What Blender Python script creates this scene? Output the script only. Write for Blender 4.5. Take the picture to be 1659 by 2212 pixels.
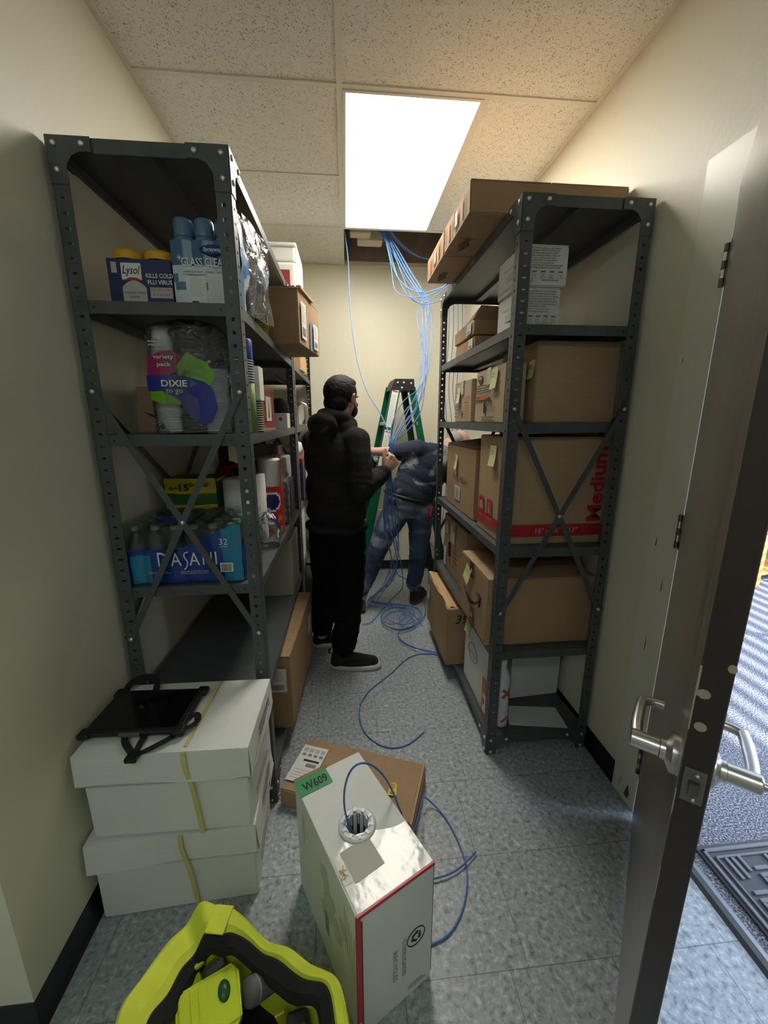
import bpy, bmesh, math, random
from mathutils import Matrix, Vector, Euler, noise
random.seed(11)
D = bpy.data
for o in list(D.objects): D.objects.remove(o)
SC = bpy.context.scene
COL = SC.collection
PI = math.pi
def R(a): return math.radians(a)

# ------------------------------------------------------------------ camera
F_PX, IMG_W, IMG_H = 861.14, 1659.0, 2212.0
cam_d = D.cameras.new('camera'); cam = D.objects.new('camera', cam_d); COL.objects.link(cam)
cam_d.sensor_fit = 'VERTICAL'; cam_d.sensor_height = 24.0; cam_d.sensor_width = 18.0
cam_d.lens = F_PX / IMG_H * 24.0
cam_d.clip_start = 0.02; cam_d.clip_end = 60
cam.matrix_world = Matrix(((0.99570693, 0.02211955, -0.08988008, 0.0),
                           (-0.09255267, 0.22421434, -0.97013501, 0.0),
                           (-0.00130655, 0.97428879, 0.225299, 1.5204),
                           (0, 0, 0, 1)))
SC.camera = cam
# ------------------------------------------------------------------ exposure
vs = SC.view_settings
vs.view_transform = 'Standard'; vs.look = 'None'; vs.gamma = 1.0; vs.use_curve_mapping = False
vs.exposure = 0.85
PANEL_E = 10.0      # storage room ceiling panel
FILL_E = 3.4        # added fill lamp, an unseen ceiling panel behind the camera
# ------------------------------------------------------------------ world: pale blue sky outside the hall window
W = D.worlds.new('sky'); SC.world = W; W.use_nodes = True
bg = W.node_tree.nodes['Background']; bg.inputs[0].default_value = (0.55, 0.70, 1.0, 1); bg.inputs[1].default_value = 2.0
# ------------------------------------------------------------------ sun through the blinds
sd = D.lights.new('sun', 'SUN'); sd.energy = 15.0; sd.angle = R(0.5); sd.color = (0.9, 0.95, 1.0)
so = D.objects.new('sun', sd); COL.objects.link(so)
so.rotation_euler = Vector((-0.80, 0.30, -0.45)).to_track_quat('-Z', 'Y').to_euler()
# daylight pouring in at the hall window
ad = D.lights.new('window_daylight', 'AREA'); ad.shape = 'RECTANGLE'; ad.size = 2.6; ad.size_y = 1.7
ad.energy = 250; ad.color = (0.62, 0.76, 1.0)
ao = D.objects.new('window_daylight', ad); COL.objects.link(ao); ao.location = (5.75, 1.2, 1.55)
ao.rotation_euler = Vector((-1, 0, -0.1)).to_track_quat('-Z', 'Y').to_euler()

# ------------------------------------------------------------------ materials
MATS = {}
def nm(name):
    m = D.materials.new(name); m.use_nodes = True
    nt = m.node_tree; b = nt.nodes['Principled BSDF']
    return m, nt, b
def setspec(b, s):
    b.inputs['Specular IOR Level'].default_value = s
def simple(name, col, rough=0.6, metal=0.0, spec=0.5, bump=0.0, bscale=200.0, var=0.0, vscale=8.0, coat=0.0):
    if name in MATS: return MATS[name]
    m, nt, b = nm(name)
    b.inputs['Base Color'].default_value = (*col, 1); b.inputs['Roughness'].default_value = rough
    b.inputs['Metallic'].default_value = metal; setspec(b, spec)
    b.inputs['Coat Weight'].default_value = coat
    tc = nt.nodes.new('ShaderNodeTexCoord')
    if var > 0:
        n = nt.nodes.new('ShaderNodeTexNoise'); n.inputs['Scale'].default_value = vscale; n.inputs['Detail'].default_value = 5
        nt.links.new(tc.outputs['Object'], n.inputs['Vector'])
        mr = nt.nodes.new('ShaderNodeMapRange'); mr.inputs[1].default_value = 0.3; mr.inputs[2].default_value = 0.7
        mr.inputs[3].default_value = 1 - var; mr.inputs[4].default_value = 1 + var
        nt.links.new(n.outputs[0], mr.inputs[0])
        hs = nt.nodes.new('ShaderNodeHueSaturation'); hs.inputs['Color'].default_value = (*col, 1)
        nt.links.new(mr.outputs[0], hs.inputs['Value']); nt.links.new(hs.outputs[0], b.inputs['Base Color'])
    if bump > 0:
        n = nt.nodes.new('ShaderNodeTexNoise'); n.inputs['Scale'].default_value = bscale; n.inputs['Detail'].default_value = 3
        nt.links.new(tc.outputs['Object'], n.inputs['Vector'])
        bp = nt.nodes.new('ShaderNodeBump'); bp.inputs['Strength'].default_value = bump; bp.inputs['Distance'].default_value = 0.002
        nt.links.new(n.outputs[0], bp.inputs['Height']); nt.links.new(bp.outputs[0], b.inputs['Normal'])
    MATS[name] = m
    return m
def ramp(nt, stops, fac):
    r = nt.nodes.new('ShaderNodeValToRGB'); e = r.color_ramp.elements
    while len(e) < len(stops): e.new(0.5)
    for k, (p, c) in enumerate(stops): e[k].position = p; e[k].color = (*c, 1)
    nt.links.new(fac, r.inputs[0]); return r
def emit(name, col, s):
    m = D.materials.new(name); m.use_nodes = True; nt = m.node_tree; nt.nodes.clear()
    e = nt.nodes.new('ShaderNodeEmission'); e.inputs[0].default_value = (*col, 1); e.inputs[1].default_value = s
    o = nt.nodes.new('ShaderNodeOutputMaterial'); nt.links.new(e.outputs[0], o.inputs[0]); MATS[name] = m; return m
def film(name, col=(1, 1, 1), haze=0.12, bump=0.6, bscale=18.0):
    m = D.materials.new(name); m.use_nodes = True; nt = m.node_tree; nt.nodes.clear()
    t = nt.nodes.new('ShaderNodeBsdfTransparent'); t.inputs[0].default_value = (*col, 1)
    g = nt.nodes.new('ShaderNodeBsdfGlossy'); g.inputs['Roughness'].default_value = 0.14
    d = nt.nodes.new('ShaderNodeBsdfDiffuse'); d.inputs[0].default_value = (0.75, 0.78, 0.8, 1)
    f = nt.nodes.new('ShaderNodeFresnel'); f.inputs[0].default_value = 1.5
    tc = nt.nodes.new('ShaderNodeTexCoord')
    n = nt.nodes.new('ShaderNodeTexNoise'); n.inputs['Scale'].default_value = bscale; n.inputs['Detail'].default_value = 3; n.inputs['Distortion'].default_value = 1.5
    nt.links.new(tc.outputs['Object'], n.inputs['Vector'])
    bp = nt.nodes.new('ShaderNodeBump'); bp.inputs['Strength'].default_value = bump; bp.inputs['Distance'].default_value = 0.02
    nt.links.new(n.outputs[0], bp.inputs['Height'])
    for q in (g, d, f): nt.links.new(bp.outputs[0], q.inputs['Normal'])
    m1 = nt.nodes.new('ShaderNodeMixShader'); m1.inputs[0].default_value = haze
    nt.links.new(t.outputs[0], m1.inputs[1]); nt.links.new(d.outputs[0], m1.inputs[2])
    m2 = nt.nodes.new('ShaderNodeMixShader'); nt.links.new(f.outputs[0], m2.inputs[0])
    nt.links.new(m1.outputs[0], m2.inputs[1]); nt.links.new(g.outputs[0], m2.inputs[2])
    o = nt.nodes.new('ShaderNodeOutputMaterial'); nt.links.new(m2.outputs[0], o.inputs[0]); MATS[name] = m; return m

def mk_wall(name, col):
    m, nt, b = nm(name)
    b.inputs['Roughness'].default_value = 0.42; setspec(b, 0.4)
    tc = nt.nodes.new('ShaderNodeTexCoord')
    n = nt.nodes.new('ShaderNodeTexNoise'); n.inputs['Scale'].default_value = 1.3; n.inputs['Detail'].default_value = 6
    nt.links.new(tc.outputs['Object'], n.inputs['Vector'])
    r = ramp(nt, [(0.3, tuple(c * 0.955 for c in col)), (0.7, col)], n.outputs[0]); nt.links.new(r.outputs[0], b.inputs['Base Color'])
    n2 = nt.nodes.new('ShaderNodeTexNoise'); n2.inputs['Scale'].default_value = 130; n2.inputs['Detail'].default_value = 4
    n3 = nt.nodes.new('ShaderNodeTexNoise'); n3.inputs['Scale'].default_value = 9; n3.inputs['Detail'].default_value = 3
    for q in (n2, n3): nt.links.new(tc.outputs['Object'], q.inputs['Vector'])
    b1 = nt.nodes.new('ShaderNodeBump'); b1.inputs['Strength'].default_value = 0.25; b1.inputs['Distance'].default_value = 0.002
    b2 = nt.nodes.new('ShaderNodeBump'); b2.inputs['Strength'].default_value = 0.25; b2.inputs['Distance'].default_value = 0.01
    nt.links.new(n2.outputs[0], b1.inputs['Height']); nt.links.new(n3.outputs[0], b2.inputs['Height'])
    nt.links.new(b1.outputs[0], b2.inputs['Normal']); nt.links.new(b2.outputs[0], b.inputs['Normal'])
    MATS[name] = m
mk_wall('wall', (0.80, 0.765, 0.63))
mk_wall('wallback', (0.82, 0.775, 0.62))
def mk_tile():
    m, nt, b = nm('ceiling_tile'); b.inputs['Roughness'].default_value = 0.95; setspec(b, 0.1)
    tc = nt.nodes.new('ShaderNodeTexCoord')
    mp = nt.nodes.new('ShaderNodeMapping'); mp.inputs['Scale'].default_value = (1, 1.0, 1)
    nt.links.new(tc.outputs['Object'], mp.inputs[0])
    n = nt.nodes.new('ShaderNodeTexNoise'); n.inputs['Scale'].default_value = 95; n.inputs['Detail'].default_value = 2.0; n.inputs['Distortion'].default_value = 2.2
    nt.links.new(mp.outputs[0], n.inputs['Vector'])
    n4 = nt.nodes.new('ShaderNodeTexNoise'); n4.inputs['Scale'].default_value = 3; nt.links.new(tc.outputs['Object'], n4.inputs['Vector'])
    r = ramp(nt, [(0.0, (0.30, 0.26, 0.20)), (0.335, (0.34, 0.30, 0.235)), (0.385, (0.87, 0.85, 0.785)), (1.0, (0.90, 0.88, 0.81))], n.outputs[0])
    nt.links.new(r.outputs[0], b.inputs['Base Color'])
    r2 = ramp(nt, [(0.30, (0, 0, 0)), (0.42, (1, 1, 1))], n.outputs[0])
    bp = nt.nodes.new('ShaderNodeBump'); bp.inputs['Strength'].default_value = 0.6; bp.inputs['Distance'].default_value = 0.004
    nt.links.new(r2.outputs[0], bp.inputs['Height']); nt.links.new(bp.outputs[0], b.inputs['Normal']); MATS['ceiling_tile'] = m
mk_tile()
def mk_vct():
    m, nt, b = nm('floor_tile'); setspec(b, 0.5)
    tc = nt.nodes.new('ShaderNodeTexCoord')
    br = nt.nodes.new('ShaderNodeTexBrick'); br.offset = 0.18; br.inputs['Scale'].default_value = 1.0
    br.inputs['Brick Width'].default_value = 0.3048; br.inputs['Row Height'].default_value = 0.3048
    br.inputs['Mortar Size'].default_value = 0.0012; br.inputs['Mortar Smooth'].default_value = 0.2
    br.inputs['Color1'].default_value = (0.95, 0.95, 0.95, 1); br.inputs['Color2'].default_value = (1.06, 1.05, 1.05, 1); br.inputs['Mortar'].default_value = (0.42, 0.42, 0.43, 1)
    mp = nt.nodes.new('ShaderNodeMapping'); mp.inputs['Location'].default_value = (-0.484 + 0.3048 * 3 , -0.772 + 0.3048 * 3, 0)
    nt.links.new(tc.outputs['Object'], mp.inputs[0]); nt.links.new(mp.outputs[0], br.inputs['Vector'])
    n = nt.nodes.new('ShaderNodeTexNoise'); n.inputs['Scale'].default_value = 62; n.inputs['Detail'].default_value = 5; n.inputs['Distortion'].default_value = 0.35; n.inputs['Roughness'].default_value = 0.58
    nt.links.new(tc.outputs['Object'], n.inputs['Vector'])
    r = ramp(nt, [(0.32, (0.17, 0.20, 0.23)), (0.45, (0.32, 0.36, 0.39)), (0.56, (0.385, 0.42, 0.445)), (0.70, (0.60, 0.63, 0.64))], n.outputs[0])
    mx = nt.nodes.new('ShaderNodeMix'); mx.data_type = 'RGBA'; mx.blend_type = 'MULTIPLY'; mx.inputs[0].default_value = 1
    nt.links.new(r.outputs[0], mx.inputs[6]); nt.links.new(br.outputs['Color'], mx.inputs[7]); nt.links.new(mx.outputs[2], b.inputs['Base Color'])
    n2 = nt.nodes.new('ShaderNodeTexNoise'); n2.inputs['Scale'].default_value = 5; n2.inputs['Detail'].default_value = 5
    nt.links.new(tc.outputs['Object'], n2.inputs['Vector'])
    mr = nt.nodes.new('ShaderNodeMapRange'); mr.inputs[3].default_value = 0.26; mr.inputs[4].default_value = 0.5
    nt.links.new(n2.outputs[0], mr.inputs[0]); nt.links.new(mr.outputs[0], b.inputs['Roughness']); MATS['floor_tile'] = m
mk_vct()
def mk_card(name, col, dark=0.86):
    m, nt, b = nm(name); b.inputs['Roughness'].default_value = 0.75; setspec(b, 0.25)
    tc = nt.nodes.new('ShaderNodeTexCoord')
    mp = nt.nodes.new('ShaderNodeMapping'); mp.inputs['Scale'].default_value = (1, 1, 12)
    nt.links.new(tc.outputs['Object'], mp.inputs[0])
    n = nt.nodes.new('ShaderNodeTexNoise'); n.inputs['Scale'].default_value = 30; n.inputs['Detail'].default_value = 5
    nt.links.new(mp.outputs[0], n.inputs['Vector'])
    n2 = nt.nodes.new('ShaderNodeTexNoise'); n2.inputs['Scale'].default_value = 6; n2.inputs['Detail'].default_value = 4; nt.links.new(tc.outputs['Object'], n2.inputs['Vector'])
    ad = nt.nodes.new('ShaderNodeMath'); ad.operation = 'ADD'; nt.links.new(n.outputs[0], ad.inputs[0]); nt.links.new(n2.outputs[0], ad.inputs[1])
    hf = nt.nodes.new('ShaderNodeMath'); hf.operation = 'MULTIPLY'; hf.inputs[1].default_value = 0.5; nt.links.new(ad.outputs[0], hf.inputs[0])
    r = ramp(nt, [(0.35, tuple(c * dark for c in col)), (0.65, tuple(min(1, c * 1.05) for c in col))], hf.outputs[0])
    nt.links.new(r.outputs[0], b.inputs['Base Color'])
    bp = nt.nodes.new('ShaderNodeBump'); bp.inputs['Strength'].default_value = 0.25; bp.inputs['Distance'].default_value = 0.006
    nt.links.new(n2.outputs[0], bp.inputs['Height']); nt.links.new(bp.outputs[0], b.inputs['Normal']); MATS[name] = m
mk_card('card', (0.43, 0.285, 0.165)); mk_card('card_lt', (0.50, 0.35, 0.21)); mk_card('card_dk', (0.36, 0.225, 0.125)); mk_card('card_pale', (0.55, 0.44, 0.30))
mk_card('card_white', (0.74, 0.76, 0.735), 0.97)
def mk_steel():
    m, nt, b = nm('shelf_paint'); b.inputs['Roughness'].default_value = 0.42; setspec(b, 0.5)
    tc = nt.nodes.new('ShaderNodeTexCoord')
    n = nt.nodes.new('ShaderNodeTexNoise'); n.inputs['Scale'].default_value = 14; n.inputs['Detail'].default_value = 6; nt.links.new(tc.outputs['Object'], n.inputs['Vector'])
    r = ramp(nt, [(0.3, (0.062, 0.072, 0.076)), (0.7, (0.088, 0.098, 0.102))], n.outputs[0]); nt.links.new(r.outputs[0], b.inputs['Base Color'])
    n2 = nt.nodes.new('ShaderNodeTexNoise'); n2.inputs['Scale'].default_value = 260; nt.links.new(tc.outputs['Object'], n2.inputs['Vector'])
    bp = nt.nodes.new('ShaderNodeBump'); bp.inputs['Strength'].default_value = 0.12; bp.inputs['Distance'].default_value = 0.001
    nt.links.new(n2.outputs[0], bp.inputs['Height']); nt.links.new(bp.outputs[0], b.inputs['Normal']); MATS['shelf_paint'] = m
mk_steel()
def mk_wood_door():
    m, nt, b = nm('door_veneer'); b.inputs['Roughness'].default_value = 0.3; setspec(b, 0.6); b.inputs['Coat Weight'].default_value = 1.0; b.inputs['Coat Roughness'].default_value = 0.3
    tc = nt.nodes.new('ShaderNodeTexCoord')
    mp = nt.nodes.new('ShaderNodeMapping'); mp.inputs['Scale'].default_value = (16, 16, 0.7); nt.links.new(tc.outputs['Object'], mp.inputs[0])
    n = nt.nodes.new('ShaderNodeTexNoise'); n.inputs['Scale'].default_value = 2.2; n.inputs['Detail'].default_value = 7; n.inputs['Distortion'].default_value = 0.6; nt.links.new(mp.outputs[0], n.inputs['Vector'])
    r = ramp(nt, [(0.24, (0.030, 0.017, 0.013)), (0.36, (0.085, 0.060, 0.047)), (0.55, (0.14, 0.105, 0.085)), (0.75, (0.19, 0.15, 0.125))], n.outputs[0]); nt.links.new(r.outputs[0], b.inputs['Base Color'])
    MATS['door_veneer'] = m
mk_wood_door()
def mk_carpet():
    m, nt, b = nm('carpet'); b.inputs['Roughness'].default_value = 0.95; setspec(b, 0.05)
    tc = nt.nodes.new('ShaderNodeTexCoord')
    n = nt.nodes.new('ShaderNodeTexNoise'); n.inputs['Scale'].default_value = 160; n.inputs['Detail'].default_value = 4; nt.links.new(tc.outputs['Object'], n.inputs['Vector'])
    r = ramp(nt, [(0.36, (0.05, 0.052, 0.068)), (0.5, (0.15, 0.155, 0.185)), (0.66, (0.40, 0.41, 0.44))], n.outputs[0]); nt.links.new(r.outputs[0], b.inputs['Base Color'])
    bp = nt.nodes.new('ShaderNodeBump'); bp.inputs['Strength'].default_value = 0.8; bp.inputs['Distance'].default_value = 0.004
    nt.links.new(n.outputs[0], bp.inputs['Height']); nt.links.new(bp.outputs[0], b.inputs['Normal']); MATS['carpet'] = m
mk_carpet()
def mk_dusty(name, col, dust, thr, sc):
    m, nt, b = nm(name); b.inputs['Roughness'].default_value = 0.9; setspec(b, 0.15)
    tc = nt.nodes.new('ShaderNodeTexCoord')
    mp = nt.nodes.new('ShaderNodeMapping'); mp.inputs['Rotation'].default_value = (0, 0.5, 0); mp.inputs['Scale'].default_value = (1, 1, 1.5); nt.links.new(tc.outputs['Object'], mp.inputs[0])
    n = nt.nodes.new('ShaderNodeTexNoise'); n.inputs['Scale'].default_value = sc; n.inputs['Detail'].default_value = 7; n.inputs['Distortion'].default_value = 0.8; nt.links.new(mp.outputs[0], n.inputs['Vector'])
    r = ramp(nt, [(thr, col), (min(1, thr + 0.13), dust)], n.outputs[0]); nt.links.new(r.outputs[0], b.inputs['Base Color'])
    n2 = nt.nodes.new('ShaderNodeTexNoise'); n2.inputs['Scale'].default_value = 9; n2.inputs['Detail'].default_value = 4; n2.inputs['Distortion'].default_value = 1.0; nt.links.new(mp.outputs[0], n2.inputs['Vector'])
    bp = nt.nodes.new('ShaderNodeBump'); bp.inputs['Strength'].default_value = 0.6; bp.inputs['Distance'].default_value = 0.010
    nt.links.new(n2.outputs[0], bp.inputs['Height']); nt.links.new(bp.outputs[0], b.inputs['Normal']); MATS[name] = m
mk_dusty('hoodie', (0.019, 0.019, 0.020), (0.085, 0.085, 0.085), 0.60, 5)
mk_dusty('tshirt', (0.034, 0.043, 0.068), (0.42, 0.43, 0.46), 0.555, 4.6)
mk_dusty('jeans', (0.050, 0.072, 0.12), (0.20, 0.24, 0.31), 0.52, 5)
simple('pants', (0.006, 0.006, 0.007), 0.9, spec=0.1)
simple('skin', (0.56, 0.33, 0.235), 0.5, bump=0.15, bscale=300, var=0.06, vscale=30)
simple('skin_pale', (0.62, 0.40, 0.32), 0.5, bump=0.15, bscale=300, var=0.12, vscale=22)
simple('hair', (0.009, 0.008, 0.008), 0.7, spec=0.3, bump=1.0, bscale=120)
simple('hair_grey', (0.35, 0.33, 0.31), 0.7, bump=1.0, bscale=150)
simple('black', (0.008, 0.008, 0.009), 0.5); simple('black_gloss', (0.006, 0.006, 0.007), 0.12)
simple('black_cloth', (0.010, 0.010, 0.011), 0.9, bump=0.4, bscale=400)
simple('rubber_base', (0.006, 0.006, 0.007), 0.35); simple('white', (0.8, 0.8, 0.79), 0.5); simple('paper', (0.82, 0.81, 0.78), 0.7)
simple('frame_paint', (0.80, 0.80, 0.70), 0.3, bump=0.1, bscale=60); simple('tee', (0.78, 0.75, 0.66), 0.4)
simple('zinc', (0.72, 0.72, 0.70), 0.3, metal=0.9); simple('satin_steel', (0.60, 0.59, 0.56), 0.28, metal=1.0); simple('steel_dark', (0.16, 0.15, 0.14), 0.35, metal=0.9)
simple('worn_steel', (0.20, 0.19, 0.17), 0.5, metal=0.6, bump=0.6, bscale=300); simple('bright_steel', (0.75, 0.74, 0.7), 0.25, metal=1.0)
simple('door_edge', (0.035, 0.022, 0.020), 0.38); simple('door_chip', (0.42, 0.36, 0.28), 0.7)
simple('ink', (0.02, 0.02, 0.02), 0.7); simple('ink_brown', (0.12, 0.07, 0.045), 0.8); simple('ink_grey', (0.25, 0.26, 0.26), 0.7); simple('print_pale', (0.54, 0.57, 0.55), 0.6); simple('ink_lt', (0.52, 0.52, 0.50), 0.7)
simple('red', (0.50, 0.02, 0.035), 0.55); simple('red_dk', (0.30, 0.03, 0.03), 0.6); simple('red_tape', (0.55, 0.02, 0.05), 0.35)
simple('note', (0.78, 0.80, 0.36), 0.8); simple('note_green', (0.66, 0.72, 0.42), 0.8)
simple('lime', (0.62, 0.74, 0.015), 0.45, bump=0.3, bscale=300, var=0.05); simple('lime_fabric', (0.72, 0.80, 0.06), 0.7, bump=0.6, bscale=60, var=0.08, vscale=10)
simple('green_tape', (0.0, 0.27, 0.075), 0.4); simple('yellow', (0.85, 0.60, 0.01), 0.5); simple('yellow_strap', (0.62, 0.56, 0.22), 0.7)
simple('tape_clear', (0.55, 0.45, 0.32), 0.2); simple('tape_white', (0.76, 0.76, 0.74), 0.16, bump=1.0, bscale=22); simple('tape_patch', (0.50, 0.50, 0.44), 0.6)
simple('cable_blue', (0.07, 0.20, 0.52), 0.35); simple('cable_lt', (0.16, 0.40, 0.80), 0.3); simple('cable_dk', (0.035, 0.065, 0.15), 0.4)
simple('lysol_blue', (0.012, 0.02, 0.12), 0.3); simple('lysol_cap', (0.75, 0.42, 0.02), 0.4); simple('spray_blue', (0.03, 0.13, 0.28), 0.25); simple('can_blue', (0.10, 0.22, 0.34), 0.3)
simple('sky_blue', (0.05, 0.26, 0.60), 0.3); simple('cloud', (0.62, 0.72, 0.78), 0.3); simple('navy', (0.012, 0.02, 0.14), 0.3)
simple('magenta', (0.32, 0.01, 0.10), 0.35); simple('dixie_green', (0.16, 0.40, 0.01), 0.35); simple('dixie_blue', (0.015, 0.025, 0.28), 0.3)
simple('cup_white', (0.74, 0.77, 0.74), 0.5); simple('cup_blue', (0.01, 0.05, 0.34), 0.35); simple('leaf_green', (0.16, 0.28, 0.05), 0.5); simple('mint', (0.25, 0.60, 0.33), 0.4)
simple('roll_paper', (0.80, 0.80, 0.79), 0.9, bump=0.5, bscale=150); simple('bounty_yellow', (0.62, 0.50, 0.02), 0.35); simple('bounty_green', (0.02, 0.10, 0.02), 0.35)
simple('purple', (0.035, 0.015, 0.07), 0.45); simple('grey_card', (0.42, 0.41, 0.38), 0.7); simple('grey_dk', (0.12, 0.12, 0.12), 0.6)
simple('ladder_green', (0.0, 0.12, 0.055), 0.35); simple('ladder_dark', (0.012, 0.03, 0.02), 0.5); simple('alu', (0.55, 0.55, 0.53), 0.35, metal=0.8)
simple('goo_yellow', (0.60, 0.50, 0.02), 0.4); simple('goo_brown', (0.06, 0.02, 0.01), 0.35); simple('bin_white', (0.80, 0.79, 0.74), 0.25)
simple('orange_print', (0.55, 0.20, 0.04), 0.7); simple('orange_x', (0.55, 0.10, 0.02), 0.5); simple('bottle_white', (0.70, 0.74, 0.77), 0.3)
simple('dasani_blue', (0.01, 0.045, 0.26), 0.2); simple('dasani_teal', (0.02, 0.22, 0.42), 0.2); simple('green_cap', (0.20, 0.50, 0.22), 0.4)
simple('hall_wood', (0.62, 0.27, 0.07), 0.4, var=0.1); simple('hall_red', (0.42, 0.03, 0.06), 0.8); simple('hall_cream', (0.60, 0.58, 0.42), 0.8); simple('hall_wall', (0.62, 0.58, 0.46), 0.8)
simple('mat_rubber', (0.045, 0.048, 0.055), 0.7); simple('mat_ridge', (0.17, 0.18, 0.20), 0.85, bump=0.5, bscale=250); simple('threshold', (0.055, 0.065, 0.07), 0.5)
simple('plenum', (0.22, 0.17, 0.13), 0.9, var=0.2); simple('plenum_lt', (0.38, 0.30, 0.22), 0.9); simple('fixture_cream', (0.62, 0.55, 0.42), 0.5)
simple('blind', (0.7, 0.7, 0.68), 0.5); simple('tan_flap', (0.62, 0.40, 0.20), 0.8); simple('shoe_sole', (0.62, 0.62, 0.60), 0.6); simple('screen', (0.004, 0.004, 0.005), 0.06)
simple('ink_blue', (0.02, 0.08, 0.35), 0.5); simple('sheet', (0.66, 0.68, 0.64), 0.7); simple('deck_line', (0.02, 0.02, 0.02), 0.8); simple('tealtool', (0.02, 0.22, 0.45), 0.4)
simple('book_red', (0.30, 0.035, 0.03), 0.55); simple('book_edge', (0.42, 0.27, 0.14), 0.7); simple('gold', (0.42, 0.30, 0.04), 0.6); simple('glass_grey', (0.35, 0.36, 0.36), 0.2)
film('clear_wrap', haze=0.05, bump=0.8, bscale=14); film('wrap_thin', haze=0.03, bump=0.5, bscale=10); film('water_plastic', (0.78, 0.88, 0.93), 0.06, 0.3, 30)
emit('panel', (1.0, 0.955, 0.84), PANEL_E); emit('panel_fill', (0.86, 1.0, 0.97), FILL_E)
M = MATS
# ------------------------------------------------------------------ helpers
def T(x, y, z): return Matrix.Translation((x, y, z))
def RZ(a): return Matrix.Rotation(a, 4, 'Z')
def basis(o, x, y):
    x = Vector(x).normalized(); y = Vector(y); y = (y - x * y.dot(x)).normalized(); z = x.cross(y)
    return Matrix(((x.x, y.x, z.x, o[0]), (x.y, y.y, z.y, o[1]), (x.z, y.z, z.z, o[2]), (0, 0, 0, 1)))
def axis_to(p0, p1, up=(0, 0, 1)):
    p0 = Vector(p0); p1 = Vector(p1); z = (p1 - p0).normalized(); u = Vector(up)
    if abs(z.dot(u)) > 0.98: u = Vector((0, 1, 0))
    x = u.cross(z).normalized(); y = z.cross(x)
    return Matrix(((x.x, y.x, z.x, p0.x), (x.y, y.y, z.y, p0.y), (x.z, y.z, z.z, p0.z), (0, 0, 0, 1))), (p1 - p0).length
TXT = {}
def text_mesh(s, offset=0.0, shear=0.0):
    k = (s, offset, shear)
    if k in TXT: return TXT[k]
    c = D.curves.new('t', 'FONT'); c.body = s; c.size = 1.0; c.offset = offset; c.shear = shear; c.resolution_u = 2
    o = D.objects.new('t', c); COL.objects.link(o); bpy.context.view_layer.update()
    me = D.meshes.new_from_object(o.evaluated_get(bpy.context.evaluated_depsgraph_get()))
    vs_ = [tuple(v.co) for v in me.vertices]; fs = [tuple(p.vertices) for p in me.polygons]
    D.objects.remove(o); D.curves.remove(c); D.meshes.remove(me)
    if vs_:
        x0 = min(v[0] for v in vs_); x1 = max(v[0] for v in vs_); y0 = min(v[1] for v in vs_); y1 = max(v[1] for v in vs_)
        vs_ = [((v[0] - x0), (v[1] - y0), 0) for v in vs_]
    else: x0 = x1 = y0 = y1 = 0
    TXT[k] = (vs_, fs, x1 - x0, y1 - y0); return TXT[k]
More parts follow.
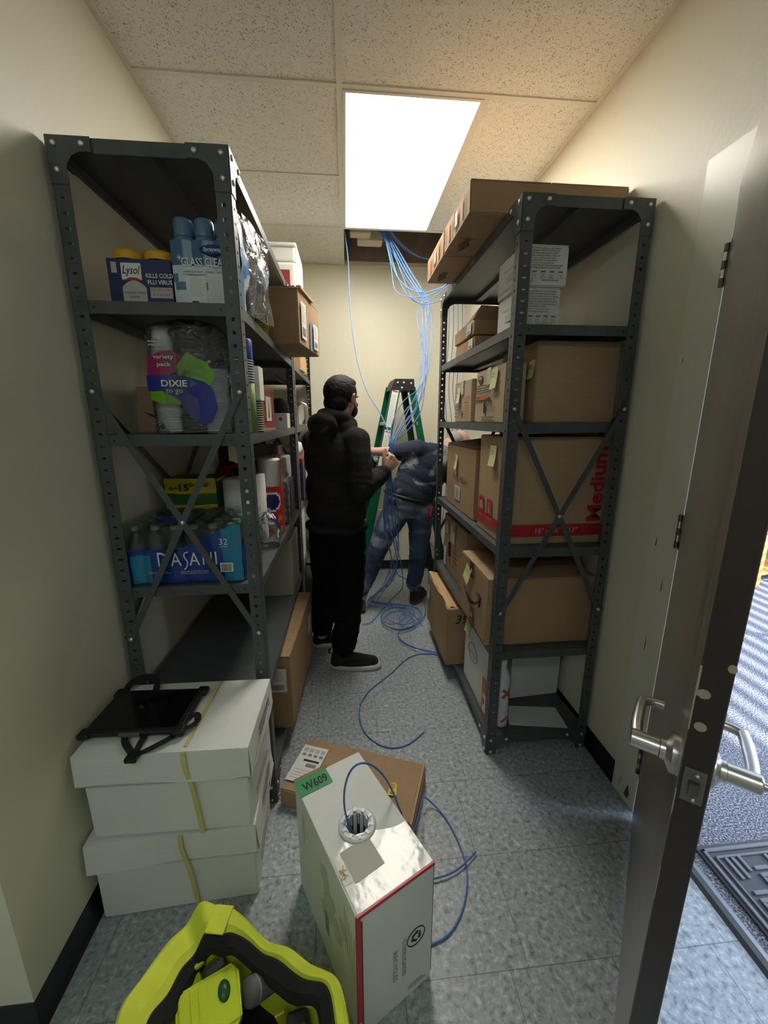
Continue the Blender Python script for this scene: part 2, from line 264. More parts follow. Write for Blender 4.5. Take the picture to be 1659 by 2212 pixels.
class MB:
    def __init__(s): s.v = []; s.f = []; s.m = []; s.s = []; s.mats = []; s.X = Matrix.Identity(4)
    def mi(s, mat):
        if isinstance(mat, str): mat = M[mat]
        if mat not in s.mats: s.mats.append(mat)
        return s.mats.index(mat)
    def add(s, vs_, fs, mat, X=None, smooth=False):
        X = s.X @ X if X is not None else s.X
        b = len(s.v); k = s.mi(mat)
        s.v += [tuple(X @ Vector(v)) for v in vs_]
        flip = X.to_3x3().determinant() < 0
        for f in fs:
            f = [b + i for i in f]
            s.f.append(f[::-1] if flip else f); s.m.append(k); s.s.append(smooth)
        return s
    def box(s, x0, x1, y0, y1, z0, z1, mat, X=None):
        v = [(x0, y0, z0), (x1, y0, z0), (x1, y1, z0), (x0, y1, z0), (x0, y0, z1), (x1, y0, z1), (x1, y1, z1), (x0, y1, z1)]
        return s.add(v, [(0, 3, 2, 1), (4, 5, 6, 7), (0, 1, 5, 4), (1, 2, 6, 5), (2, 3, 7, 6), (3, 0, 4, 7)], mat, X)
    def rbox(s, x0, x1, y0, y1, z0, z1, mat, r=0.004, X=None, seg=2):
        bm = bmesh.new(); bmesh.ops.create_cube(bm, size=1)
        for v in bm.verts: v.co = Vector(((x0 + x1) / 2 + v.co.x * (x1 - x0), (y0 + y1) / 2 + v.co.y * (y1 - y0), (z0 + z1) / 2 + v.co.z * (z1 - z0)))
        bmesh.ops.bevel(bm, geom=bm.edges[:], offset=r, segments=seg, affect='EDGES', profile=0.5)
        bm.verts.ensure_lookup_table(); bm.verts.index_update()
        s.add([v.co[:] for v in bm.verts], [[v.index for v in f.verts] for f in bm.faces], mat, X, smooth=False); bm.free(); return s
    def rect(s, X, x, y, w, h, mat, z=0.0006):
        return s.add([(x, y, z), (x + w, y, z), (x + w, y + h, z), (x, y + h, z)], [(0, 1, 2, 3)], mat, X)
    def poly(s, X, pts, mat, z=0.0006):
        return s.add([(p[0], p[1], z) for p in pts], [tuple(range(len(pts)))], mat, X)
    def prism(s, pts, z0, z1, mat, X=None):
        n = len(pts); v = [(p[0], p[1], z0) for p in pts] + [(p[0], p[1], z1) for p in pts]
        f = [tuple(range(n))[::-1], tuple(range(n, 2 * n))] + [(i, (i + 1) % n, n + (i + 1) % n, n + i) for i in range(n)]
        return s.add(v, f, mat, X)
    def cyl(s, p0, p1, r0, r1=None, mat='black', n=16, X=None, caps=True, smooth=True):
        r1 = r0 if r1 is None else r1
        A, L = axis_to(p0, p1); v = []; f = []
        for k, (z, r) in enumerate(((0, r0), (L, r1))):
            for i in range(n): a = 2 * PI * i / n; v.append(tuple(A @ Vector((r * math.cos(a), r * math.sin(a), z))))
        f = [(i, (i + 1) % n, n + (i + 1) % n, n + i) for i in range(n)]
        s.add(v, f, mat, X, smooth)
        if caps: s.add(v, [tuple(range(n))[::-1], tuple(range(n, 2 * n))], mat, X)
        return s
    def lathe(s, prof, mat, X=None, n=24, smooth=True, close=True):
        v = []; f = []; k = len(prof)
        for (r, z) in prof:
            for i in range(n): a = 2 * PI * i / n; v.append((r * math.cos(a), r * math.sin(a), z))
        for j in range(k - 1):
            for i in range(n): f.append((j * n + i, j * n + (i + 1) % n, (j + 1) * n + (i + 1) % n, (j + 1) * n + i))
        if close: f.append(tuple(range(n))[::-1]); f.append(tuple(range((k - 1) * n, k * n)))
        return s.add(v, f, mat, X, smooth)
    def tube(s, pts, r, mat, n=8, X=None, sub=5, closed=False):
        P = [Vector(p) for p in pts]
        if sub > 1: P = catmull(P, sub, closed)
        N = len(P); v = []; f = []; up = Vector((0, 0, 1)); prev = None
        for i, p in enumerate(P):
            t = (P[(i + 1) % N] - P[i - 1]) if closed else (P[min(i + 1, N - 1)] - P[max(i - 1, 0)])
            t = t.normalized() if t.length > 1e-9 else Vector((0, 0, 1))
            if prev is None: prev = t.orthogonal().normalized()
            x = (prev - t * prev.dot(t)).normalized(); y = t.cross(x); prev = x
            rr = r[min(int(i * len(r) / N), len(r) - 1)] if isinstance(r, (list, tuple)) else r
            for k in range(n): a = 2 * PI * k / n; v.append(tuple(p + x * rr * math.cos(a) + y * rr * math.sin(a)))
        M_ = N if closed else N - 1
        for i in range(M_):
            j = (i + 1) % N
            for k in range(n): f.append((i * n + k, i * n + (k + 1) % n, j * n + (k + 1) % n, j * n + k))
        s.add(v, f, mat, X, True)
        if not closed: s.add([v[k] for k in range(n)] + [v[(N - 1) * n + k] for k in range(n)], [tuple(range(n))[::-1], tuple(range(n, 2 * n))], mat, X)
        return s
    def band(s, pts, w, th, mat, nrm, X=None, sub=4):
        """flat strap of width w along pts; nrm(i)->normal or constant"""
        P = catmull([Vector(p) for p in pts], sub, False); N = len(P); v = []; f = []
        for i, p in enumerate(P):
            t = (P[min(i + 1, N - 1)] - P[max(i - 1, 0)]).normalized(); nn = Vector(nrm); sd_ = t.cross(nn)
            sd_ = sd_.normalized() if sd_.length > 1e-6 else Vector((1, 0, 0)); nn = sd_.cross(t).normalized()
            for a, b_ in ((-1, -1), (1, -1), (1, 1), (-1, 1)): v.append(tuple(p + sd_ * a * w / 2 + nn * b_ * th / 2))
        for i in range(N - 1):
            for k in range(4): f.append((i * 4 + k, i * 4 + (k + 1) % 4, (i + 1) * 4 + (k + 1) % 4, (i + 1) * 4 + k))
        f.append((3, 2, 1, 0)); f.append(tuple((N - 1) * 4 + k for k in range(4)))
        return s.add(v, f, mat, X)
    def grid(s, fn, nu, nv, mat, X=None, smooth=True, matfn=None):
        v = [tuple(fn(i / nu, j / nv)) for j in range(nv + 1) for i in range(nu + 1)]
        groups = {}
        for j in range(nv):
            for i in range(nu):
                a = j * (nu + 1) + i; mm = matfn(i / nu, j / nv) if matfn else mat
                if mm is None: continue
                groups.setdefault(mm, []).append((a, a + 1, a + nu + 2, a + nu + 1))
        for mm, fs in groups.items():
            used = sorted({q for f in fs for q in f}); mp = {q: k for k, q in enumerate(used)}
            s.add([v[q] for q in used], [tuple(mp[q] for q in f) for f in fs], mm, X, smooth)
        return s
    def text(s, t, h, mat, X, x=0, y=0, w=None, z=0.0009, offset=0.0, shear=0.0, rot=0.0):
        v, f, tw, th = text_mesh(t, offset, shear)
        if not v: return s
        sy = h / th; sx = (w / tw) if w else sy
        return s.add([(q[0] * sx, q[1] * sy, z) for q in v], f, mat, X @ T(x, y, 0) @ RZ(rot))
    def lines(s, X, x, y, w, h, n, mat, fill=0.35, rag=0.3, z=0.0008):
        rnd = random.Random(int(x * 1000 + y * 777 + w * 99))
        for i in range(n):
            yy = y + h * (1 - (i + 0.7) / n); ww = w * (1 - rag * rnd.random()); c = 0
            while c < ww:
                l = min(ww - c, w * (0.05 + 0.12 * rnd.random())); s.rect(X, x + c, yy, l, h / n * fill, mat, z); c += l + w * 0.02
        return s
    def barcode(s, X, x, y, w, h, mat='ink', z=0.0009):
        c = 0; rnd = random.Random(5)
        while c < w: l = w * (0.008 + 0.02 * rnd.random()); s.rect(X, x + c, y, min(l, w - c), h, mat, z); c += l + w * (0.008 + 0.02 * rnd.random())
        return s
    def bolt(s, p, n, r=0.0075, mat='zinc'):
        A, _ = axis_to(p, Vector(p) + Vector(n))
        return s.lathe([(r, 0), (r, 0.001), (r * 0.95, 0.003), (r * 0.6, 0.005), (r * 0.2, 0.0058)], mat, A, 10)
    def build(s, name, parent=None, merge=False, jitter=0.0):
        me = D.meshes.new(name); me.from_pydata(s.v, [], s.f)
        for m_ in s.mats: me.materials.append(m_)
        me.polygons.foreach_set('material_index', s.m); me.polygons.foreach_set('use_smooth', s.s); me.validate(clean_customdata=False); me.update()
        o = D.objects.new(name, me); COL.objects.link(o)
        if parent is not None: o.parent = parent
        return o
def catmull(P, sub, closed=False):
    out = []; N = len(P); rng = range(N if closed else N - 1)
    for i in rng:
        if closed: a, b, c, d = P[i - 1], P[i], P[(i + 1) % N], P[(i + 2) % N]
        else: a, b, c, d = P[max(i - 1, 0)], P[i], P[i + 1], P[min(i + 2, N - 1)]
        for k in range(sub):
            t = k / sub
            out.append(0.5 * ((2 * b) + (c - a) * t + (2 * a - 5 * b + 4 * c - d) * t * t + (3 * b - a - 3 * c + d) * t ** 3))
    if not closed: out.append(P[-1])
    return out
def tag(o, label=None, cat=None, group=None, kind=None):
    if label: o['label'] = label
    if cat: o['category'] = cat
    if group: o['group'] = group
    if kind: o['kind'] = kind
    return o
def thing(name, label, cat, loc=(0, 0, 0), rz=0, group=None):
    o = D.objects.new(name, None); COL.objects.link(o); o.empty_display_size = 0.05
    o.location = loc; o.rotation_euler = (0, 0, rz); return tag(o, label, cat, group)
def copy_tree(o, parent=None):
    c = o.copy(); COL.objects.link(c)
    if parent is not None: c.parent = parent
    for ch in [q for q in D.objects if q.parent == o]: copy_tree(ch, c)
    return c
def struct(mb, name, parent=None):
    o = mb.build(name, parent)
    if parent is None: o['kind'] = 'structure'
    return o
# faces of a w x d x h box whose near left bottom corner is the local origin
def FF(w, d, h): return basis((0, 0, 0), (1, 0, 0), (0, 0, 1))
def FL(w, d, h): return basis((0, d, 0), (0, -1, 0), (0, 0, 1))
def FR(w, d, h): return basis((w, 0, 0), (0, 1, 0), (0, 0, 1))
def FT(w, d, h): return basis((0, 0, h), (1, 0, 0), (0, 1, 0))
def FBOT(w, d, h): return basis((0, d, 0), (1, 0, 0), (0, -1, 0))
def carton_body(w, d, h, mat, r=0.004, seam='x', deform=0.004, seed=1, n=6):
    """closed carton: bulged walls plus two top flaps meeting at a seam"""
    mb = MB(); rnd = random.Random(seed)
    bm = bmesh.new(); bmesh.ops.create_cube(bm, size=1)
    for v in bm.verts: v.co = Vector(((v.co.x + 0.5) * w, (v.co.y + 0.5) * d, (v.co.z + 0.5) * (h - 0.003)))
    bmesh.ops.bevel(bm, geom=bm.edges[:], offset=r, segments=2, affect='EDGES')
    bmesh.ops.subdivide_edges(bm, edges=[e for e in bm.edges if e.calc_length() > 0.05], cuts=n, use_grid_fill=True)
    off = Vector((rnd.random() * 9, rnd.random() * 9, rnd.random() * 9))
    for v in bm.verts:
        q = noise.noise_vector(v.co * 5 + off) * deform; q.z *= 0.3
        if v.co.z < 0.01: q.z = 0
        v.co += q
    bm.verts.index_update()
    mb.add([v.co[:] for v in bm.verts], [[v.index for v in f.verts] for f in bm.faces], mat, None, False); bm.free()
    g = 0.0015
    if seam == 'x':
        mb.box(0.002, w - 0.002, 0.002, d / 2 - g, h - 0.004, h, mat); mb.box(0.002, w - 0.002, d / 2 + g, d - 0.002, h - 0.004, h, mat)
    elif seam == 'y':
        mb.box(0.002, w / 2 - g, 0.002, d - 0.002, h - 0.004, h, mat); mb.box(w / 2 + g, w - 0.002, 0.002, d - 0.002, h - 0.004, h, mat)
    return mb
def carton(name, label, loc, dims, mat='card', rz=0, seam='y', tape=None, cat='cardboard box', group=None, seed=1, deform=0.004):
    w, d, h = dims
    t = thing(name, label, cat, loc, rz, group)
    carton_body(w, d, h, mat, seam=seam, seed=seed, deform=deform).build('box_body', t)
    if tape:
        mb = MB()
        if seam == 'y':
            mb.box(w / 2 - 0.025, w / 2 + 0.025, -0.004, d + 0.004, h + 0.0005, h + 0.0012, tape)
            mb.box(w / 2 - 0.025, w / 2 + 0.025, -0.0052, -0.0044, h - 0.07, h + 0.0012, tape)
        else:
            mb.box(-0.004, w + 0.004, d / 2 - 0.025, d / 2 + 0.025, h + 0.0005, h + 0.0012, tape)
            mb.box(-0.0052, -0.0044, d / 2 - 0.025, d / 2 + 0.025, h - 0.07, h + 0.0012, tape)
        mb.build('packing_tape', t)
    return t
OFF = 0.006
def face_part(t, name, X, fn, off=OFF, label=None):
    mb = MB(); fn(mb, X @ T(0, 0, off)); o = mb.build(name, t)
    if label: o['label'] = label
    return o
def paper_label(t, X, x, y, w, h, name='shipping_label', mat='paper', bar=True, label=None):
    def fn(mb, X):
        mb.box(x, x + w, y, y + h, -0.001, 0, mat, X)
        mb.lines(X, x + w * 0.08, y + h * 0.45, w * 0.8, h * 0.48, 7, 'ink_lt', 0.4)
        if bar: mb.barcode(X, x + w * 0.12, y + h * 0.08, w * 0.7, h * 0.24, 'ink')
    return face_part(t, name, X, fn, OFF, label)
def sticky(t, X, x, y, s=0.06, mat='note_green', rot=0.05, scribble=True, h=None):
    def fn(mb, X):
        h_ = h or s; Y = X @ T(x, y, 0) @ RZ(rot)
        mb.grid(lambda u, v: (u * s, v * h_, 0.001 + 0.010 * (1 - v) ** 2), 4, 5, mat, Y)
        if scribble: mb.lines(Y @ T(0, 0, 0.004), s * 0.2, h_ * 0.55, s * 0.5, h_ * 0.25, 2, 'ink_grey', 0.3)
    return face_part(t, 'sticky_note', X, fn, OFF)
# ------------------------------------------------------------------ the room
XL, XR, YB, H = -0.8103, 1.1125, 3.90, 2.8388
YC = 0.775            # outer corner where the left wall ends
NX0, NY0 = -2.2, -2.0 # near room
DY0, DY1, DH = 0.285, 1.20, 2.17   # doorway in the right wall
HX1 = 6.0
m = MB(); m.box(NX0, 1.16, NY0, YB, -0.05, 0, 'floor_tile'); struct(m, 'floor')
m = MB(); m.box(1.16, HX1, -2.4, 6.2, -0.05, 0.0, 'carpet'); struct(m, 'floor_hall')
m = MB(); m.box(XL - 0.12, XL, YC, YB + 0.1, 0, H + 0.6, 'wall'); struct(m, 'wall_left')
m = MB(); m.box(NX0, XL - 0.12, YC, YC + 0.12, 0, H + 0.1, 'wall'); struct(m, 'wall_left_return')
m = MB(); m.box(XL, XR + 0.12, YB, YB + 0.1, 0, H + 0.6, 'wallback'); struct(m, 'wall_back')
m = MB()
m.box(XR, XR + 0.12, DY1, YB, 0, H + 0.6, 'wall'); m.box(XR, XR + 0.12, NY0, DY0, 0, H + 0.6, 'wall'); m.box(XR, XR + 0.12, DY0, DY1, DH, H + 0.6, 'wall')
struct(m, 'wall_right')
m = MB(); m.box(NX0 - 0.1, NX0, NY0, YC, 0, H, 'wall'); struct(m, 'wall_near_left')
m = MB(); m.box(NX0, XR + 0.12, NY0 - 0.1, NY0, 0, H, 'wall'); struct(m, 'wall_near_back')
# ceiling: tiles around the hole
OPX0, OPY0 = 0.02, 3.20
LX0, LX1, LY0, LY1 = 0.015, 0.612, 1.982, 3.192
m = MB(); ZT = H + 0.004
def tl(x0, x1, y0, y1): m.box(x0, x1, y0, y1, ZT, ZT + 0.016, 'ceiling_tile')
tl(XL, LX0, -0.45, YB)
tl(LX1, XR, LY0, LY1); tl(LX0 + 0.0, XR, -0.45, LY0 - 0.0005)
tl(NX0, XR, NY0, -0.45); tl(NX0, XL, -0.45, YC)
struct(m, 'ceiling')
m = MB(); ZG = H
def tee(x0, x1, y0, y1, w=0.024):
    if x1 - x0 < 0.001: m.box(x0 - w / 2, x0 + w / 2, y0, y1, ZG - 0.002, ZG + 0.006, 'tee')
    else: m.box(x0, x1, y0 - w / 2, y0 + w / 2, ZG - 0.0016, ZG + 0.0057, 'tee')
tee(0.003, 0.003, NY0, YB)
for y in (LY1 + 0.012, LY1 - 0.595, LY0 - 0.012, 0.78, -0.45, -1.0): tee(XL, 0, y, y)
for y in (LY1 + 0.012, LY0 - 0.012, 0.78, -0.45, -1.0): tee(0, XR, y, y)
tee(LX1 + 0.012, LX1 + 0.012, LY0, LY1)
m.box(XL, XL + 0.02, YC, YB, ZG - 0.0024, ZG + 0.0033, 'tee'); m.box(XR - 0.02, XR, NY0, YB, ZG - 0.0024, ZG + 0.0033, 'tee'); m.box(XL, XR, YB - 0.02, YB, ZG - 0.0028, ZG + 0.0030, 'tee')
struct(m, 'trim_1')
m = MB()   # plenum above the missing tile
m.box(OPX0 - 0.6, XR, OPY0 - 0.9, YB, H + 0.55, H + 0.6, 'plenum_lt'); m.box(OPX0 - 0.62, OPX0 - 0.6, OPY0 - 0.9, YB, H + 0.03, H + 0.6, 'plenum')
m.box(OPX0 - 0.6, XR, OPY0 - 0.92, OPY0 - 0.9, H + 0.03, H + 0.6, 'plenum'); m.box(OPX0 - 0.6, XR, YB - 0.04, YB, H + 0.035, H + 0.6, 'plenum')
m.box(XR - 0.03, XR, OPY0 - 0.9, YB, H + 0.035, H + 0.6, 'plenum')
for k in range(5): m.box(OPX0 - 0.6, XR, OPY0 - 0.4 + k * 0.2, OPY0 - 0.33 + k * 0.2, H + 0.52, H + 0.55, 'plenum')
struct(m, 'ceiling_plenum')
# baseboards (black rubber cove)
def cove(x0, y0, x1, y1, nx, ny, name):
    m = MB(); d = Vector((x1 - x0, y1 - y0, 0)); L = d.length; X = basis((x0, y0, 0), d, (nx, ny, 0))
    m.prism([(0, 0), (0.012, 0), (0.004, 0.010), (0.003, 0.098), (0.0, 0.1)], 0, L, 'rubber_base', basis((x0, y0, 0), (nx, ny, 0), (0, 0, 1)) if False else Matrix(((nx, 0, d.x / L, x0), (ny, 0, d.y / L, y0), (0, 1, 0, 0), (0, 0, 0, 1))))
    struct(m, name)
cove(XL, YC - 0.003, XL, YB, 1, 0, 'baseboard_left'); cove(XL, YB, XR, YB, 0, -1, 'baseboard_back'); cove(XR, YB, XR, DY1 + 0.105, -1, 0, 'baseboard_right')
cove(NX0, YC, XL + 0.003, YC, 0, -1, 'baseboard_left_return')
# door frame around the doorway in the right wall
m = MB(); cw = 0.105
for (a, b_) in ((DY1, DY1 + cw), (DY0 - cw, DY0)): m.box(XR - 0.014, XR, a, b_, 0, DH + cw, 'frame_paint')
m.box(XR - 0.014, XR, DY0, DY1, DH, DH + cw, 'frame_paint')
m.box(XR - 0.014, XR + 0.135, DY1 - 0.022, DY1, 0, DH, 'frame_paint'); m.box(XR - 0.014, XR + 0.135, DY0, DY0 + 0.022, 0, DH, 'frame_paint'); m.box(XR - 0.0137, XR + 0.1347, DY0 + 0.022, DY1 - 0.022, DH - 0.022, DH, 'frame_paint')
m.box(XR + 0.045, XR + 0.08, DY1 - 0.036, DY1 - 0.022, 0, DH - 0.02, 'frame_paint'); m.box(XR + 0.045, XR + 0.08, DY0 + 0.022, DY0 + 0.036, 0, DH - 0.02, 'frame_paint')
for (a, b_) in ((DY1 - 0.0, DY1 + cw), (DY0 - cw, DY0)): m.box(XR + 0.12, XR + 0.134, a, b_, 0, DH + cw, 'frame_paint')
struct(m, 'trim_3')
# scuffs on the frame face
m = MB(); X = basis((XR - 0.0145, DY1 + cw, 0), (0, -1, 0), (0, 0, 1))
for (x, z, w, h) in ((0.03, 1.08, 0.006, 0.035), (0.085, 0.93, 0.005, 0.05), (0.055, 0.68, 0.005, 0.06), (0.02, 1.70, 0.004, 0.018), (0.07, 0.03, 0.028, 0.06), (0.04, 0.05, 0.004, 0.05)):
    m.poly(X, [(x, z), (x + w * 0.7, z - h * 0.1), (x + w, z + h * 0.4), (x + w * 0.6, z + h), (x + w * 0.3, z + h * 0.6)], 'ink_brown')
o = m.build('trim_4'); o['kind'] = 'structure'
# ------------------------------------------------------------------ door leaf, open towards the camera
hinge = Vector((XR - 0.022, DY1 - 0.032, 0)); dd = Vector((-0.642, -0.7667, 0)).normalized(); dn = Vector((0.7667, -0.642, 0)).normalized()
door = thing('door_1', None, None, hinge, 0); door['kind'] = 'structure'
DM = Matrix(((dd.x, dn.x, 0, 0), (dd.y, dn.y, 0, 0), (0, 0, 1, 0), (0, 0, 0, 1)))   # local x along leaf, y through thickness
DW, DHH, DT = 0.905, 2.165, 0.040
m = MB(); m.X = DM
m.box(0.012, DW - 0.0015, 0.0, 0.0015, 0.012, DHH, 'door_veneer'); m.box(0.012, DW - 0.0015, DT - 0.0015, DT, 0.012, DHH, 'door_veneer')
m.box(0.012, DW, 0.0015, DT - 0.0015, 0.012, DHH, 'door_edge')
m.build('door_leaf', door)
m = MB(); m.X = DM     # chips in the edge
EX = basis((DW, 0, 0), (0, 1, 0), (0, 0, 1))
for (y, z, w, h) in ((0.030, 1.176, 0.011, 0.014), (0.002, 1.125, 0.017, 0.016), (0.006, 1.07, 0.016, 0.016)):
    m.poly(EX, [(y + w * (0.5 + 0.5 * math.cos(a)), z + h * 0.5 * math.sin(a)) for a in [k * PI / 5 for k in range(10)]], 'door_chip', 0.0006)
for (z, h, w) in ((1.12, 0.05, 0.003), (1.06, 0.06, 0.002), (0.90, 0.05, 0.0015), (0.72, 0.07, 0.0012)):
    m.rect(EX, 0.0, z, w, h, 'door_chip', 0.0007)
o = m.build('edge_chips', door); o['label'] = 'bare wood chips in the dark door edge'
m = MB(); m.X = DM     # latch plate
m.box(DW - 0.001, DW + 0.0015, 0.006, 0.034, 0.935, 0.995, 'worn_steel'); m.box(DW, DW + 0.009, 0.014, 0.027, 0.955, 0.975, 'steel_dark')
for z in (0.943, 0.987): m.bolt((DW + 0.001, 0.022, z), (1, 0, 0), 0.004, 'satin_steel')
o = m.build('latch_plate', door)
def lever(side):
    m = MB(); y0 = 0 if side < 0 else DT; s = side; bx, bz = DW - 0.062, 0.965
    def P(x, y, z): return (bx + x, y0 + s * y, bz + z)
    m.cyl(P(0, 0, 0), P(0, 0.008, 0), 0.034, 0.034, 'satin_steel', 28); m.cyl(P(0, 0.008, 0), P(0, 0.016, 0), 0.034, 0.020, 'satin_steel', 28)
    m.cyl(P(0, 0.014, 0), P(0, 0.024, 0), 0.018, 0.018, 'satin_steel', 20); m.cyl(P(0, 0.025, 0), P(0, 0.066, 0), 0.0155, 0.0155, 'satin_steel', 24)
    m.cyl(P(0, 0.066, 0), P(0, 0.069, 0), 0.0155, 0.012, 'satin_steel', 24)
    m.tube([P(0.004, 0.058, 0.0), P(-0.030, 0.060, 0.006), P(-0.075, 0.058, 0.012), P(-0.100, 0.055, 0.014)], 0.0095, 'satin_steel', 10); m.tube([P(-0.098, 0.058, 0.014), P(-0.106, 0.040, 0.014), P(-0.108, 0.020, 0.014)], 0.0085, 'satin_steel', 10)
    if s > 0: m.cyl(P(0, 0.068, 0), P(0, 0.077, 0), 0.006, 0.006, 'satin_steel', 12)
    mm = MB(); mm.X = DM
    for f, k, sm in zip(m.f, m.m, m.s): pass
    mm.add(m.v, m.f, 'satin_steel', None, True)
    o = mm.build('lever_handle', door); return o
lever(-1); lever(1)
for z in (1.95, 1.16, 0.25):
    m = MB(); X = DM
    m.X = DM
    m.box(0.0, 0.032, -0.0015, 0.0005, z - 0.057, z + 0.057, 'steel_dark')
    for k in range(5): m.cyl((-0.004, -0.006, z - 0.057 + k * 0.0228), (-0.004, -0.006, z - 0.057 + k * 0.0228 + 0.0215), 0.0075, 0.0075, 'bright_steel' if k % 2 else 'steel_dark', 12)
    m.build('hinge', door)
# ------------------------------------------------------------------ hall beyond the doorway
m = MB(); m.box(XR + 0.12, HX1, 6.1, 6.2, 0, H, 'hall_wall'); struct(m, 'wall_hall_back')
m = MB(); m.box(XR + 0.12, HX1, -2.4, -2.3, 0, H, 'hall_wall'); struct(m, 'wall_hall_near')
m = MB(); m.box(HX1 - 0.0, HX1 + 0.1, -2.4, -0.2, 0, H, 'hall_wall'); m.box(HX1, HX1 + 0.1, 2.6, 6.2, 0, H, 'hall_wall'); m.box(HX1, HX1 + 0.1, -0.2, 2.6, 0, 0.65, 'hall_wall'); m.box(HX1, HX1 + 0.1, -0.2, 2.6, 2.45, H, 'hall_wall')
struct(m, 'wall_hall_right')
m = MB(); m.box(XR + 0.12, HX1, -2.4, 6.2, H, H + 0.05, 'white'); struct(m, 'ceiling_hall')
m = MB(); m.box(XR, XR + 0.12, YB, 6.2, 0, H, 'hall_wall'); struct(m, 'wall_hall_left')
win = thing('window_1', None, None, (HX1, 1.2, 0.65)); win['kind'] = 'structure'
m = MB()
for y in (-1.4, -0.02, 1.36): m.box(0, 0.06, y, y + 0.04, 0, 1.8, 'white')
m.box(0, 0.06, -1.4, 1.4, 0, 0.04, 'white'); m.box(0, 0.06, -1.4, 1.4, 1.76, 1.8, 'white'); m.build('window_frame', win)
bl = thing('window_blind', 'open white horizontal blind across the hall window', 'window blind', (HX1 - 0.06, 1.2, 0.65))
m = MB(); m.box(-0.02, 0.02, -1.36, 1.36, 1.74, 1.78, 'blind'); m.build('head_rail', bl)
m = MB()
for k in range(22):
    z = 0.04 + k * 0.078
    m.add([(-0.022, -1.35, z + 0.012), (0.022, -1.35, z - 0.012), (0.022, 1.35, z - 0.012), (-0.022, 1.35, z + 0.012), (-0.022, -1.35, z + 0.014), (0.022, -1.35, z - 0.010), (0.022, 1.35, z - 0.010), (-0.022, 1.35, z + 0.014)],
          [(0, 3, 2, 1), (4, 5, 6, 7), (0, 1, 5, 4), (1, 2, 6, 5), (2, 3, 7, 6), (3, 0, 4, 7)], 'blind')
m.build('slats', bl)
# threshold strip and door mat
m = MB(); m.X = T(1.135, 0.0, 0)
m.prism([(0, 0), (0.012, 0.010), (0.030, 0.012), (0.048, 0.006), (0.055, 0)], -1.27, -0.2, 'threshold', Matrix(((1, 0, 0, 0), (0, 0, -1, 0), (0, 1, 0, 0), (0, 0, 0, 1))))
struct(m, 'trim_2')
mt = thing('door_mat', 'dark ribbed rubber door mat on the blue carpet outside the door', 'door mat', (1.225, 0.30, 0.001))
m = MB(); m.rbox(0, 0.75, 0, 0.73, 0.0, 0.007, 'mat_rubber', 0.003); m.build('mat_base', mt)
m = MB()
def ridge(x0, y0, x1, y1, w=0.013): m.rbox(min(x0, x1) - w / 2, max(x0, x1) + w / 2, min(y0, y1) - w / 2, max(y0, y1) + w / 2, 0.006, 0.013, 'mat_ridge', 0.003)
ridge(0.02, 0.02, 0.02, 0.71); ridge(0.02, 0.71, 0.73, 0.71); ridge(0.73, 0.02, 0.73, 0.71); ridge(0.02, 0.02, 0.73, 0.02)
ridge(0.045, 0.045, 0.045, 0.685, 0.008); ridge(0.045, 0.685, 0.705, 0.685, 0.008)
for i in range(9):
    for j in range(9):
        x = 0.075 + i * 0.075; y = 0.075 + j * 0.068
        if (i + j) % 2: ridge(x, y, x + 0.062, y); ridge(x, y + 0.022, x + 0.04, y + 0.022)
        else: ridge(x, y, x, y + 0.055); ridge(x + 0.024, y, x + 0.024, y + 0.055)
        if (i * 3 + j) % 4 == 0: ridge(x + 0.05, y + 0.02, x + 0.05, y + 0.06)
m.build('raised_ridges', mt)
# ------------------------------------------------------------------ ceiling light panel
lp = thing('ceiling_light', 'bright rectangular light panel set in the tiled ceiling beside the open tile', 'ceiling light', (LX0, LY0, H - 0.001))
m = MB(); lw, ll = LX1 - LX0, LY1 - LY0; b = 0.014
m.box(0, lw, 0, b, -0.004, 0.02, 'tee'); m.box(0, lw, ll - b, ll, -0.004, 0.02, 'tee'); m.box(0, b, b, ll - b, -0.004, 0.02, 'tee'); m.box(lw - b, lw, b, ll - b, -0.004, 0.02, 'tee'); m.box(0.0, lw, 0, ll, 0.02, 0.05, 'tee')
m.build('light_frame', lp)
m = MB(); m.box(b, lw - b, b, ll - b, 0.002, 0.006, 'panel'); m.build('diffuser', lp)
lp2 = thing('ceiling_light', 'added fill light panel in the ceiling behind the camera, out of view', 'ceiling light', (-0.9, -1.4, H - 0.012))
m = MB(); m.box(0, 1.2, 0, b, -0.004, 0.01, 'tee'); m.box(0, 1.2, 0.6 - b, 0.6, -0.004, 0.01, 'tee'); m.box(0, b, b, 0.6 - b, -0.004, 0.01, 'tee'); m.box(1.2 - b, 1.2, b, 0.6 - b, -0.004, 0.01, 'tee'); m.build('light_frame', lp2)
m = MB(); m.box(b, 1.2 - b, b, 0.6 - b, 0.002, 0.006, 'panel_fill'); m.build('diffuser', lp2)
# cream junction fixture seen through the hole
jx = thing('ceiling_fixture', 'cream boxy fitting inside the open ceiling hole', 'ceiling fixture', (0.06, 3.42, H + 0.06))
m = MB(); m.rbox(0, 0.16, 0, 0.10, 0, 0.16, 'fixture_cream', 0.01); m.rbox(0.06, 0.26, 0.10, 0.22, -0.01, 0.09, 'fixture_cream', 0.01); m.build('fixture_body', jx)
m = MB(); m.box(0.10, 0.13, -0.002, 0.002, 0.03, 0.06, 'ink_brown'); m.box(0.0, 0.16, 0.03, 0.06, 0.16, 0.49, 'steel_dark'); m.build('bracket', jx)
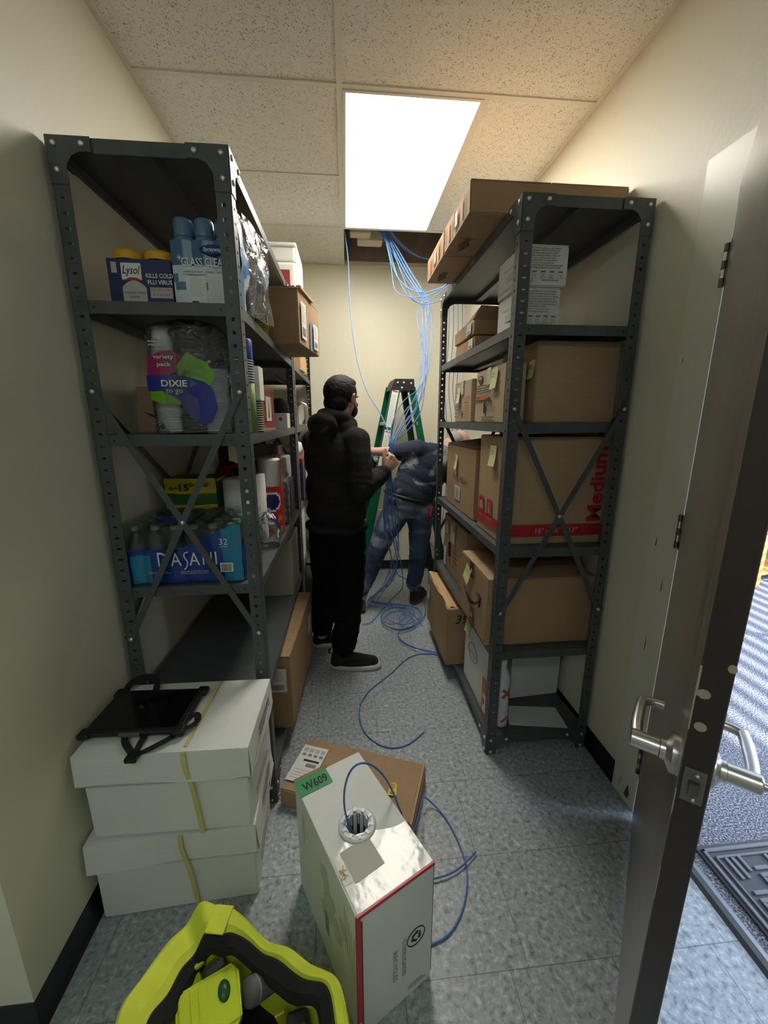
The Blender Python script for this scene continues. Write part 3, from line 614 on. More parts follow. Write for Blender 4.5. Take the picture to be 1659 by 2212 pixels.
# ------------------------------------------------------------------ steel shelving
PW = 0.044; PTH = 0.0022; PITCH = 0.038
def post_mesh(hz, flip=False):
    """L angle, corner at origin, flanges along +x and +y, punched with slots (x flange) and holes (y flange)"""
    m = MB(); n = int(hz / PITCH); a = hz - n * PITCH
    def flange(axis, s0, s1, hh):
        def bx(u0, u1, z0, z1):
            if axis == 'x': m.box(u0, u1, 0, PTH, z0, z1, 'shelf_paint')
            else: m.box(0, PTH, u0, u1, z0, z1, 'shelf_paint')
        bx(0, s0, 0, hz); bx(s1, PW, 0, hz)
        z = 0.0
        for k in range(n):
            zc = a / 2 + (k + 0.5) * PITCH; bx(s0, s1, z, zc - hh / 2); z = zc + hh / 2
        bx(s0, s1, z, hz)
    flange('x', 0.016, 0.031, 0.006); flange('y', 0.018, 0.028, 0.011)
    return m
BOLT_ME = []
def bolt_ob(parent, p, nn):
    if not BOLT_ME:
        q = MB(); q.bolt((0, 0, 0), (0, 0, 1), 0.0078); o = q.build('bolt'); BOLT_ME.append(o.data); D.objects.remove(o)
    o = D.objects.new('bolt', BOLT_ME[0]); COL.objects.link(o); o.parent = parent
    o.matrix_local = axis_to(p, Vector(p) + Vector(nn))[0]; return o
def shelving(name, label, x0, y0, w, L, levels, top, bracef=None, farbrace=True, sidebrace=True):
    t = thing(name, label, 'shelving unit', (x0, y0, 0.0006))
    pm = post_mesh(top)
    p0 = pm.build('post', t)
    for k, (x, y) in enumerate(((w, 0), (w, L), (0, L))):
        c = p0.copy(); COL.objects.link(c); c.parent = t; c.location = (x, y, 0); c.rotation_euler = (0, 0, PI / 2 * (k + 1))
    lip = 0.036; e = 0.0032
    for z in levels:
        m = MB(); X0, X1, Y0, Y1 = e, w - e, e, L - e
        m.box(X0, X1, Y0, Y1, z - 0.0015, z, 'shelf_paint')
        m.box(X0, X1, Y0, Y0 + 0.0015, z - lip, z - 0.0015, 'shelf_paint'); m.box(X0, X1, Y1 - 0.0015, Y1, z - lip, z - 0.0015, 'shelf_paint')
        m.box(X0, X0 + 0.0015, Y0, Y1, z - lip, z - 0.0015, 'shelf_paint'); m.box(X1 - 0.0015, X1, Y0, Y1, z - lip, z - 0.0015, 'shelf_paint')
        m.box(X0, X0 + 0.014, Y0, Y1, z - lip, z - lip + 0.0015, 'shelf_paint'); m.box(X1 - 0.014, X1, Y0, Y1, z - lip, z - lip + 0.0015, 'shelf_paint')
        m.box(w / 2 - 0.020, w / 2 + 0.020, Y0 + 0.01, Y1 - 0.01, z - 0.022, z - 0.0205, 'shelf_paint'); m.box(w / 2 - 0.020, w / 2 - 0.0185, Y0 + 0.01, Y1 - 0.01, z - 0.0215, z - 0.0015, 'shelf_paint'); m.box(w / 2 + 0.0185, w / 2 + 0.020, Y0 + 0.01, Y1 - 0.01, z - 0.0215, z - 0.0015, 'shelf_paint')
        m.cyl((0.058, Y0 - 0.0004, z - 0.018), (0.058, Y0 + 0.001, z - 0.018), 0.0035, 0.0035, 'black', 8); m.cyl((w - 0.058, Y0 - 0.0004, z - 0.018), (w - 0.058, Y0 + 0.001, z - 0.018), 0.0035, 0.0035, 'black', 8)
        m.build('shelf', t)
    def gussets(zt, sgn):
        LG = 0.095 if zt < 1 else 0.115
        poly = [(0.0, 0), (0.115, 0), (0.115, -0.036), (0.085, -0.036), (0.062, -0.046), (0.046, -0.068), (0.044, -LG), (0.0, -LG)]
        if sgn < 0: poly = [(x, -y) for (x, y) in poly][::-1]
        specs = [((0, -0.0016, zt), (1, 0, 0)), ((w, -0.0016, zt), (-1, 0, 0)), ((0, L + 0.0016, zt), (1, 0, 0)), ((w, L + 0.0016, zt), (-1, 0, 0)),
                 ((-0.0016, 0, zt), (0, 1, 0)), ((w + 0.0016, 0, zt), (0, 1, 0)), ((-0.0016, L, zt), (0, -1, 0)), ((w + 0.0016, L, zt), (0, -1, 0))]
        for (o_, xd) in specs:
            X = Matrix(((xd[0], 0, 0, o_[0]), (xd[1], 0, 0, o_[1]), (0, 1, 0, o_[2]), (0, 0, 0, 1)))
            nn = Vector((0, -1, 0)) if xd[0] and o_[1] < 0.5 * L else (Vector((0, 1, 0)) if xd[0] else (Vector((-1, 0, 0)) if o_[0] < w / 2 else Vector((1, 0, 0))))
            m = MB(); o3 = Vector(o_); xv = Vector(xd)
            n_ = len(poly); v = [tuple(o3 + xv * p[0] + Vector((0, 0, p[1])) - nn * 0.0010) for p in poly] + [tuple(o3 + xv * p[0] + Vector((0, 0, p[1])) + nn * 0.0010) for p in poly]
            m.add(v, [tuple(range(n_)), tuple(range(n_, 2 * n_))[::-1]] + [(i, n_ + i, n_ + (i + 1) % n_, (i + 1) % n_) for i in range(n_)], 'shelf_paint')
            g = m.build('corner_gusset', t)
            for (px, pz) in ((0.020, -0.020), (0.020, -0.082), (0.092, -0.018)): bolt_ob(g, o3 + xv * px + Vector((0, 0, pz)) + nn * 0.001, nn)
    gussets(top, 1); gussets(0.0955, 1)
    def strap(a, b_, nn, nm_='cross_brace'):
        m = MB(); a = Vector(a); b_ = Vector(b_); nn = Vector(nn); d = (b_ - a).normalized(); s_ = d.cross(nn)
        A = a - d * 0.014; B = b_ + d * 0.014; v = []
        for p in (A, B):
            for (i, j) in ((-1, -1), (1, -1), (1, 1), (-1, 1)): v.append(tuple(p + s_ * i * 0.0105 + nn * j * 0.0012))
        m.add(v, [(3, 2, 1, 0), (4, 5, 6, 7), (0, 1, 5, 4), (1, 2, 6, 5), (2, 3, 7, 6), (3, 0, 4, 7)], 'shelf_paint')
        o = m.build(nm_, t); bolt_ob(o, a + nn * 0.001, nn); bolt_ob(o, b_ + nn * 0.001, nn)
    if bracef:
        zt, zb = bracef; q = 0.020
        strap((q, -0.0035, zt), (w - q, -0.0035, zb), (0, -1, 0)); strap((w - q, -0.0062, zt), (q, -0.0062, zb), (0, -1, 0))
        m = MB(); m.bolt((w / 2, -0.0075, (zt + zb) / 2), (0, -1, 0), 0.008); m.build('centre_bolt', t)
        if farbrace: strap((q, L + 0.0035, zt), (w - q, L + 0.0035, zb), (0, 1, 0)); strap((w - q, L + 0.0062, zt), (q, L + 0.0062, zb), (0, 1, 0))
    if sidebrace == 'left': xx, nn = -0.0035, (-1, 0, 0)
    elif sidebrace == 'right': xx, nn = w + 0.0035, (1, 0, 0)
    if sidebrace:
        zt, zb = bracef; strap((xx, 0.02, zt), (xx, L - 0.02, zb), nn); strap((xx + nn[0] * 0.0027, L - 0.02, zt), (xx + nn[0] * 0.0027, 0.02, zb), nn)
    return t
LV_L = [2.2695, 1.864, 1.474, 0.955, 0.52, 0.095]
LV_R = [2.2695, 1.858, 1.506, 0.998, 0.526, 0.095]
LUX, LUY, LW, LL = -0.792, 1.354, 0.479, 1.246
RUX, RUY, RW, RL = 0.615, 1.5065, 0.479, 1.20
shelving('shelving_unit', 'grey steel shelving unit at front left, holding the blue water bottle pack', LUX, LUY, LW, LL, LV_L, 2.27, (1.605, 0.766), farbrace=False, sidebrace='left')
shelving('shelving_unit', 'grey steel shelving unit at back left, behind the man in black', LUX, LUY + LL + 0.030, LW, 1.215, LV_L, 2.27, (1.605, 0.766), sidebrace='left')
shelving('shelving_unit', 'grey steel shelving unit on the right, filled with brown cartons', RUX, RUY, RW, RL, LV_R, 2.27, (1.558, 0.716), sidebrace='right')
# ------------------------------------------------------------------ things on the left shelves
S2, S3, S4, S5, S6 = 1.8655, 1.4755, 0.9565, 0.5215, 0.0968
# --- disinfecting wipes three pack
t = thing('wipes_pack', 'navy shrink wrapped pack of disinfecting wipes tubs with orange lids, top left shelf', 'cleaning wipes', (-0.706, 1.412, S2))
for (x, y) in ((0.045, 0.045), (0.137, 0.045), (0.091, 0.125)):
    m = MB(); m.lathe([(0.041, 0), (0.043, 0.004), (0.043, 0.130), (0.041, 0.134)], 'lysol_blue', T(x, y, 0), 24)
    o = m.build('tub', t)
    m = MB(); m.lathe([(0.044, 0.134), (0.0445, 0.152), (0.040, 0.160), (0.028, 0.164), (0.0, 0.164)], 'lysol_cap', T(x, y, 0), 24, close=False); m.build('lid', o)
m = MB(); m.rbox(-0.002, 0.184, -0.003, 0.0, 0.0, 0.130, 'lysol_blue', 0.001); X = FF(0, 0, 0) @ T(0, 0, 0.0035)
m.rect(X, 0.038, 0.072, 0.058, 0.046, 'white'); m.text('Lysol', 0.030, 'navy', X, 0.041, 0.080, 0.052, 0.0012, 0.012, 0.3)
m.grid(lambda u, v: (0.036 + 0.07 * u, max(0.003, 0.012 + 0.058 * v - 0.02 * (2 * u - 1) ** 2), 0.0008), 12, 2, 'ink_lt', X)
m.poly(X, [(0.038, 0.068), (0.06, 0.078), (0.08, 0.078), (0.1, 0.068), (0.08, 0.070), (0.06, 0.070)], 'red', 0.0014)
m.text('DISINFECTING', 0.007, 'navy', X, 0.040, 0.032, 0.062, 0.0014); m.text('WIPES', 0.007, 'navy', X, 0.054, 0.020, 0.030, 0.0014)
m.text('KILLS COLD', 0.0125, 'white', X, 0.108, 0.078, 0.080, 0.0012, 0.02); m.text('FLU VIRUS', 0.0125, 'white', X, 0.112, 0.060, 0.072, 0.0012, 0.02)
m.rect(X, 0.116, 0.022, 0.066, 0.030, 'ink_lt'); m.text('KILLS COVID-19 VIRUS', 0.007, 'red', X, 0.118, 0.042, 0.062, 0.0014); m.text('IN 15 SECONDS', 0.008, 'red', X, 0.124, 0.028, 0.050, 0.0014)
m.rect(X, 0.010, 0.09, 0.016, 0.03, 'ink_lt'); m.build('wrap_label', t)
# --- glass cleaner can pack
t = thing('glass_cleaner_pack', 'tall blue shrink wrapped pack of glass cleaner cans on the top left shelf', 'glass cleaner', (-0.518, 1.412, S2))
for i in range(3):
    for j in range(2):
        m = MB(); x, y = 0.032 + i * 0.062, 0.034 + j * 0.064
        m.lathe([(0.029, 0), (0.031, 0.003), (0.031, 0.195), (0.027, 0.203)], 'can_blue', T(x, y, 0), 24); c = m.build('can', t)
        m = MB(); m.lathe([(0.028, 0.203), (0.0285, 0.245), (0.026, 0.252), (0, 0.252)], 'can_blue', T(x, y, 0), 24, close=False); m.build('can_cap', c)
m = MB(); fr = lambda u, v: (u * 0.19, -0.002 - 0.006 * abs(math.sin(u * 3.02 * PI)), v * 0.185)
m.grid(fr, 36, 8, 'spray_blue', None, True, lambda u, v: 'cloud' if v < 0.62 and (noise.noise(Vector((u * 5, v * 4, 1))) > -0.05 or v < 0.2) else ('can_blue' if v < 0.5 else 'spray_blue'))
X = FF(0, 0, 0) @ T(0, 0, 0.0100)
m.lathe([(0.038, 0), (0.038, 0.001), (0, 0.001)], 'navy', X @ T(0.125, 0.158, 0) @ Matrix.Diagonal((1, 0.38, 1, 1)), 24); m.lathe([(0.035, 0.001), (0.035, 0.0014), (0, 0.0014)], 'ink_blue', X @ T(0.125, 0.158, 0) @ Matrix.Diagonal((1, 0.36, 1, 1)), 24)
m.text('Sprayway', 0.014, 'white', X, 0.098, 0.151, 0.055, 0.002, 0.01, 0.2)
m.text('GLASS CLEANER', 0.024, 'white', X, 0.030, 0.112, 0.165, 0.001, 0.012)
m.rect(X, 0.030, 0.090, 0.155, 0.013, 'cloud', 0.0006); m.text('AMMONIA FREE   STREAK FREE   CLEANS', 0.005, 'ink', X, 0.034, 0.094, 0.148, 0.0012)
m.rect(X, 0.048, 0.004, 0.05, 0.082, 'paper', 0.0008); m.lines(X, 0.051, 0.03, 0.044, 0.052, 12, 'ink_lt', 0.3, 0.3, 0.0012); m.rect(X, 0.104, 0.004, 0.05, 0.086, 'paper', 0.0008); m.lines(X, 0.107, 0.008, 0.044, 0.078, 18, 'ink_lt', 0.3, 0.3, 0.0012)
m.rect(X, 0.052, 0.008, 0.020, 0.007, 'navy', 0.0012)
for k in range(8):
    a = k * PI / 4 + 0.2; m.poly(X @ T(0.026, 0.135, 0) @ RZ(a), [(0, -0.0008), (0.014, 0), (0, 0.0008)], 'white', 0.0012)
m.build('printed_wrap', t)
def crumple(fn, nu, nv, amp, fr_=9.0, off=0.0, zmin=0.0005):
    def g(u, v):
        p = Vector(fn(u, v)); q = noise.noise_vector(p * fr_ + Vector((off, 0, 0))) * amp + noise.noise_vector(p * fr_ * 3 + Vector((off, 5, 0))) * amp * 0.4
        p = p + q
        if zmin is not None and p.z < zmin: p.z = zmin
        return p
    return g
m = MB()
fn = lambda u, v: (0.192 + 0.012 * math.sin(v * PI) + 0.03 * u * v, 0.02 + u * 0.40 * (0.35 + 0.65 * v), 0.003 + v * (0.29 - 0.05 * abs(u - 0.1)))
m.grid(crumple(fn, 1, 1, 0.016), 22, 22, None, None, True, lambda u, v: (None if (noise.noise(Vector((u * 3, v * 3, 7))) > 0.45) else ('clear_wrap' if (0.34 < u < 0.56 or v > 0.86) else ('sky_blue' if noise.noise(Vector((u * 4, v * 5, 3))) > -0.08 else 'cloud'))))
o = m.build('loose_plastic_wrap', t); o['label'] = 'torn clear and sky blue plastic wrap'
m = MB(); m.grid(crumple(lambda u, v: (0.207 + 0.03 * u, 0.09 + 0.22 * u, 0.005 + v * 0.30), 1, 1, 0.014, 8, 4), 14, 18, 'clear_wrap'); m.build('clear_film', t)
# --- adhesive remover bottle
t = thing('spray_bottle', 'small brown bottle with yellow label standing before the overhanging carton', 'bottle', (-0.352, 1.90, S2))
m = MB(); m.rbox(-0.036, 0.036, -0.018, 0.018, 0, 0.105, 'goo_brown', 0.010, None, 4); m.lathe([(0.030, 0.100), (0.020, 0.125), (0.013, 0.135), (0.013, 0.15)], 'goo_brown', Matrix.Diagonal((1, 0.6, 1, 1)), 20); m.build('bottle_body', t)
m = MB(); X = FF(0, 0, 0) @ T(0, 0, 0.0185); m.prism([(-0.031, 0.006), (0.031, 0.006), (0.031, 0.085), (0.015, 0.098), (-0.015, 0.098), (-0.031, 0.085)], 0, 0.0006, 'goo_yellow', X); m.rect(X, -0.026, 0.058, 0.052, 0.032, 'goo_brown', 0.001)
m.text('GOO', 0.013, 'goo_yellow', X, -0.018, 0.074, 0.036, 0.0014, 0.02); m.text('GONE', 0.012, 'goo_yellow', X, -0.020, 0.060, 0.040, 0.0014, 0.02); m.lines(X, -0.024, 0.012, 0.045, 0.04, 5, 'goo_brown', 0.4, 0.3, 0.001); m.build('front_label', t)
m = MB(); m.rbox(-0.018, 0.018, -0.012, 0.012, 0.148, 0.178, 'ink_lt', 0.004); m.rbox(-0.03, 0.012, -0.008, 0.008, 0.176, 0.205, 'yellow', 0.004); m.build('trigger_head', t)
# --- overhanging labelled carton
t = carton('storage_carton', 'brown carton with white labels and blue tape jutting out over the aisle, top left shelf', (-0.590, 1.985, S2), (0.375, 0.415, 0.238), 'card', R(-9) if False else R(9) * -1, 'x', 'tape_clear', seed=3)
w, d, h = 0.375, 0.415, 0.238
t.location = (-0.205 - w * math.cos(R(-9)), 2.0 - w * math.sin(R(-9)), S2)
X = FR(w, d, h); paper_label(t, X, 0.03, 0.03, 0.085, 0.16); paper_label(t, X, 0.265, 0.02, 0.095, 0.12)
face_part(t, 'blue_tape', X, lambda mb, X: mb.box(0.20, 0.225, 0.0, 0.14, -0.001, 0, 'sky_blue', X))
m = MB(); m.box(0.01, w - 0.01, -0.012, 0.0, h + 0.0, h + 0.002, 'card_pale'); m.box(w - 0.012, w + 0.01, 0.02, 0.26, h, h + 0.012, 'card_lt', T(0, 0, 0)); m.build('torn_flap', t)
m = MB(); m.X = FBOT(w, d, h) @ T(0, 0, 0.0007); m.rect(Matrix.Identity(4), 0.06, 0.09, w - 0.10, 0.008, 'tape_white', 0); m.rect(Matrix.Identity(4), 0.06, 0.115, w - 0.12, 0.006, 'tape_white', 0); m.build('bottom_tape', t)
# --- translucent bin on the very top
t = thing('plastic_bin', 'translucent white plastic bin on top of the far left shelving unit', 'plastic bin', (-0.62, 2.86, 2.271))
m = MB(); W_, D_, H_ = 0.325, 0.34, 0.335
m.rbox(0, W_, 0, D_, 0, H_ * 0.68, 'bin_white', 0.02, None, 3); m.rbox(0.004, W_ - 0.004, 0.004, D_ - 0.004, H_ * 0.68, H_ - 0.02, 'bin_white', 0.012, None, 3)
for k in range(9): m.rbox(W_ - 0.004, W_ + 0.012, 0.02 + k * 0.035, 0.038 + k * 0.035, 0.02, H_ * 0.9, 'bin_white', 0.004)
m.build('bin_body', t)
m = MB(); m.rbox(-0.008, W_ + 0.008, -0.008, D_ + 0.008, H_ - 0.025, H_, 'bin_white', 0.010, None, 3); m.build('bin_lid', t)
m = MB(); m.rect(FF(0, 0, 0), 0.21, 0.04, 0.075, 0.14, 'red_dk', 0.003); m.build('red_label', t)
# --- shipping carton with smile print
t = carton('smile_carton', 'short brown carton with a black smile arrow, left end of the third shelf', (-0.745, 1.56, S3), (0.225, 0.30, 0.162), 'card_dk', 0, 'x', seed=5)
def smile(mb, X, x0, x1, y, sag, wd, mat='ink'):
    N = 18; up = []; lo = []
    for k in range(N + 1):
        u = k / N; xx = x0 + (x1 - x0) * u; c = y - sag * math.sin(u * PI) ** 0.9; th = wd * (0.15 + 0.85 * math.sin(min(1, u * 1.15) * PI / 1.15)); up.append((xx, c + th / 2)); lo.append((xx, c - th / 2))
    for k in range(N): mb.add([(up[k][0], up[k][1], 0.0006), (lo[k][0], lo[k][1], 0.0006), (lo[k + 1][0], lo[k + 1][1], 0.0006), (up[k + 1][0], up[k + 1][1], 0.0006)], [(0, 1, 2, 3)], mat, X)
    a = abs(x1 - x0) * 0.14; s = 1 if x1 > x0 else -1
    mb.tube([(x1 - s * a * 1.1, y + a * 0.75, 0.0), (x1 + s * a * 0.2, y + a * 0.75, 0.0), (x1 + s * a * 0.35, y + a * 0.3, 0.0), (x1 + s * a * 0.1, y - a * 0.7, 0.0)], wd * 0.22, mat, 6, X @ Matrix.Diagonal((1, 1, 0.12, 1)) if False else X, 4)
face_part(t, 'printed_smile', FF(0, 0, 0), lambda mb, X: smile(mb, X, 0.02, 0.155, 0.075, 0.022, 0.012), 0.004)
face_part(t, 'arrow_print', FF(0, 0, 0), lambda mb, X: (mb.rect(X, 0.158, 0.105, 0.002, 0.03, 'ink'), mb.poly(X, [(0.153, 0.13), (0.165, 0.13), (0.159, 0.142)], 'ink'), mb.rect(X, 0.15, 0.092, 0.03, 0.0025, 'ink')), 0.004)
# --- coffee cup variety pack
t = thing('cup_pack', 'clear bagged pack of white paper cups and black lids with pink, green and blue label', 'paper cups', (-0.642, 1.400, S3))
def cup_stack(x, y, n, r0, r1, z0, dz, mat, first=0.0):
    prof = []; z = z0
    for k in range(n): prof += [(r0 + (r1 - r0) * 0.0 + first, z), (r1, z + dz * 0.55), (r1 + 0.002, z + dz * 0.6), (r1 + 0.002, z + dz * 0.9), (r1 - 0.001, z + dz * 0.95)]; z += dz
    return prof, z
prof, z = cup_stack(0, 0, 22, 0.040, 0.043, 0.002, 0.0095, 'cup_white')
m = MB(); m.lathe(prof, 'cup_white', T(0.050, 0.06, 0), 28); m.lathe([(0.043, z), (0.030, z + 0.115), (0.031, z + 0.118), (0.031, z + 0.132), (0, z + 0.132)], 'cup_white', T(0.050, 0.06, 0), 28, close=False); m.build('cup_stack', t)
m = MB(); m.lathe(prof, 'cup_white', T(0.195, 0.075, 0), 28); m.build('cup_stack', t)
m = MB(); prof2 = []; z2 = 0.0
for k in range(26): prof2 += [(0.036, z2), (0.045, z2 + 0.003), (0.045, z2 + 0.007), (0.034, z2 + 0.012)]; z2 += 0.0118
m.lathe(prof2 + [(0.0, z2 + 0.012)], 'black', T(0.130, 0.055, 0), 26, close=False); m.build('lid_stack', t)
m = MB(); rj = random.Random(3)
for k in range(5): m.X = T(0.115 + 0.02 * k * (k % 2), 0.06, 0.305 + k * 0.006) @ Euler((0.6 * rj.random() - 0.3, 0.5, k), 'XYZ').to_matrix().to_4x4(); m.lathe([(0.036, 0), (0.045, 0.003), (0.045, 0.007), (0.030, 0.014), (0, 0.014)], 'black', None, 24, close=False)
m.build('loose_lids', t)
def curv(u): return 0.004 - 0.030 * math.sin(min(1, max(0, u / 0.42)) * PI) * (u < 0.42) - 0.028 * math.sin(min(1, max(0, (u - 0.34) / 0.64)) * PI) * (u >= 0.36) if True else 0
def lab(m_, pts, mat, z):
    # front label polygon triangulated as a strip grid mapped onto the wavy front
    xs = [p[0] for p in pts]; x0, x1 = min(xs), max(xs)
    def span(x):
        ys = []
        for a, b_ in zip(pts, pts[1:] + pts[:1]):
            if (a[0] - x) * (b_[0] - x) <= 0 and abs(a[0] - b_[0]) > 1e-6: ys.append(a[1] + (b_[1] - a[1]) * (x - a[0]) / (b_[0] - a[0]))
        return (min(ys), max(ys)) if ys else (pts[0][1], pts[0][1])
    def f(u, v):
        x = x0 + (x1 - x0) * (0.001 + 0.998 * u); a, b_ = span(x); return (x, 0.012 - z + curv(x / 0.245) * 0.35, a + (b_ - a) * v)
    m_.grid(f, 26, 2, mat)
m = MB()
lab(m, [(0.055, 0.255), (0.015, 0.235), (0.012, 0.19), (0.03, 0.165), (0.11, 0.20), (0.125, 0.235), (0.095, 0.262)], 'magenta', 0.002)
lab(m, [(0.105, 0.215), (0.14, 0.255), (0.20, 0.225), (0.222, 0.185), (0.205, 0.155), (0.11, 0.185)], 'dixie_green', 0.003)
lab(m, [(0.015, 0.135), (0.015, 0.11), (0.05, 0.095), (0.12, 0.095), (0.12, 0.14)], 'dixie_green', 0.002)
lab(m, [(0.008, 0.185), (0.008, 0.135), (0.05, 0.14), (0.10, 0.11), (0.13, 0.06), (0.16, 0.03), (0.20, 0.035), (0.222, 0.08), (0.22, 0.135), (0.19, 0.165), (0.12, 0.185)], 'dixie_blue', 0.004)
X = FF(0, 0, 0) @ T(0, 0, 0.004)
m.text('variety', 0.016, 'white', X, 0.040, 0.230, 0.062, 0.001, 0.008); m.text('pack', 0.016, 'white', X, 0.050, 0.208, 0.042, 0.001, 0.008)
m.text('DIXIE', 0.020, 'white', X, 0.056, 0.150, 0.080, 0.001, 0.02); m.text('to go', 0.018, 'mint', X, 0.068, 0.125, 0.052, 0.001, 0.01)
m.text('66', 0.018, 'navy', X, 0.022, 0.016, 0.030, 0.001, 0.03); m.text('CUPS & LIDS', 0.007, 'navy', X, 0.016, 0.004, 0.05, 0.001, 0.01); m.lines(X, 0.03, 0.27, 0.05, 0.02, 2, 'ink_lt', 0.5, 0.1, 0.001)
m.build('printed_label', t)
def bagfn(u, v):
    a = u * 2 * PI; rx, ry = 0.126, 0.070; k = 1 + 0.03 * math.sin(5 * a); top = 1.0 if v < 0.86 else math.sqrt(max(0.0, 1 - ((v - 0.86) / 0.14) ** 2)) * 0.9 + 0.1
    return (0.122 + rx * math.cos(a) * k * top, 0.064 + ry * math.sin(a) * k * top, 0.002 + v * 0.362)
m = MB(); m.grid(crumple(bagfn, 1, 1, 0.008, 14), 40, 26, 'clear_wrap'); m.build('clear_bag', t)
# --- blue cup sleeve and green striped sleeve at the shelf edge
t = thing('cup_sleeve', 'tall stack of cobalt blue paper cups at the shelf edge beside the bagged cups', 'paper cups', (-0.352, 1.505, S3))
m = MB(); prof, z = cup_stack(0, 0, 9, 0.030, 0.034, 0.175, 0.0085, 'cup_white'); pr2 = []
m.lathe([(0.034, 0.0), (0.034, 0.17)], 'leaf_green', None, 20)
for k in range(9): zz = 0.172 + k * 0.0085; m.lathe([(0.031, zz), (0.0335, zz + 0.003)], 'cup_blue', None, 20, close=False); m.lathe([(0.0345, zz + 0.003), (0.036, zz + 0.005), (0.0345, zz + 0.0075)], 'white', None, 20, close=False)
m.lathe([(0.034, 0.25), (0.0345, 0.312), (0.031, 0.315), (0, 0.315)], 'cup_blue', None, 20, close=False)
m.build('cups', t)
t = thing('cup_sleeve', 'white and black rimmed paper cups standing in a green printed sleeve', 'paper cups', (-0.352, 1.60, S3))
m = MB(); prof, z = cup_stack(0, 0, 14, 0.034, 0.037, 0.0, 0.0085, 'cup_white')
m.lathe(prof, 'cup_white', None, 20)
for k in range(14): zz = k * 0.0085; m.lathe([(0.0365, zz), (0.0385, zz + 0.002), (0.0365, zz + 0.004)], 'black', None, 20, close=False)
m.build('cups', t)
m = MB(); m.box(-0.036, 0.039, -0.037, 0.039, 0.12, 0.235, 'leaf_green'); m.box(0.020, 0.0395, -0.0375, 0.0395, 0.118, 0.236, 'white'); m.box(-0.0365, 0.01, -0.0375, -0.0365, 0.15, 0.2, 'dixie_green'); m.build('printed_sleeve', t)
# --- red boxed item with picture
t = thing('gift_box', 'dark red box with a pale picture panel of a golden bell on its side', 'box', (-0.475, 1.80, S3), R(-3))
m = carton_body(0.105, 0.30, 0.19, 'book_red', 0.002, None, 0.001, 2); m.box(-0.001, 0.106, -0.001, 0.301, 0.178, 0.192, 'book_edge'); m.box(0.0, 0.106, -0.001, 0.301, 0, 0.008, 'book_edge'); m.build('box_body', t)
m = MB(); X = FR(0.105, 0.30, 0.19) @ T(0, 0, 0.0025); m.rect(X, 0.12, 0.04, 0.10, 0.11, 'paper'); m.poly(X, [(0.15, 0.06), (0.19, 0.06), (0.185, 0.09), (0.172, 0.135), (0.165, 0.135), (0.157, 0.09)], 'gold', 0.001); m.rect(X, 0.155, 0.053, 0.03, 0.012, 'leaf_green', 0.0012); m.build('picture_panel', t)
t = thing('thin_box', 'thin pale blue flat pack leaning behind the red picture box', 'box', (-0.462, 2.115, S3)); m = MB(); m.rbox(0, 0.085, 0, 0.014, 0, 0.17, 'cloud', 0.002); m.rbox(0.083, 0.0865, 0.001, 0.013, 0.02, 0.15, 'sky_blue', 0.001); m.build('pack', t)
t = thing('cap', 'black knitted cap on the red and white box near the shelf post', 'cap', (-0.362, 2.30, S3 + 0.082)); m = MB(); m.lathe([(0.052, 0), (0.055, 0.012), (0.052, 0.04), (0.040, 0.066), (0.020, 0.078), (0, 0.080)], 'black_cloth', None, 24, close=False); m.build('cap_body', t)
t = thing('small_box', 'small red and white box under the black cap', 'box', (-0.425, 2.245, S3)); m = MB(); m.rbox(0, 0.11, 0, 0.11, 0, 0.081, 'paper', 0.002); m.rect(FF(0, 0, 0), 0.0, 0.0, 0.038, 0.081, 'red', 0.001); m.lathe([(0.009, 0), (0.009, 0.0005), (0, 0.0005)], 'red', FF(0, 0, 0) @ T(0.075, 0.05, 0.001), 12); m.build('box_body', t)
# --- wire rack on far unit
t = thing('wire_rack', 'white wire rack with upright loops on the far left shelf', 'wire rack', (-0.375, 3.05, S3))
m = MB()
for k in range(6): y = 0.05 * k; m.tube([(0, y, 0.012), (0.002, y, 0.13), (0.02, y, 0.165), (0.055, y, 0.17), (0.075, y, 0.14), (0.077, y, 0.012)], 0.0032, 'bright_steel', 6)
for x in (0, 0.038, 0.077): m.tube([(x, -0.02, 0.01), (x, 0.27, 0.01)], 0.004, 'bright_steel', 6, None, 1)
m.build('wires', t)
carton('shipping_carton', 'small tan carton on the far left unit, nearer of two below the ceiling hole', (-0.44, 3.02, S2), (0.13, 0.22, 0.16), 'tan_flap', R(-4), 'x', seed=8)
carton('shipping_carton', 'small tan carton at the far end of the far left unit by the back post', (-0.42, 3.30, S2), (0.12, 0.20, 0.13), 'tan_flap', R(3), 'x', seed=9)
# --- shelf 4: water bottles pack and goods behind it
t = thing('water_bottle_pack', 'large blue shrink wrapped pack of water bottles on the fourth left shelf', 'water bottles', (-0.778, 1.385, S4))
bm_ = MB(); bm_.lathe([(0.024, 0), (0.030, 0.004), (0.031, 0.02), (0.029, 0.03), (0.031, 0.04), (0.029, 0.055), (0.0305, 0.065), (0.0305, 0.125), (0.028, 0.145), (0.018, 0.172), (0.0125, 0.182), (0.0125, 0.196), (0.0, 0.196)], 'water_plastic', None, 16, close=False)
bo = bm_.build('bottle', t); cm = MB(); cm.lathe([(0.0145, 0.188), (0.0145, 0.203), (0, 0.203)], 'green_cap', None, 14, close=False); co = cm.build('bottle_cap', bo)
lb = MB(); lb.lathe([(0.0312, 0.066), (0.0312, 0.122)], 'dasani_blue', None, 16, close=False); lo_ = lb.build('bottle_label', bo)
first = True
for j in range(5):
    for i in range(6):
        x, y = 0.036 + i * 0.0655, 0.036 + j * 0.0655
        if first: bo.location = (x, y, 0.002); first = False; continue
        c = bo.copy(); COL.objects.link(c); c.parent = t; c.location = (x, y, 0.002)
        for q in (co, lo_): e = q.copy(); COL.objects.link(e); e.parent = c
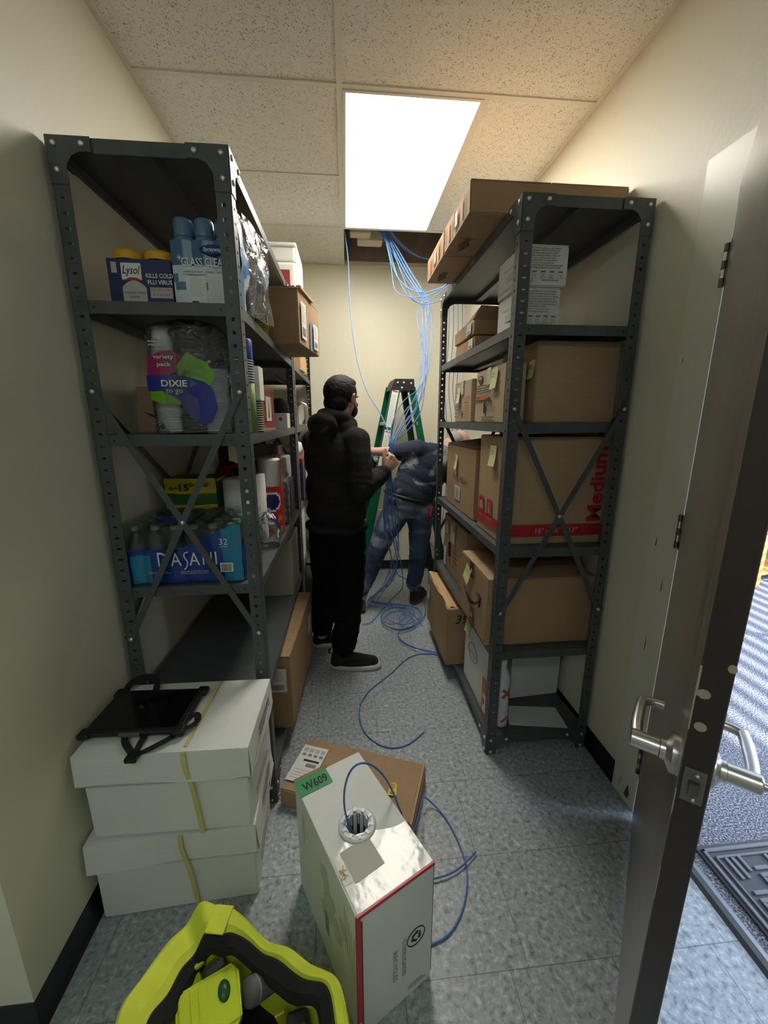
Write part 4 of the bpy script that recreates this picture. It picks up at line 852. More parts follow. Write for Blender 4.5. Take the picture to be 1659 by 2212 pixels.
def wfront(u, v):
    x = -0.002 + u * 0.403; yy = -0.0005 - 0.007 * abs(math.sin(u * 6 * PI)) * (0.6 + 0.4 * math.sin(v * 6)); return (x, yy, 0.003 + 0.208 * v)
def wcol(u, v):
    lim = 0.56 if u < 0.45 else 0.56 + (u - 0.45) * 0.85
    if v > lim: return 'wrap_thin'
    n_ = noise.noise(Vector((u * 3.5, v * 2.2, 2.0)))
    if 0.06 < u < 0.22 and v < 0.5: return 'dasani_teal'
    if u > 0.82: return 'dasani_teal'
    return 'dasani_blue'
m = MB(); m.grid(crumple(wfront, 1, 1, 0.002, 20), 60, 26, None, None, True, wcol)
def wright(u, v):
    return (0.403 + 0.006 * abs(math.sin(u * 5 * PI)), -0.002 + 0.33 * u, 0.003 + 0.208 * v)
m.grid(crumple(wright, 1, 1, 0.004, 16), 40, 16, None, None, True, lambda u, v: ('dasani_blue' if v < 0.62 and u < 0.35 else ('dasani_teal' if v < 0.5 and u < 0.5 else 'wrap_thin')))
m.grid(crumple(lambda u, v: (-0.002 + 0.405 * u, -0.002 + 0.332 * v, 0.208 + 0.004 * math.sin(u * 12 * PI) * math.sin(v * 10 * PI)), 1, 1, 0.005, 14), 48, 30, None, None, True, lambda u, v: 'dasani_blue' if 0.3 < u + 0.35 * v < 0.62 and v > 0.1 and v < 0.45 else 'wrap_thin')
X = FF(0, 0, 0) @ T(0, 0, 0.0105)
m.text('D', 0.052, 'white', X, 0.118, 0.066, 0.032, 0, 0.0); m.text('A', 0.047, 'white', X, 0.160, 0.068, 0.036, 0); m.tube([(0.222, 0.118, 0), (0.208, 0.112, 0), (0.208, 0.098, 0), (0.216, 0.082, 0), (0.212, 0.062, 0), (0.203, 0.054, 0)], 0.0025, 'white', 6, X); m.text('A', 0.047, 'white', X, 0.222, 0.068, 0.036, 0); m.text('N', 0.047, 'white', X, 0.268, 0.069, 0.032, 0); m.text('I', 0.047, 'white', X, 0.310, 0.069, 0.006, 0)
m.text('32', 0.022, 'white', X, 0.328, 0.140, 0.030, 0); m.text('BOTTLES', 0.005, 'white', X, 0.330, 0.131, 0.026, 0)
m.rect(X, 0.325, 0.040, 0.044, 0.034, 'paper', 0); m.barcode(X, 0.330, 0.044, 0.034, 0.026, 'ink', 0.0006); m.lines(X, 0.08, 0.04, 0.08, 0.01, 2, 'ink_lt', 0.3, 0.2, 0); m.lines(X, 0.19, 0.036, 0.10, 0.014, 3, 'ink_lt', 0.3, 0.2, 0)
m.build('printed_wrap', t)
t = thing('plastic_wrap_heap', 'crumpled clear plastic bundle with a dark printed patch at the shelf edge', 'plastic wrap', (-0.365, 1.715, S4 + 0.0))
m = MB()
def heap(u, v): a = u * 2 * PI; b_ = v * PI / 2; return (0.0 + 0.055 * math.cos(a) * math.cos(b_), 0.085 + 0.055 * math.sin(a) * math.cos(b_), 0.006 + 0.155 * math.sin(b_))
m.grid(crumple(heap, 1, 1, 0.016, 15), 34, 16, None, None, True, lambda u, v: 'navy' if 0.93 < u + 0.1 * v < 0.985 and 0.3 < v < 0.6 else ('cloud' if noise.noise(Vector((u * 9, v * 7, 4))) > 0.22 else 'clear_wrap'))
m.build('crumpled_film', t)
def roll(name, label, loc, r=0.062, h=0.24, grp=None):
    t = thing(name, label, 'paper towel roll', loc, 0, grp)
    m = MB(); m.lathe([(0.020, 0.0), (r, 0.0), (r + 0.001, 0.004), (r, h - 0.004), (r - 0.004, h), (0.021, h)], 'roll_paper', None, 32, close=False); m.build('paper', t)
    m = MB(); m.lathe([(0.020, 0), (0.021, h), (0.019, h - 0.002), (0.018, 0.0)], 'card', None, 20, close=False); m.build('core', t)
roll('paper_towel_roll', 'white paper towel roll standing behind the water bottles, left of the two', (-0.486, 1.800, S4), 0.060, 0.315)
roll('paper_towel_roll', 'white paper towel roll behind the water bottles nearer the corner post', (-0.440, 1.925, S4), 0.050, 0.315)
t = thing('paper_towel_pack', 'yellow and green wrapped multipack reading 6=15 double behind the water bottles', 'paper towels', (-0.775, 1.745, S4))
m = MB(); fnp = lambda u, v: (0.005 + 0.21 * u, -0.002 - 0.014 * math.sin(u * PI), 0.0 + 0.325 * v)
m.rbox(0, 0.215, 0.002, 0.16, 0, 0.325, 'bounty_green', 0.02, None, 3)
m.grid(crumple(fnp, 1, 1, 0.003, 20), 20, 20, None, None, True, lambda u, v: 'bounty_yellow' if v > 0.79 else ('bounty_green' if v > 0.6 else 'bounty_yellow'))
X = FF(0, 0, 0) @ T(0, 0, 0.019); m.text('6=', 0.018, 'ink', X, 0.030, 0.275, 0.034, 0, 0.02); m.text('15', 0.030, 'ink', X, 0.070, 0.272, 0.040, 0, 0.03); m.text('DOUBLE', 0.014, 'ink', X, 0.112, 0.290, 0.075, 0, 0.02)
m.build('wrapped_rolls', t)
t = thing('dark_bag', 'crumpled dark red and black plastic bag heaped behind the paper towels', 'plastic bag', (-0.575, 2.12, S4))
m = MB(); m.grid(crumple(lambda u, v: (0.15 * math.cos(u * 2 * PI) * math.cos(v * PI / 2) * (1 if v > 0 else 1), 0.09 * math.sin(u * 2 * PI) * math.cos(v * PI / 2), 0.36 * math.sin(v * PI / 2) ** 0.7), 1, 1, 0.028, 10), 36, 18, None, None, True, lambda u, v: 'red_dk' if noise.noise(Vector((u * 7, v * 5, 0))) > 0.0 else 'black_gloss')
m.build('bag', t)
t = thing('paper_towel_pack', 'red wrapped paper towel pack with a navy oval logo at the shelf edge', 'paper towels', (-0.385, 2.020, S4))
m = MB(); m.lathe([(0.056, 0), (0.058, 0.01), (0.058, 0.37), (0.050, 0.378), (0.018, 0.378)], 'roll_paper', T(0, 0, 0), 30, close=False); r_ = m.build('paper_roll', t)
m = MB()
def sl(u, v): a = -PI * 0.95 + u * PI * 1.3; return (0.061 * math.cos(a), 0.061 * math.sin(a), 0.006 + v * 0.385)
def scol(u, v):
    du, dv = (u - 0.40) / 0.19, (v - 0.42) / 0.13
    if du * du + dv * dv < 0.62: return 'navy'
    if du * du + dv * dv < 1: return 'white'
    if v > 0.60: return 'wrap_thin' if u < 0.62 else ('hall_red' if noise.noise(Vector((u * 8, v * 6, 0))) > -0.1 else 'clear_wrap')
    if v < 0.24 and 0.3 < u < 0.6: return 'gold' if noise.noise(Vector((u * 12, v * 12, 0))) > -0.05 else 'red'
    return 'red' if v > 0.05 else 'hall_red'
m.grid(sl, 44, 40, None, None, True, scol); m.build('printed_wrap', t)
t = thing('bow_pack', 'clear bag of green and white striped wrap standing upright near the shelf edge', 'gift wrap', (-0.360, 2.235, S4))
m = MB(); m.grid(crumple(lambda u, v: (0.022 * math.cos(u * 2 * PI), 0.06 * math.sin(u * 2 * PI), 0.003 + 0.24 * v), 1, 1, 0.008, 18), 24, 22, None, None, True, lambda u, v: 'mint' if (int(v * 11 + u * 4) % 2) else 'cup_white'); m.build('striped_roll', t)
m = MB(); m.grid(crumple(lambda u, v: (0.034 * math.cos(u * 2 * PI), 0.085 * math.sin(u * 2 * PI), 0.002 + 0.265 * v), 1, 1, 0.010, 14), 24, 16, 'clear_wrap'); m.build('clear_bag', t)
t = carton('board_box', 'plain grey board box behind the striped wrap on the purple box', (-0.52, 2.36, S4 + 0.222), (0.17, 0.18, 0.135), 'grey_card', 0, None, seed=4, cat='box', deform=0.001)
t = carton('board_box', 'dark purple box under the plain grey board box', (-0.50, 2.36, S4), (0.165, 0.18, 0.22), 'purple', 0, None, seed=6, cat='box', deform=0.001)
face_part(t, 'white_print', FF(0, 0, 0), lambda mb, X: (mb.lines(X, 0.07, 0.09, 0.06, 0.09, 5, 'ink_lt', 0.35)), 0.003)
t = carton('board_box', 'pale grey box with small printed marks at the rear of the fourth shelf', (-0.70, 2.70, S4), (0.25, 0.22, 0.40), 'grey_card', 0, 'x', seed=7, cat='box', deform=0.001)
t = thing('shopping_bag', 'crumpled white plastic bag on the far left fourth shelf beside the post', 'plastic bag', (-0.375, 2.93, S4 + 0.312)); m = MB(); m.grid(crumple(lambda u, v: (0.05 * math.cos(u * 2 * PI) * math.cos((v - 0.5) * PI), 0.07 * math.sin(u * 2 * PI) * math.cos((v - 0.5) * PI), 0.06 + 0.06 * math.sin((v - 0.5) * PI)), 1, 1, 0.02, 20), 26, 14, 'paper'); m.build('bag', t)
t = thing('file_box', 'dark box with red top edge under the crumpled white bag', 'box', (-0.44, 2.84, S4)); m = MB(); m.rbox(0, 0.13, 0, 0.18, 0, 0.300, 'purple', 0.003); m.rbox(-0.001, 0.131, -0.001, 0.181, 0.27, 0.301, 'red_dk', 0.002); m.build('box_body', t)
m = MB(); m.rect(FF(0, 0, 0), 0.012, 0.13, 0.022, 0.13, 'yellow', 0.002); m.rect(FF(0, 0, 0), 0.036, 0.10, 0.02, 0.16, 'white', 0.002); m.build('printed_side', t)
# --- shelf 5 white cartons at the back, shelf 6 carton
carton('white_carton', 'light grey carton on the fifth left shelf by the middle post', (-0.560, 2.20, S5), (0.235, 0.30, 0.335), 'grey_card', 0, 'x', seed=12, deform=0.002)
carton('white_carton', 'tall cream carton on the far left fifth shelf behind the middle post', (-0.52, 2.76, S5), (0.19, 0.26, 0.36), 'card_white', 0, 'x', seed=13, deform=0.002)
t = carton('long_carton', 'long brown carton with a white shipping label on the bottom left shelf edge', (-0.560, 1.66, S6), (0.282, 0.70, 0.378), 'card', R(-3), 'y', 'tape_clear', seed=14)
paper_label(t, FF(0, 0, 0), 0.185, 0.20, 0.078, 0.12); paper_label(t, FR(0.282, 0.7, 0.395), 0.50, 0.20, 0.09, 0.10, bar=False)
# --- boards and jar at the far end of the aisle
t = thing('foam_board', 'cream foam board leaning beside the far left shelving unit', 'board', (-0.270, 2.98, 0.001))
m = MB(); m.X = Matrix.Rotation(R(-1.5), 4, 'Y'); m.add([(0, 0, 0.0), (0.018, 0, 0.0), (0.018, 0.62, 0.0), (0, 0.62, 0.0), (0, 0.0, 1.18), (0.018, 0.0, 1.18), (0.018, 0.40, 0.78), (0, 0.40, 0.78)], [(0, 3, 2, 1), (4, 5, 6, 7), (0, 1, 5, 4), (1, 2, 6, 5), (2, 3, 7, 6), (3, 0, 4, 7)], 'card_white'); m.box(-0.001, 0.020, -0.003, 0.001, 0.1, 0.95, 'tape_clear'); m.build('board', t)
t = thing('jar', 'clear plastic jar with a white lid on the grey tub near the back wall', 'jar', (-0.215, 3.30, 0.0))
m = MB(); m.lathe([(0.03, 0.0), (0.042, 0.004), (0.045, 0.02), (0.045, 0.16), (0.040, 0.172)], 'glass_grey', None, 24); m.build('jar_body', t); m = MB(); m.lathe([(0.046, 0.17), (0.047, 0.195), (0.044, 0.20), (0, 0.20)], 'white', None, 24, close=False); m.build('jar_lid', t)
t = thing('storage_tub', 'low grey storage tub under the jar by the back wall', 'storage tub', (-0.29, 3.22, 0.0)); t.location = (-0.235, 3.46, 0); m = MB(); m.rbox(0, 0.13, 0, 0.20, 0.001, 0.17, 'grey_card', 0.008); m.build('tub_body', t)
D.objects['jar'].location = (-0.175, 3.52, 0.1715)
# ------------------------------------------------------------------ right shelves
Q1, Q2, Q3, Q4, Q5, Q6 = 2.2745, 1.8595, 1.5075, 0.9995, 0.5275, 0.0968
def hand_print(mb, X):
    mb.tube([(0.02 * math.cos(a), 0.014 * math.sin(a), 0) for a in [k * PI / 6 for k in range(12)]], 0.0012, 'ink_brown', 5, X @ T(0.36, 0.30, 0), 2, True); mb.tube([(0.035 * math.cos(a), 0.026 * math.sin(a), 0) for a in [k * PI / 6 for k in range(12)]], 0.0012, 'ink_brown', 5, X @ T(0.36, 0.30, 0), 2, True)
    mb.rect(X, 0.33, 0.345, 0.07, 0.004, 'ink_brown'); mb.rect(X, 0.10, 0.20, 0.10, 0.003, 'ink_brown')
    mb.poly(X, [(0.13, 0.20), (0.155, 0.20), (0.15, 0.15), (0.165, 0.14), (0.15, 0.09), (0.125, 0.06), (0.13, 0.10), (0.115, 0.13), (0.13, 0.16)], 'ink_brown')
for (nm_, lab_, y, dd_, sd_) in (('long_flat_carton', 'flat brown carton on top of the right shelving, nearest the camera', 1.668, 0.392, 21), ('long_flat_carton', 'flat brown carton on top of the right shelving, behind the first', 2.078, 0.388, 22)):
    t = carton(nm_, lab_, (0.477, y, Q1), (0.622, dd_, 0.112), 'card', 0, 'y', None, seed=sd_, deform=0.003)
    face_part(t, 'underside_print', FBOT(0.622, dd_, 0.112) @ T(-0.08, -0.02, 0), hand_print, 0.002)
    def side(mb, X):
        for k in range(7): mb.rect(X, 0.03 + k * 0.05, 0.02, 0.008 + 0.02 * (k % 2), 0.07, 'orange_print' if k % 3 else 'ink_brown')
        mb.rect(X, 0.20, 0.03, 0.03, 0.05, 'paper', 0.001)
    face_part(t, 'side_print', FL(0.622, dd_, 0.112), side, 0.004)
def tip_on(t, w, d, h):
    def fp(mb, X):
        mb.lines(X, 0.015, h * 0.42, w * 0.85, h * 0.52, 9, 'ink_grey', 0.28, 0.35)
        for k in range(4): mb.rect(X, w * 0.22 + k * w * 0.19, h * 0.20, 0.018, 0.020, 'ink_lt'); mb.rect(X, w * 0.22 + k * w * 0.19, h * 0.20 + 0.020, 0.018, 0.003, 'ink', 0.001); mb.rect(X, w * 0.22 + k * w * 0.19 + 0.003, h * 0.20 + 0.003, 0.012, 0.013, 'paper', 0.001); mb.rect(X, w * 0.22 + k * w * 0.19 + 0.006, h * 0.20 + 0.006, 0.006, 0.005, 'ink_grey', 0.0014)
        mb.lines(X, 0.015, h * 0.06, w * 0.2, h * 0.12, 3, 'ink_grey', 0.3); mb.lines(X, w * 0.45, h * 0.12, w * 0.5, h * 0.05, 1, 'ink_grey', 0.5)
    face_part(t, 'printed_instructions', FF(w, d, h), fp, 0.003)
    def lp(mb, X): mb.text('Powder free', 0.010, 'ink_grey', X, d * 0.3, h * 0.62, d * 0.5, 0.001); mb.rect(X, d * 0.42, h * 0.34, d * 0.34, h * 0.16, 'ink_grey'); mb.rect(X, d * 0.43, h * 0.36, d * 0.32, h * 0.12, 'paper', 0.001); mb.lines(X, d * 0.45, h * 0.38, d * 0.28, h * 0.08, 2, 'ink_grey', 0.4, 0.2, 0.0012); mb.lines(X, d * 0.1, h * 0.1, d * 0.8, h * 0.1, 2, 'ink_lt', 0.3)
    face_part(t, 'side_print', FL(w, d, h), lp, 0.003)
t = carton('white_carton', 'white printed carton on the lower position of the pair, upper right shelf', (0.675, 1.62, Q2), (0.163, 0.225, 0.155), 'card_white', 0, 'x', seed=31, deform=0.002); tip_on(t, 0.163, 0.225, 0.155)
t = carton('white_carton', 'white printed carton stacked on top of another white carton, upper right shelf', (0.672, 1.612, Q2 + 0.1565), (0.180, 0.235, 0.142), 'card_white', R(0.5), 'x', seed=32, deform=0.002); tip_on(t, 0.180, 0.235, 0.142)
t = carton('flat_carton', 'flat tan carton under the open one, upper right shelf', (0.640, 2.05, Q2), (0.30, 0.34, 0.068), 'card', 0, None, seed=33); paper_label(t, FL(0.30, 0.34, 0.068), 0.25, 0.012, 0.07, 0.045)
t = carton('flat_carton', 'flat tan carton with its flap popped open, upper right shelf', (0.632, 2.045, Q2 + 0.0695), (0.30, 0.36, 0.068), 'card', 0, None, seed=34); paper_label(t, FL(0.30, 0.36, 0.068), 0.25, 0.010, 0.075, 0.048)
m = MB(); m.add([(0.0, 0.03, 0.068), (0.0, 0.33, 0.068), (0.03, 0.30, 0.085), (0.03, 0.0, 0.13), (0.002, 0.03, 0.070), (0.002, 0.33, 0.070), (0.032, 0.30, 0.087), (0.032, 0.0, 0.132)], [(0, 3, 2, 1), (4, 5, 6, 7), (0, 1, 5, 4), (1, 2, 6, 5), (2, 3, 7, 6), (3, 0, 4, 7)], 'card_lt')
m.add([(0.03, 0.0, 0.13), (0.28, 0.01, 0.125), (0.28, 0.03, 0.068), (0.0, 0.03, 0.068), (0.03, 0.004, 0.13), (0.28, 0.014, 0.125), (0.28, 0.034, 0.068), (0.0, 0.034, 0.068)], [(0, 3, 2, 1), (4, 5, 6, 7), (0, 1, 5, 4), (1, 2, 6, 5), (2, 3, 7, 6), (3, 0, 4, 7)], 'card_dk'); m.build('open_flap', t)
t = carton('plain_carton', 'large plain kraft carton filling the front of the third right shelf', (0.742, 1.575, Q3), (0.340, 0.36, 0.308), 'card_lt', 0, 'x', 'tape_clear', seed=35)
sticky(t, FL(0.340, 0.36, 0.308) @ T(0, 0, -0.006), 0.30, 0.17, 0.05, 'note', h=0.07)
def printed(t, X, w, h):
    def fp(mb, X):
        mb.prism([(0.04, h * 0.90), (0.10, h * 0.90), (0.10, h * 0.80), (0.07, h * 0.74), (0.04, h * 0.80)], 0, 0.0008, 'ink_brown', X); mb.rect(X, 0.052, h * 0.83, 0.036, 0.012, 'card_pale', 0.0014)
        mb.lines(X, 0.02, h * 0.55, w * 0.52, h * 0.18, 4, 'ink_brown', 0.42, 0.15); mb.rect(X, 0.01, h * 0.44, w * 0.5, h * 0.08, 'orange_print'); mb.lines(X, 0.02, h * 0.46, 0.06, 0.01, 1, 'ink_brown', 0.6, 0.1, 0.0012); mb.lines(X, 0.02, h * 0.36, w * 0.4, h * 0.06, 2, 'ink_brown', 0.4)
        mb.rect(X, w * 0.35, h * 0.18, 0.028, 0.045, 'ink'); mb.lines(X, w * 0.45, h * 0.2, w * 0.4, h * 0.12, 4, 'ink_brown', 0.25); mb.lines(X, w * 0.3, h * 0.02, w * 0.5, h * 0.10, 3, 'ink_brown', 0.5)
        mb.text('396', 0.038, 'ink', X, w * 0.40, h * 0.30, 0.09, 0.0012, 0.0, 0.3, 0.08)
    face_part(t, 'faded_print', X, fp, 0.004)
t = carton('printed_carton', 'worn printed carton with 396 handwritten on it, third right shelf by the front post', (0.640, 1.62, Q3), (0.083, 0.37, 0.235), 'card_pale', 0, 'x', 'tape_clear', seed=36); printed(t, FL(0.083, 0.37, 0.235), 0.37, 0.235); sticky(t, FL(0.083, 0.37, 0.235), 0.225, 0.14, 0.075, 'note_green', h=0.085)
t = carton('printed_carton', 'smaller printed carton with a green sticky note, far end of third right shelf', (0.640, 2.06, Q3), (0.26, 0.32, 0.215), 'card_pale', 0, 'x', 'tape_clear', seed=37)
face_part(t, 'faded_print', FL(0.26, 0.32, 0.215), lambda mb, X: (mb.lines(X, 0.02, 0.02, 0.10, 0.17, 9, 'ink_grey', 0.4), mb.lines(X, 0.19, 0.02, 0.10, 0.12, 8, 'orange_print', 0.35), mb.rect(X, 0.13, 0.04, 0.04, 0.03, 'ink_grey')), 0.004); sticky(t, FL(0.26, 0.32, 0.215), 0.075, 0.10, 0.06, 'note_green', h=0.085)
# medium moving box
w, d, h = 0.438, 0.330, 0.452
t = carton('moving_box', 'moving box with red Medium lettering and red bottom band, fourth right shelf', (0.647, 1.572, Q4), (w, d, h), 'card_lt', 0, 'x', seed=38)
def mf(mb, X):
    mb.rect(X, 0.0, 0.035, w, 0.052, 'red'); mb.text('16" x 16" x 17"', 0.024, 'hall_cream', X, 0.145, 0.048, 0.185, 0.0012, 0.0)
    mb.text('Medium', 0.066, 'red', X, w - 0.008, 0.098, 0.315, 0.0010, 0.028, 0, PI / 2)
face_part(t, 'red_print', FF(w, d, h), mf, 0.004)
def ml(mb, X):
    mb.rect(X, 0.0, 0.045, d, 0.050, 'red')
    for k, s_ in ((0, 'SHIPPING'), (1, 'MOVING')):
        x = 0.035 + k * 0.105; mb.rect(X, x, 0.090, 0.068, 0.078, 'red'); mb.rect(X, x + 0.004, 0.094, 0.060, 0.070, 'card_lt', 0.0010); mb.rect(X, x + 0.006, 0.096, 0.056, 0.066, 'red', 0.0014)
        if k == 0:
            Y = X @ T(x + 0.034, 0.128, 0.0018)
            mb.poly(Y, [(-0.020, 0.006), (0, -0.003), (0, -0.026), (-0.020, -0.016)], 'card_lt', 0); mb.poly(Y, [(0.002, -0.003), (0.020, 0.006), (0.020, -0.016), (0.002, -0.026)], 'card_lt', 0); mb.poly(Y, [(-0.020, 0.009), (0, 0.0), (0.020, 0.009), (0.0, 0.019)], 'card_lt', 0)
        else:
            Y = X @ T(x + 0.034, 0.128, 0.0018)
            mb.poly(Y, [(-0.006, 0.026), (0.008, 0.026), (0.008, 0.008), (-0.006, 0.008)], 'card_lt', 0); mb.poly(Y, [(-0.012, 0.004), (0.004, 0.006), (0.012, -0.022), (-0.002, -0.026)], 'card_lt', 0)
        mb.text(s_, 0.010, 'card_lt', X, x + 0.006, 0.070, 0.054, 0.0014, 0.01)
face_part(t, 'red_icons', FL(w, d, h), ml, 0.004); sticky(t, FL(w, d, h), 0.155, 0.32, 0.075, 'note_green', 0.03, h=0.09)
# face shield carton
w, d, h = 0.38, 0.58, 0.375
t = carton('supply_carton', 'brown carton marked FACE SHIELD with a lifted dark top flap, fourth right shelf', (0.655, 1.985, Q4), (w, d, h), 'card', 0, None, seed=39)
def fs(mb, X): mb.text('FACE SHIELD', 0.034, 'ink_brown', X, 0.17, 0.170, 0.27, 0.0010); mb.rect(X, 0.22, 0.055, 0.11, 0.085, 'tape_white', 0.0008); mb.barcode(X, 0.24, 0.06, 0.06, 0.07, 'ink_grey')
face_part(t, 'printed_text', FL(w, d, h), fs, 0.004); sticky(t, FL(w, d, h), 0.215, 0.235, 0.045, 'note_green', -0.05, h=0.085)
m = MB()
for (z0, z1, mt_) in ((0, 0.0, 'card_dk'),):
    P_ = [(0.0, 0.58, h), (0.0, 0.02, h), (0.30, 0.0, h + 0.025), (0.30, 0.35, h + 0.055)]
    m.add([(p[0], p[1], p[2]) for p in P_] + [(p[0], p[1], p[2] + 0.003) for p in P_], [(0, 1, 2, 3), (7, 6, 5, 4), (0, 4, 5, 1), (1, 5, 6, 2), (2, 6, 7, 3), (3, 7, 4, 0)], 'card_dk')
m.build('top_flap', t)
# fourth bay
w, d, h = 0.40, 0.52, 0.372
t = carton('supply_carton', 'brown carton with white labels and black symbol print, far end of fifth right shelf', (0.665, 2.10, Q5), (w, d, h), 'card', 0, 'x', 'tape_clear', seed=40)
def dk(mb, X):
    mb.rect(X, 0.05, 0.25, 0.07, 0.08, 'ink_lt'); mb.rect(X, 0.18, 0.22, 0.10, 0.12, 'ink_lt'); mb.rect(X, 0.20, 0.23, 0.012, 0.10, 'paper', 0.001); mb.rect(X, 0.25, 0.23, 0.012, 0.10, 'paper', 0.001)
    for k in range(3): mb.tube([(0.017 * math.cos(a), 0.017 * math.sin(a), 0) for a in [q * PI / 4 for q in range(8)]], 0.004, 'ink', 5, X @ T(0.16, 0.13 + k * 0.032, 0.0), 2, True)
    mb.rect(X, 0.02, 0.02, 0.06, 0.13, 'paper'); mb.rect(X, 0.045, 0.03, 0.008, 0.11, 'ink_brown', 0.001); mb.lines(X, 0.24, 0.10, 0.12, 0.09, 3, 'ink_brown', 0.35); mb.rect(X, 0.0, 0.075, d, 0.003, 'ink_brown')
face_part(t, 'labels_and_print', FL(w, d, h), dk, 0.004)
w, d, h = 0.490, 0.405, 0.318
t = carton('smile_carton', 'large brown carton with a long black smile arrow, fifth right shelf', (0.598, 1.562, Q5), (w, d, h), 'card', 0, 'x', seed=41, deform=0.006)
face_part(t, 'printed_smile', FL(w, d, h), lambda mb, X: smile(mb, X, 0.06, 0.315, 0.175, 0.055, 0.020), 0.006)
def bt(mb, X): mb.rect(X, 0.165, h - 0.075, 0.05, 0.075, 'ink'); mb.rect(X, 0.18, h - 0.05, 0.018, 0.02, 'ink_lt', 0.001); mb.rect(X, 0.19, 0.0, 0.05, 0.10, 'ink_brown'); mb.rect(X, 0.205, 0.05, 0.02, 0.02, 'ink_lt', 0.001)
face_part(t, 'black_tape', FL(w, d, h), bt, 0.005)
sticky(t, FL(w, d, h), 0.085, 0.215, 0.075, 'note', -0.35, h=0.085)
m = MB(); P_ = [(0.10, 0.02, h + 0.002), (0.46, 0.0, h + 0.004), (0.44, 0.10, h + 0.035), (0.12, 0.12, h + 0.030)]
m.add([tuple(p) for p in P_] + [(p[0], p[1], p[2] + 0.003) for p in P_], [(0, 1, 2, 3), (7, 6, 5, 4), (0, 4, 5, 1), (1, 5, 6, 2), (2, 6, 7, 3), (3, 7, 4, 0)], 'card_dk')
m.build('loose_flap', t)
t = thing('sack', 'pale sack slumped at the wall side above the smile carton', 'sack', (1.0, 1.99, Q5 + 0.001)); m = MB(); m.grid(crumple(lambda u, v: (0.075 * math.cos(u * 2 * PI) * math.cos(v * PI / 2), 0.03 * math.sin(u * 2 * PI) * math.cos(v * PI / 2), 0.44 * math.sin(v * PI / 2)), 1, 1, 0.012, 9), 28, 14, 'sheet'); m.build('cloth', t); t.location = (1.0, 2.04, Q5 + 0.001)
# protruding carton in the bottom bay
w, d, h = 0.40, 0.58, 0.362
t = carton('open_carton', 'brown carton with a bent tan flap sticking out into the aisle, bottom right shelf', (0.560, 2.065, Q6), (w, d, h), 'card', 0, None, seed=42, deform=0.007)
m = MB()
def fl(u, v): return (0.002 + 0.055 * u, 0.02 + (d - 0.03) * v, h + 0.003 + 0.012 * math.sin(v * 9) * (1 - u) + 0.004 * math.sin(u * 5) - (0.02 if v < 0.05 and u < 0.2 else 0))
m.grid(fl, 6, 20, 'tan_flap'); m.grid(lambda u, v: tuple(Vector(fl(1 - u, v)) - Vector((0, 0, 0.003))), 6, 20, 'tan_flap'); m.build('bent_flap', t)
sticky(t, FL(w, d, h), 0.085, 0.20, 0.055, 'note_green', 0.35, h=0.10); face_part(t, 'handwriting', FF(w, d, h), lambda mb, X: mb.text('39', 0.055, 'ink', X, 0.045, 0.27, 0.075, 0.001, 0, 0.25), 0.008)
# white carton and bottle on the bottom shelf
w, d, h = 0.035, 0.37, 0.375
t = carton('white_carton', 'narrow white carton with an oval logo and orange print, bottom right shelf', (0.645, 1.62, Q6), (w, d, h), 'card_white', 0, None, seed=43, deform=0.002)
def ct(mb, X):
    mb.tube([(0.072 * math.cos(a), 0.045 * math.sin(a), 0) for a in [k * PI / 8 for k in range(16)]], 0.0018, 'ink_grey', 5, X @ T(0.15, 0.22, 0), 2, True); mb.text('CORETEC', 0.022, 'ink_grey', X, 0.085, 0.205, 0.125, 0.001); mb.lines(X, 0.06, 0.275, 0.16, 0.02, 2, 'ink_lt', 0.4)
    mb.rect(X, 0.315, 0.0, 0.055, 0.20, 'orange_print'); mb.rect(X, 0.33, 0.02, 0.04, 0.10, 'paper', 0.001); mb.rect(X, 0.335, 0.06, 0.02, 0.035, 'red', 0.0014)
face_part(t, 'side_print', FL(w, d, h), ct, 0.003); sticky(t, FL(w, d, h), 0.03, 0.29, 0.07, 'note', 0.05, h=0.08)
t = thing('jug', 'tall white bottle with orange X print behind the front post, bottom right shelf', 'bottle', (0.703, 1.585, Q6))
m = MB(); m.lathe([(0.030, 0), (0.034, 0.004), (0.035, 0.02), (0.035, 0.235), (0.031, 0.262), (0.018, 0.295), (0.014, 0.305), (0.014, 0.325)], 'bottle_white', None, 28); m.build('bottle_body', t)
m = MB(); m.lathe([(0.017, 0.322), (0.017, 0.348), (0.012, 0.352), (0, 0.352)], 'white', None, 20, close=False); m.build('bottle_cap', t)
m = MB()
def cx(u0, v0, w_, h_, ang, mat): m.grid(lambda u, v: ((lambda a, z: (0.0356 * math.cos(a), 0.0356 * math.sin(a), z))(-PI / 2 + 0.2 + u0 + (u - 0.5) * w_ * math.cos(ang) - (v - 0.5) * h_ * math.sin(ang), v0 + ((u - 0.5) * w_ * math.sin(ang) + (v - 0.5) * h_ * math.cos(ang)) * 0.0356)), 10, 2, mat)
cx(0.15, 0.185, 1.7, 0.45, 0.8, 'orange_x'); cx(0.15, 0.185, 1.7, 0.45, -0.8, 'orange_x'); cx(0.0, 0.045, 1.1, 0.4, 0.6, 'orange_x'); cx(0.6, 0.150, 0.25, 0.25, 0.78, 'orange_x'); cx(0.3, 0.085, 1.2, 0.12, 0, 'ink_lt'); m.build('orange_print', t)
t = thing('white_board_box', 'white box standing at the back of the bottom right shelf', 'box', (0.820, 1.745, Q6), R(4)); m = MB(); m.rbox(0, 0.27, 0, 0.22, 0, 0.30, 'card_white', 0.004); m.build('box_body', t)
t = thing('paper_sheet', 'white sheet lying flat on the bottom right shelf', 'paper', (0, 0, Q6 + 0.0005)); m = MB()
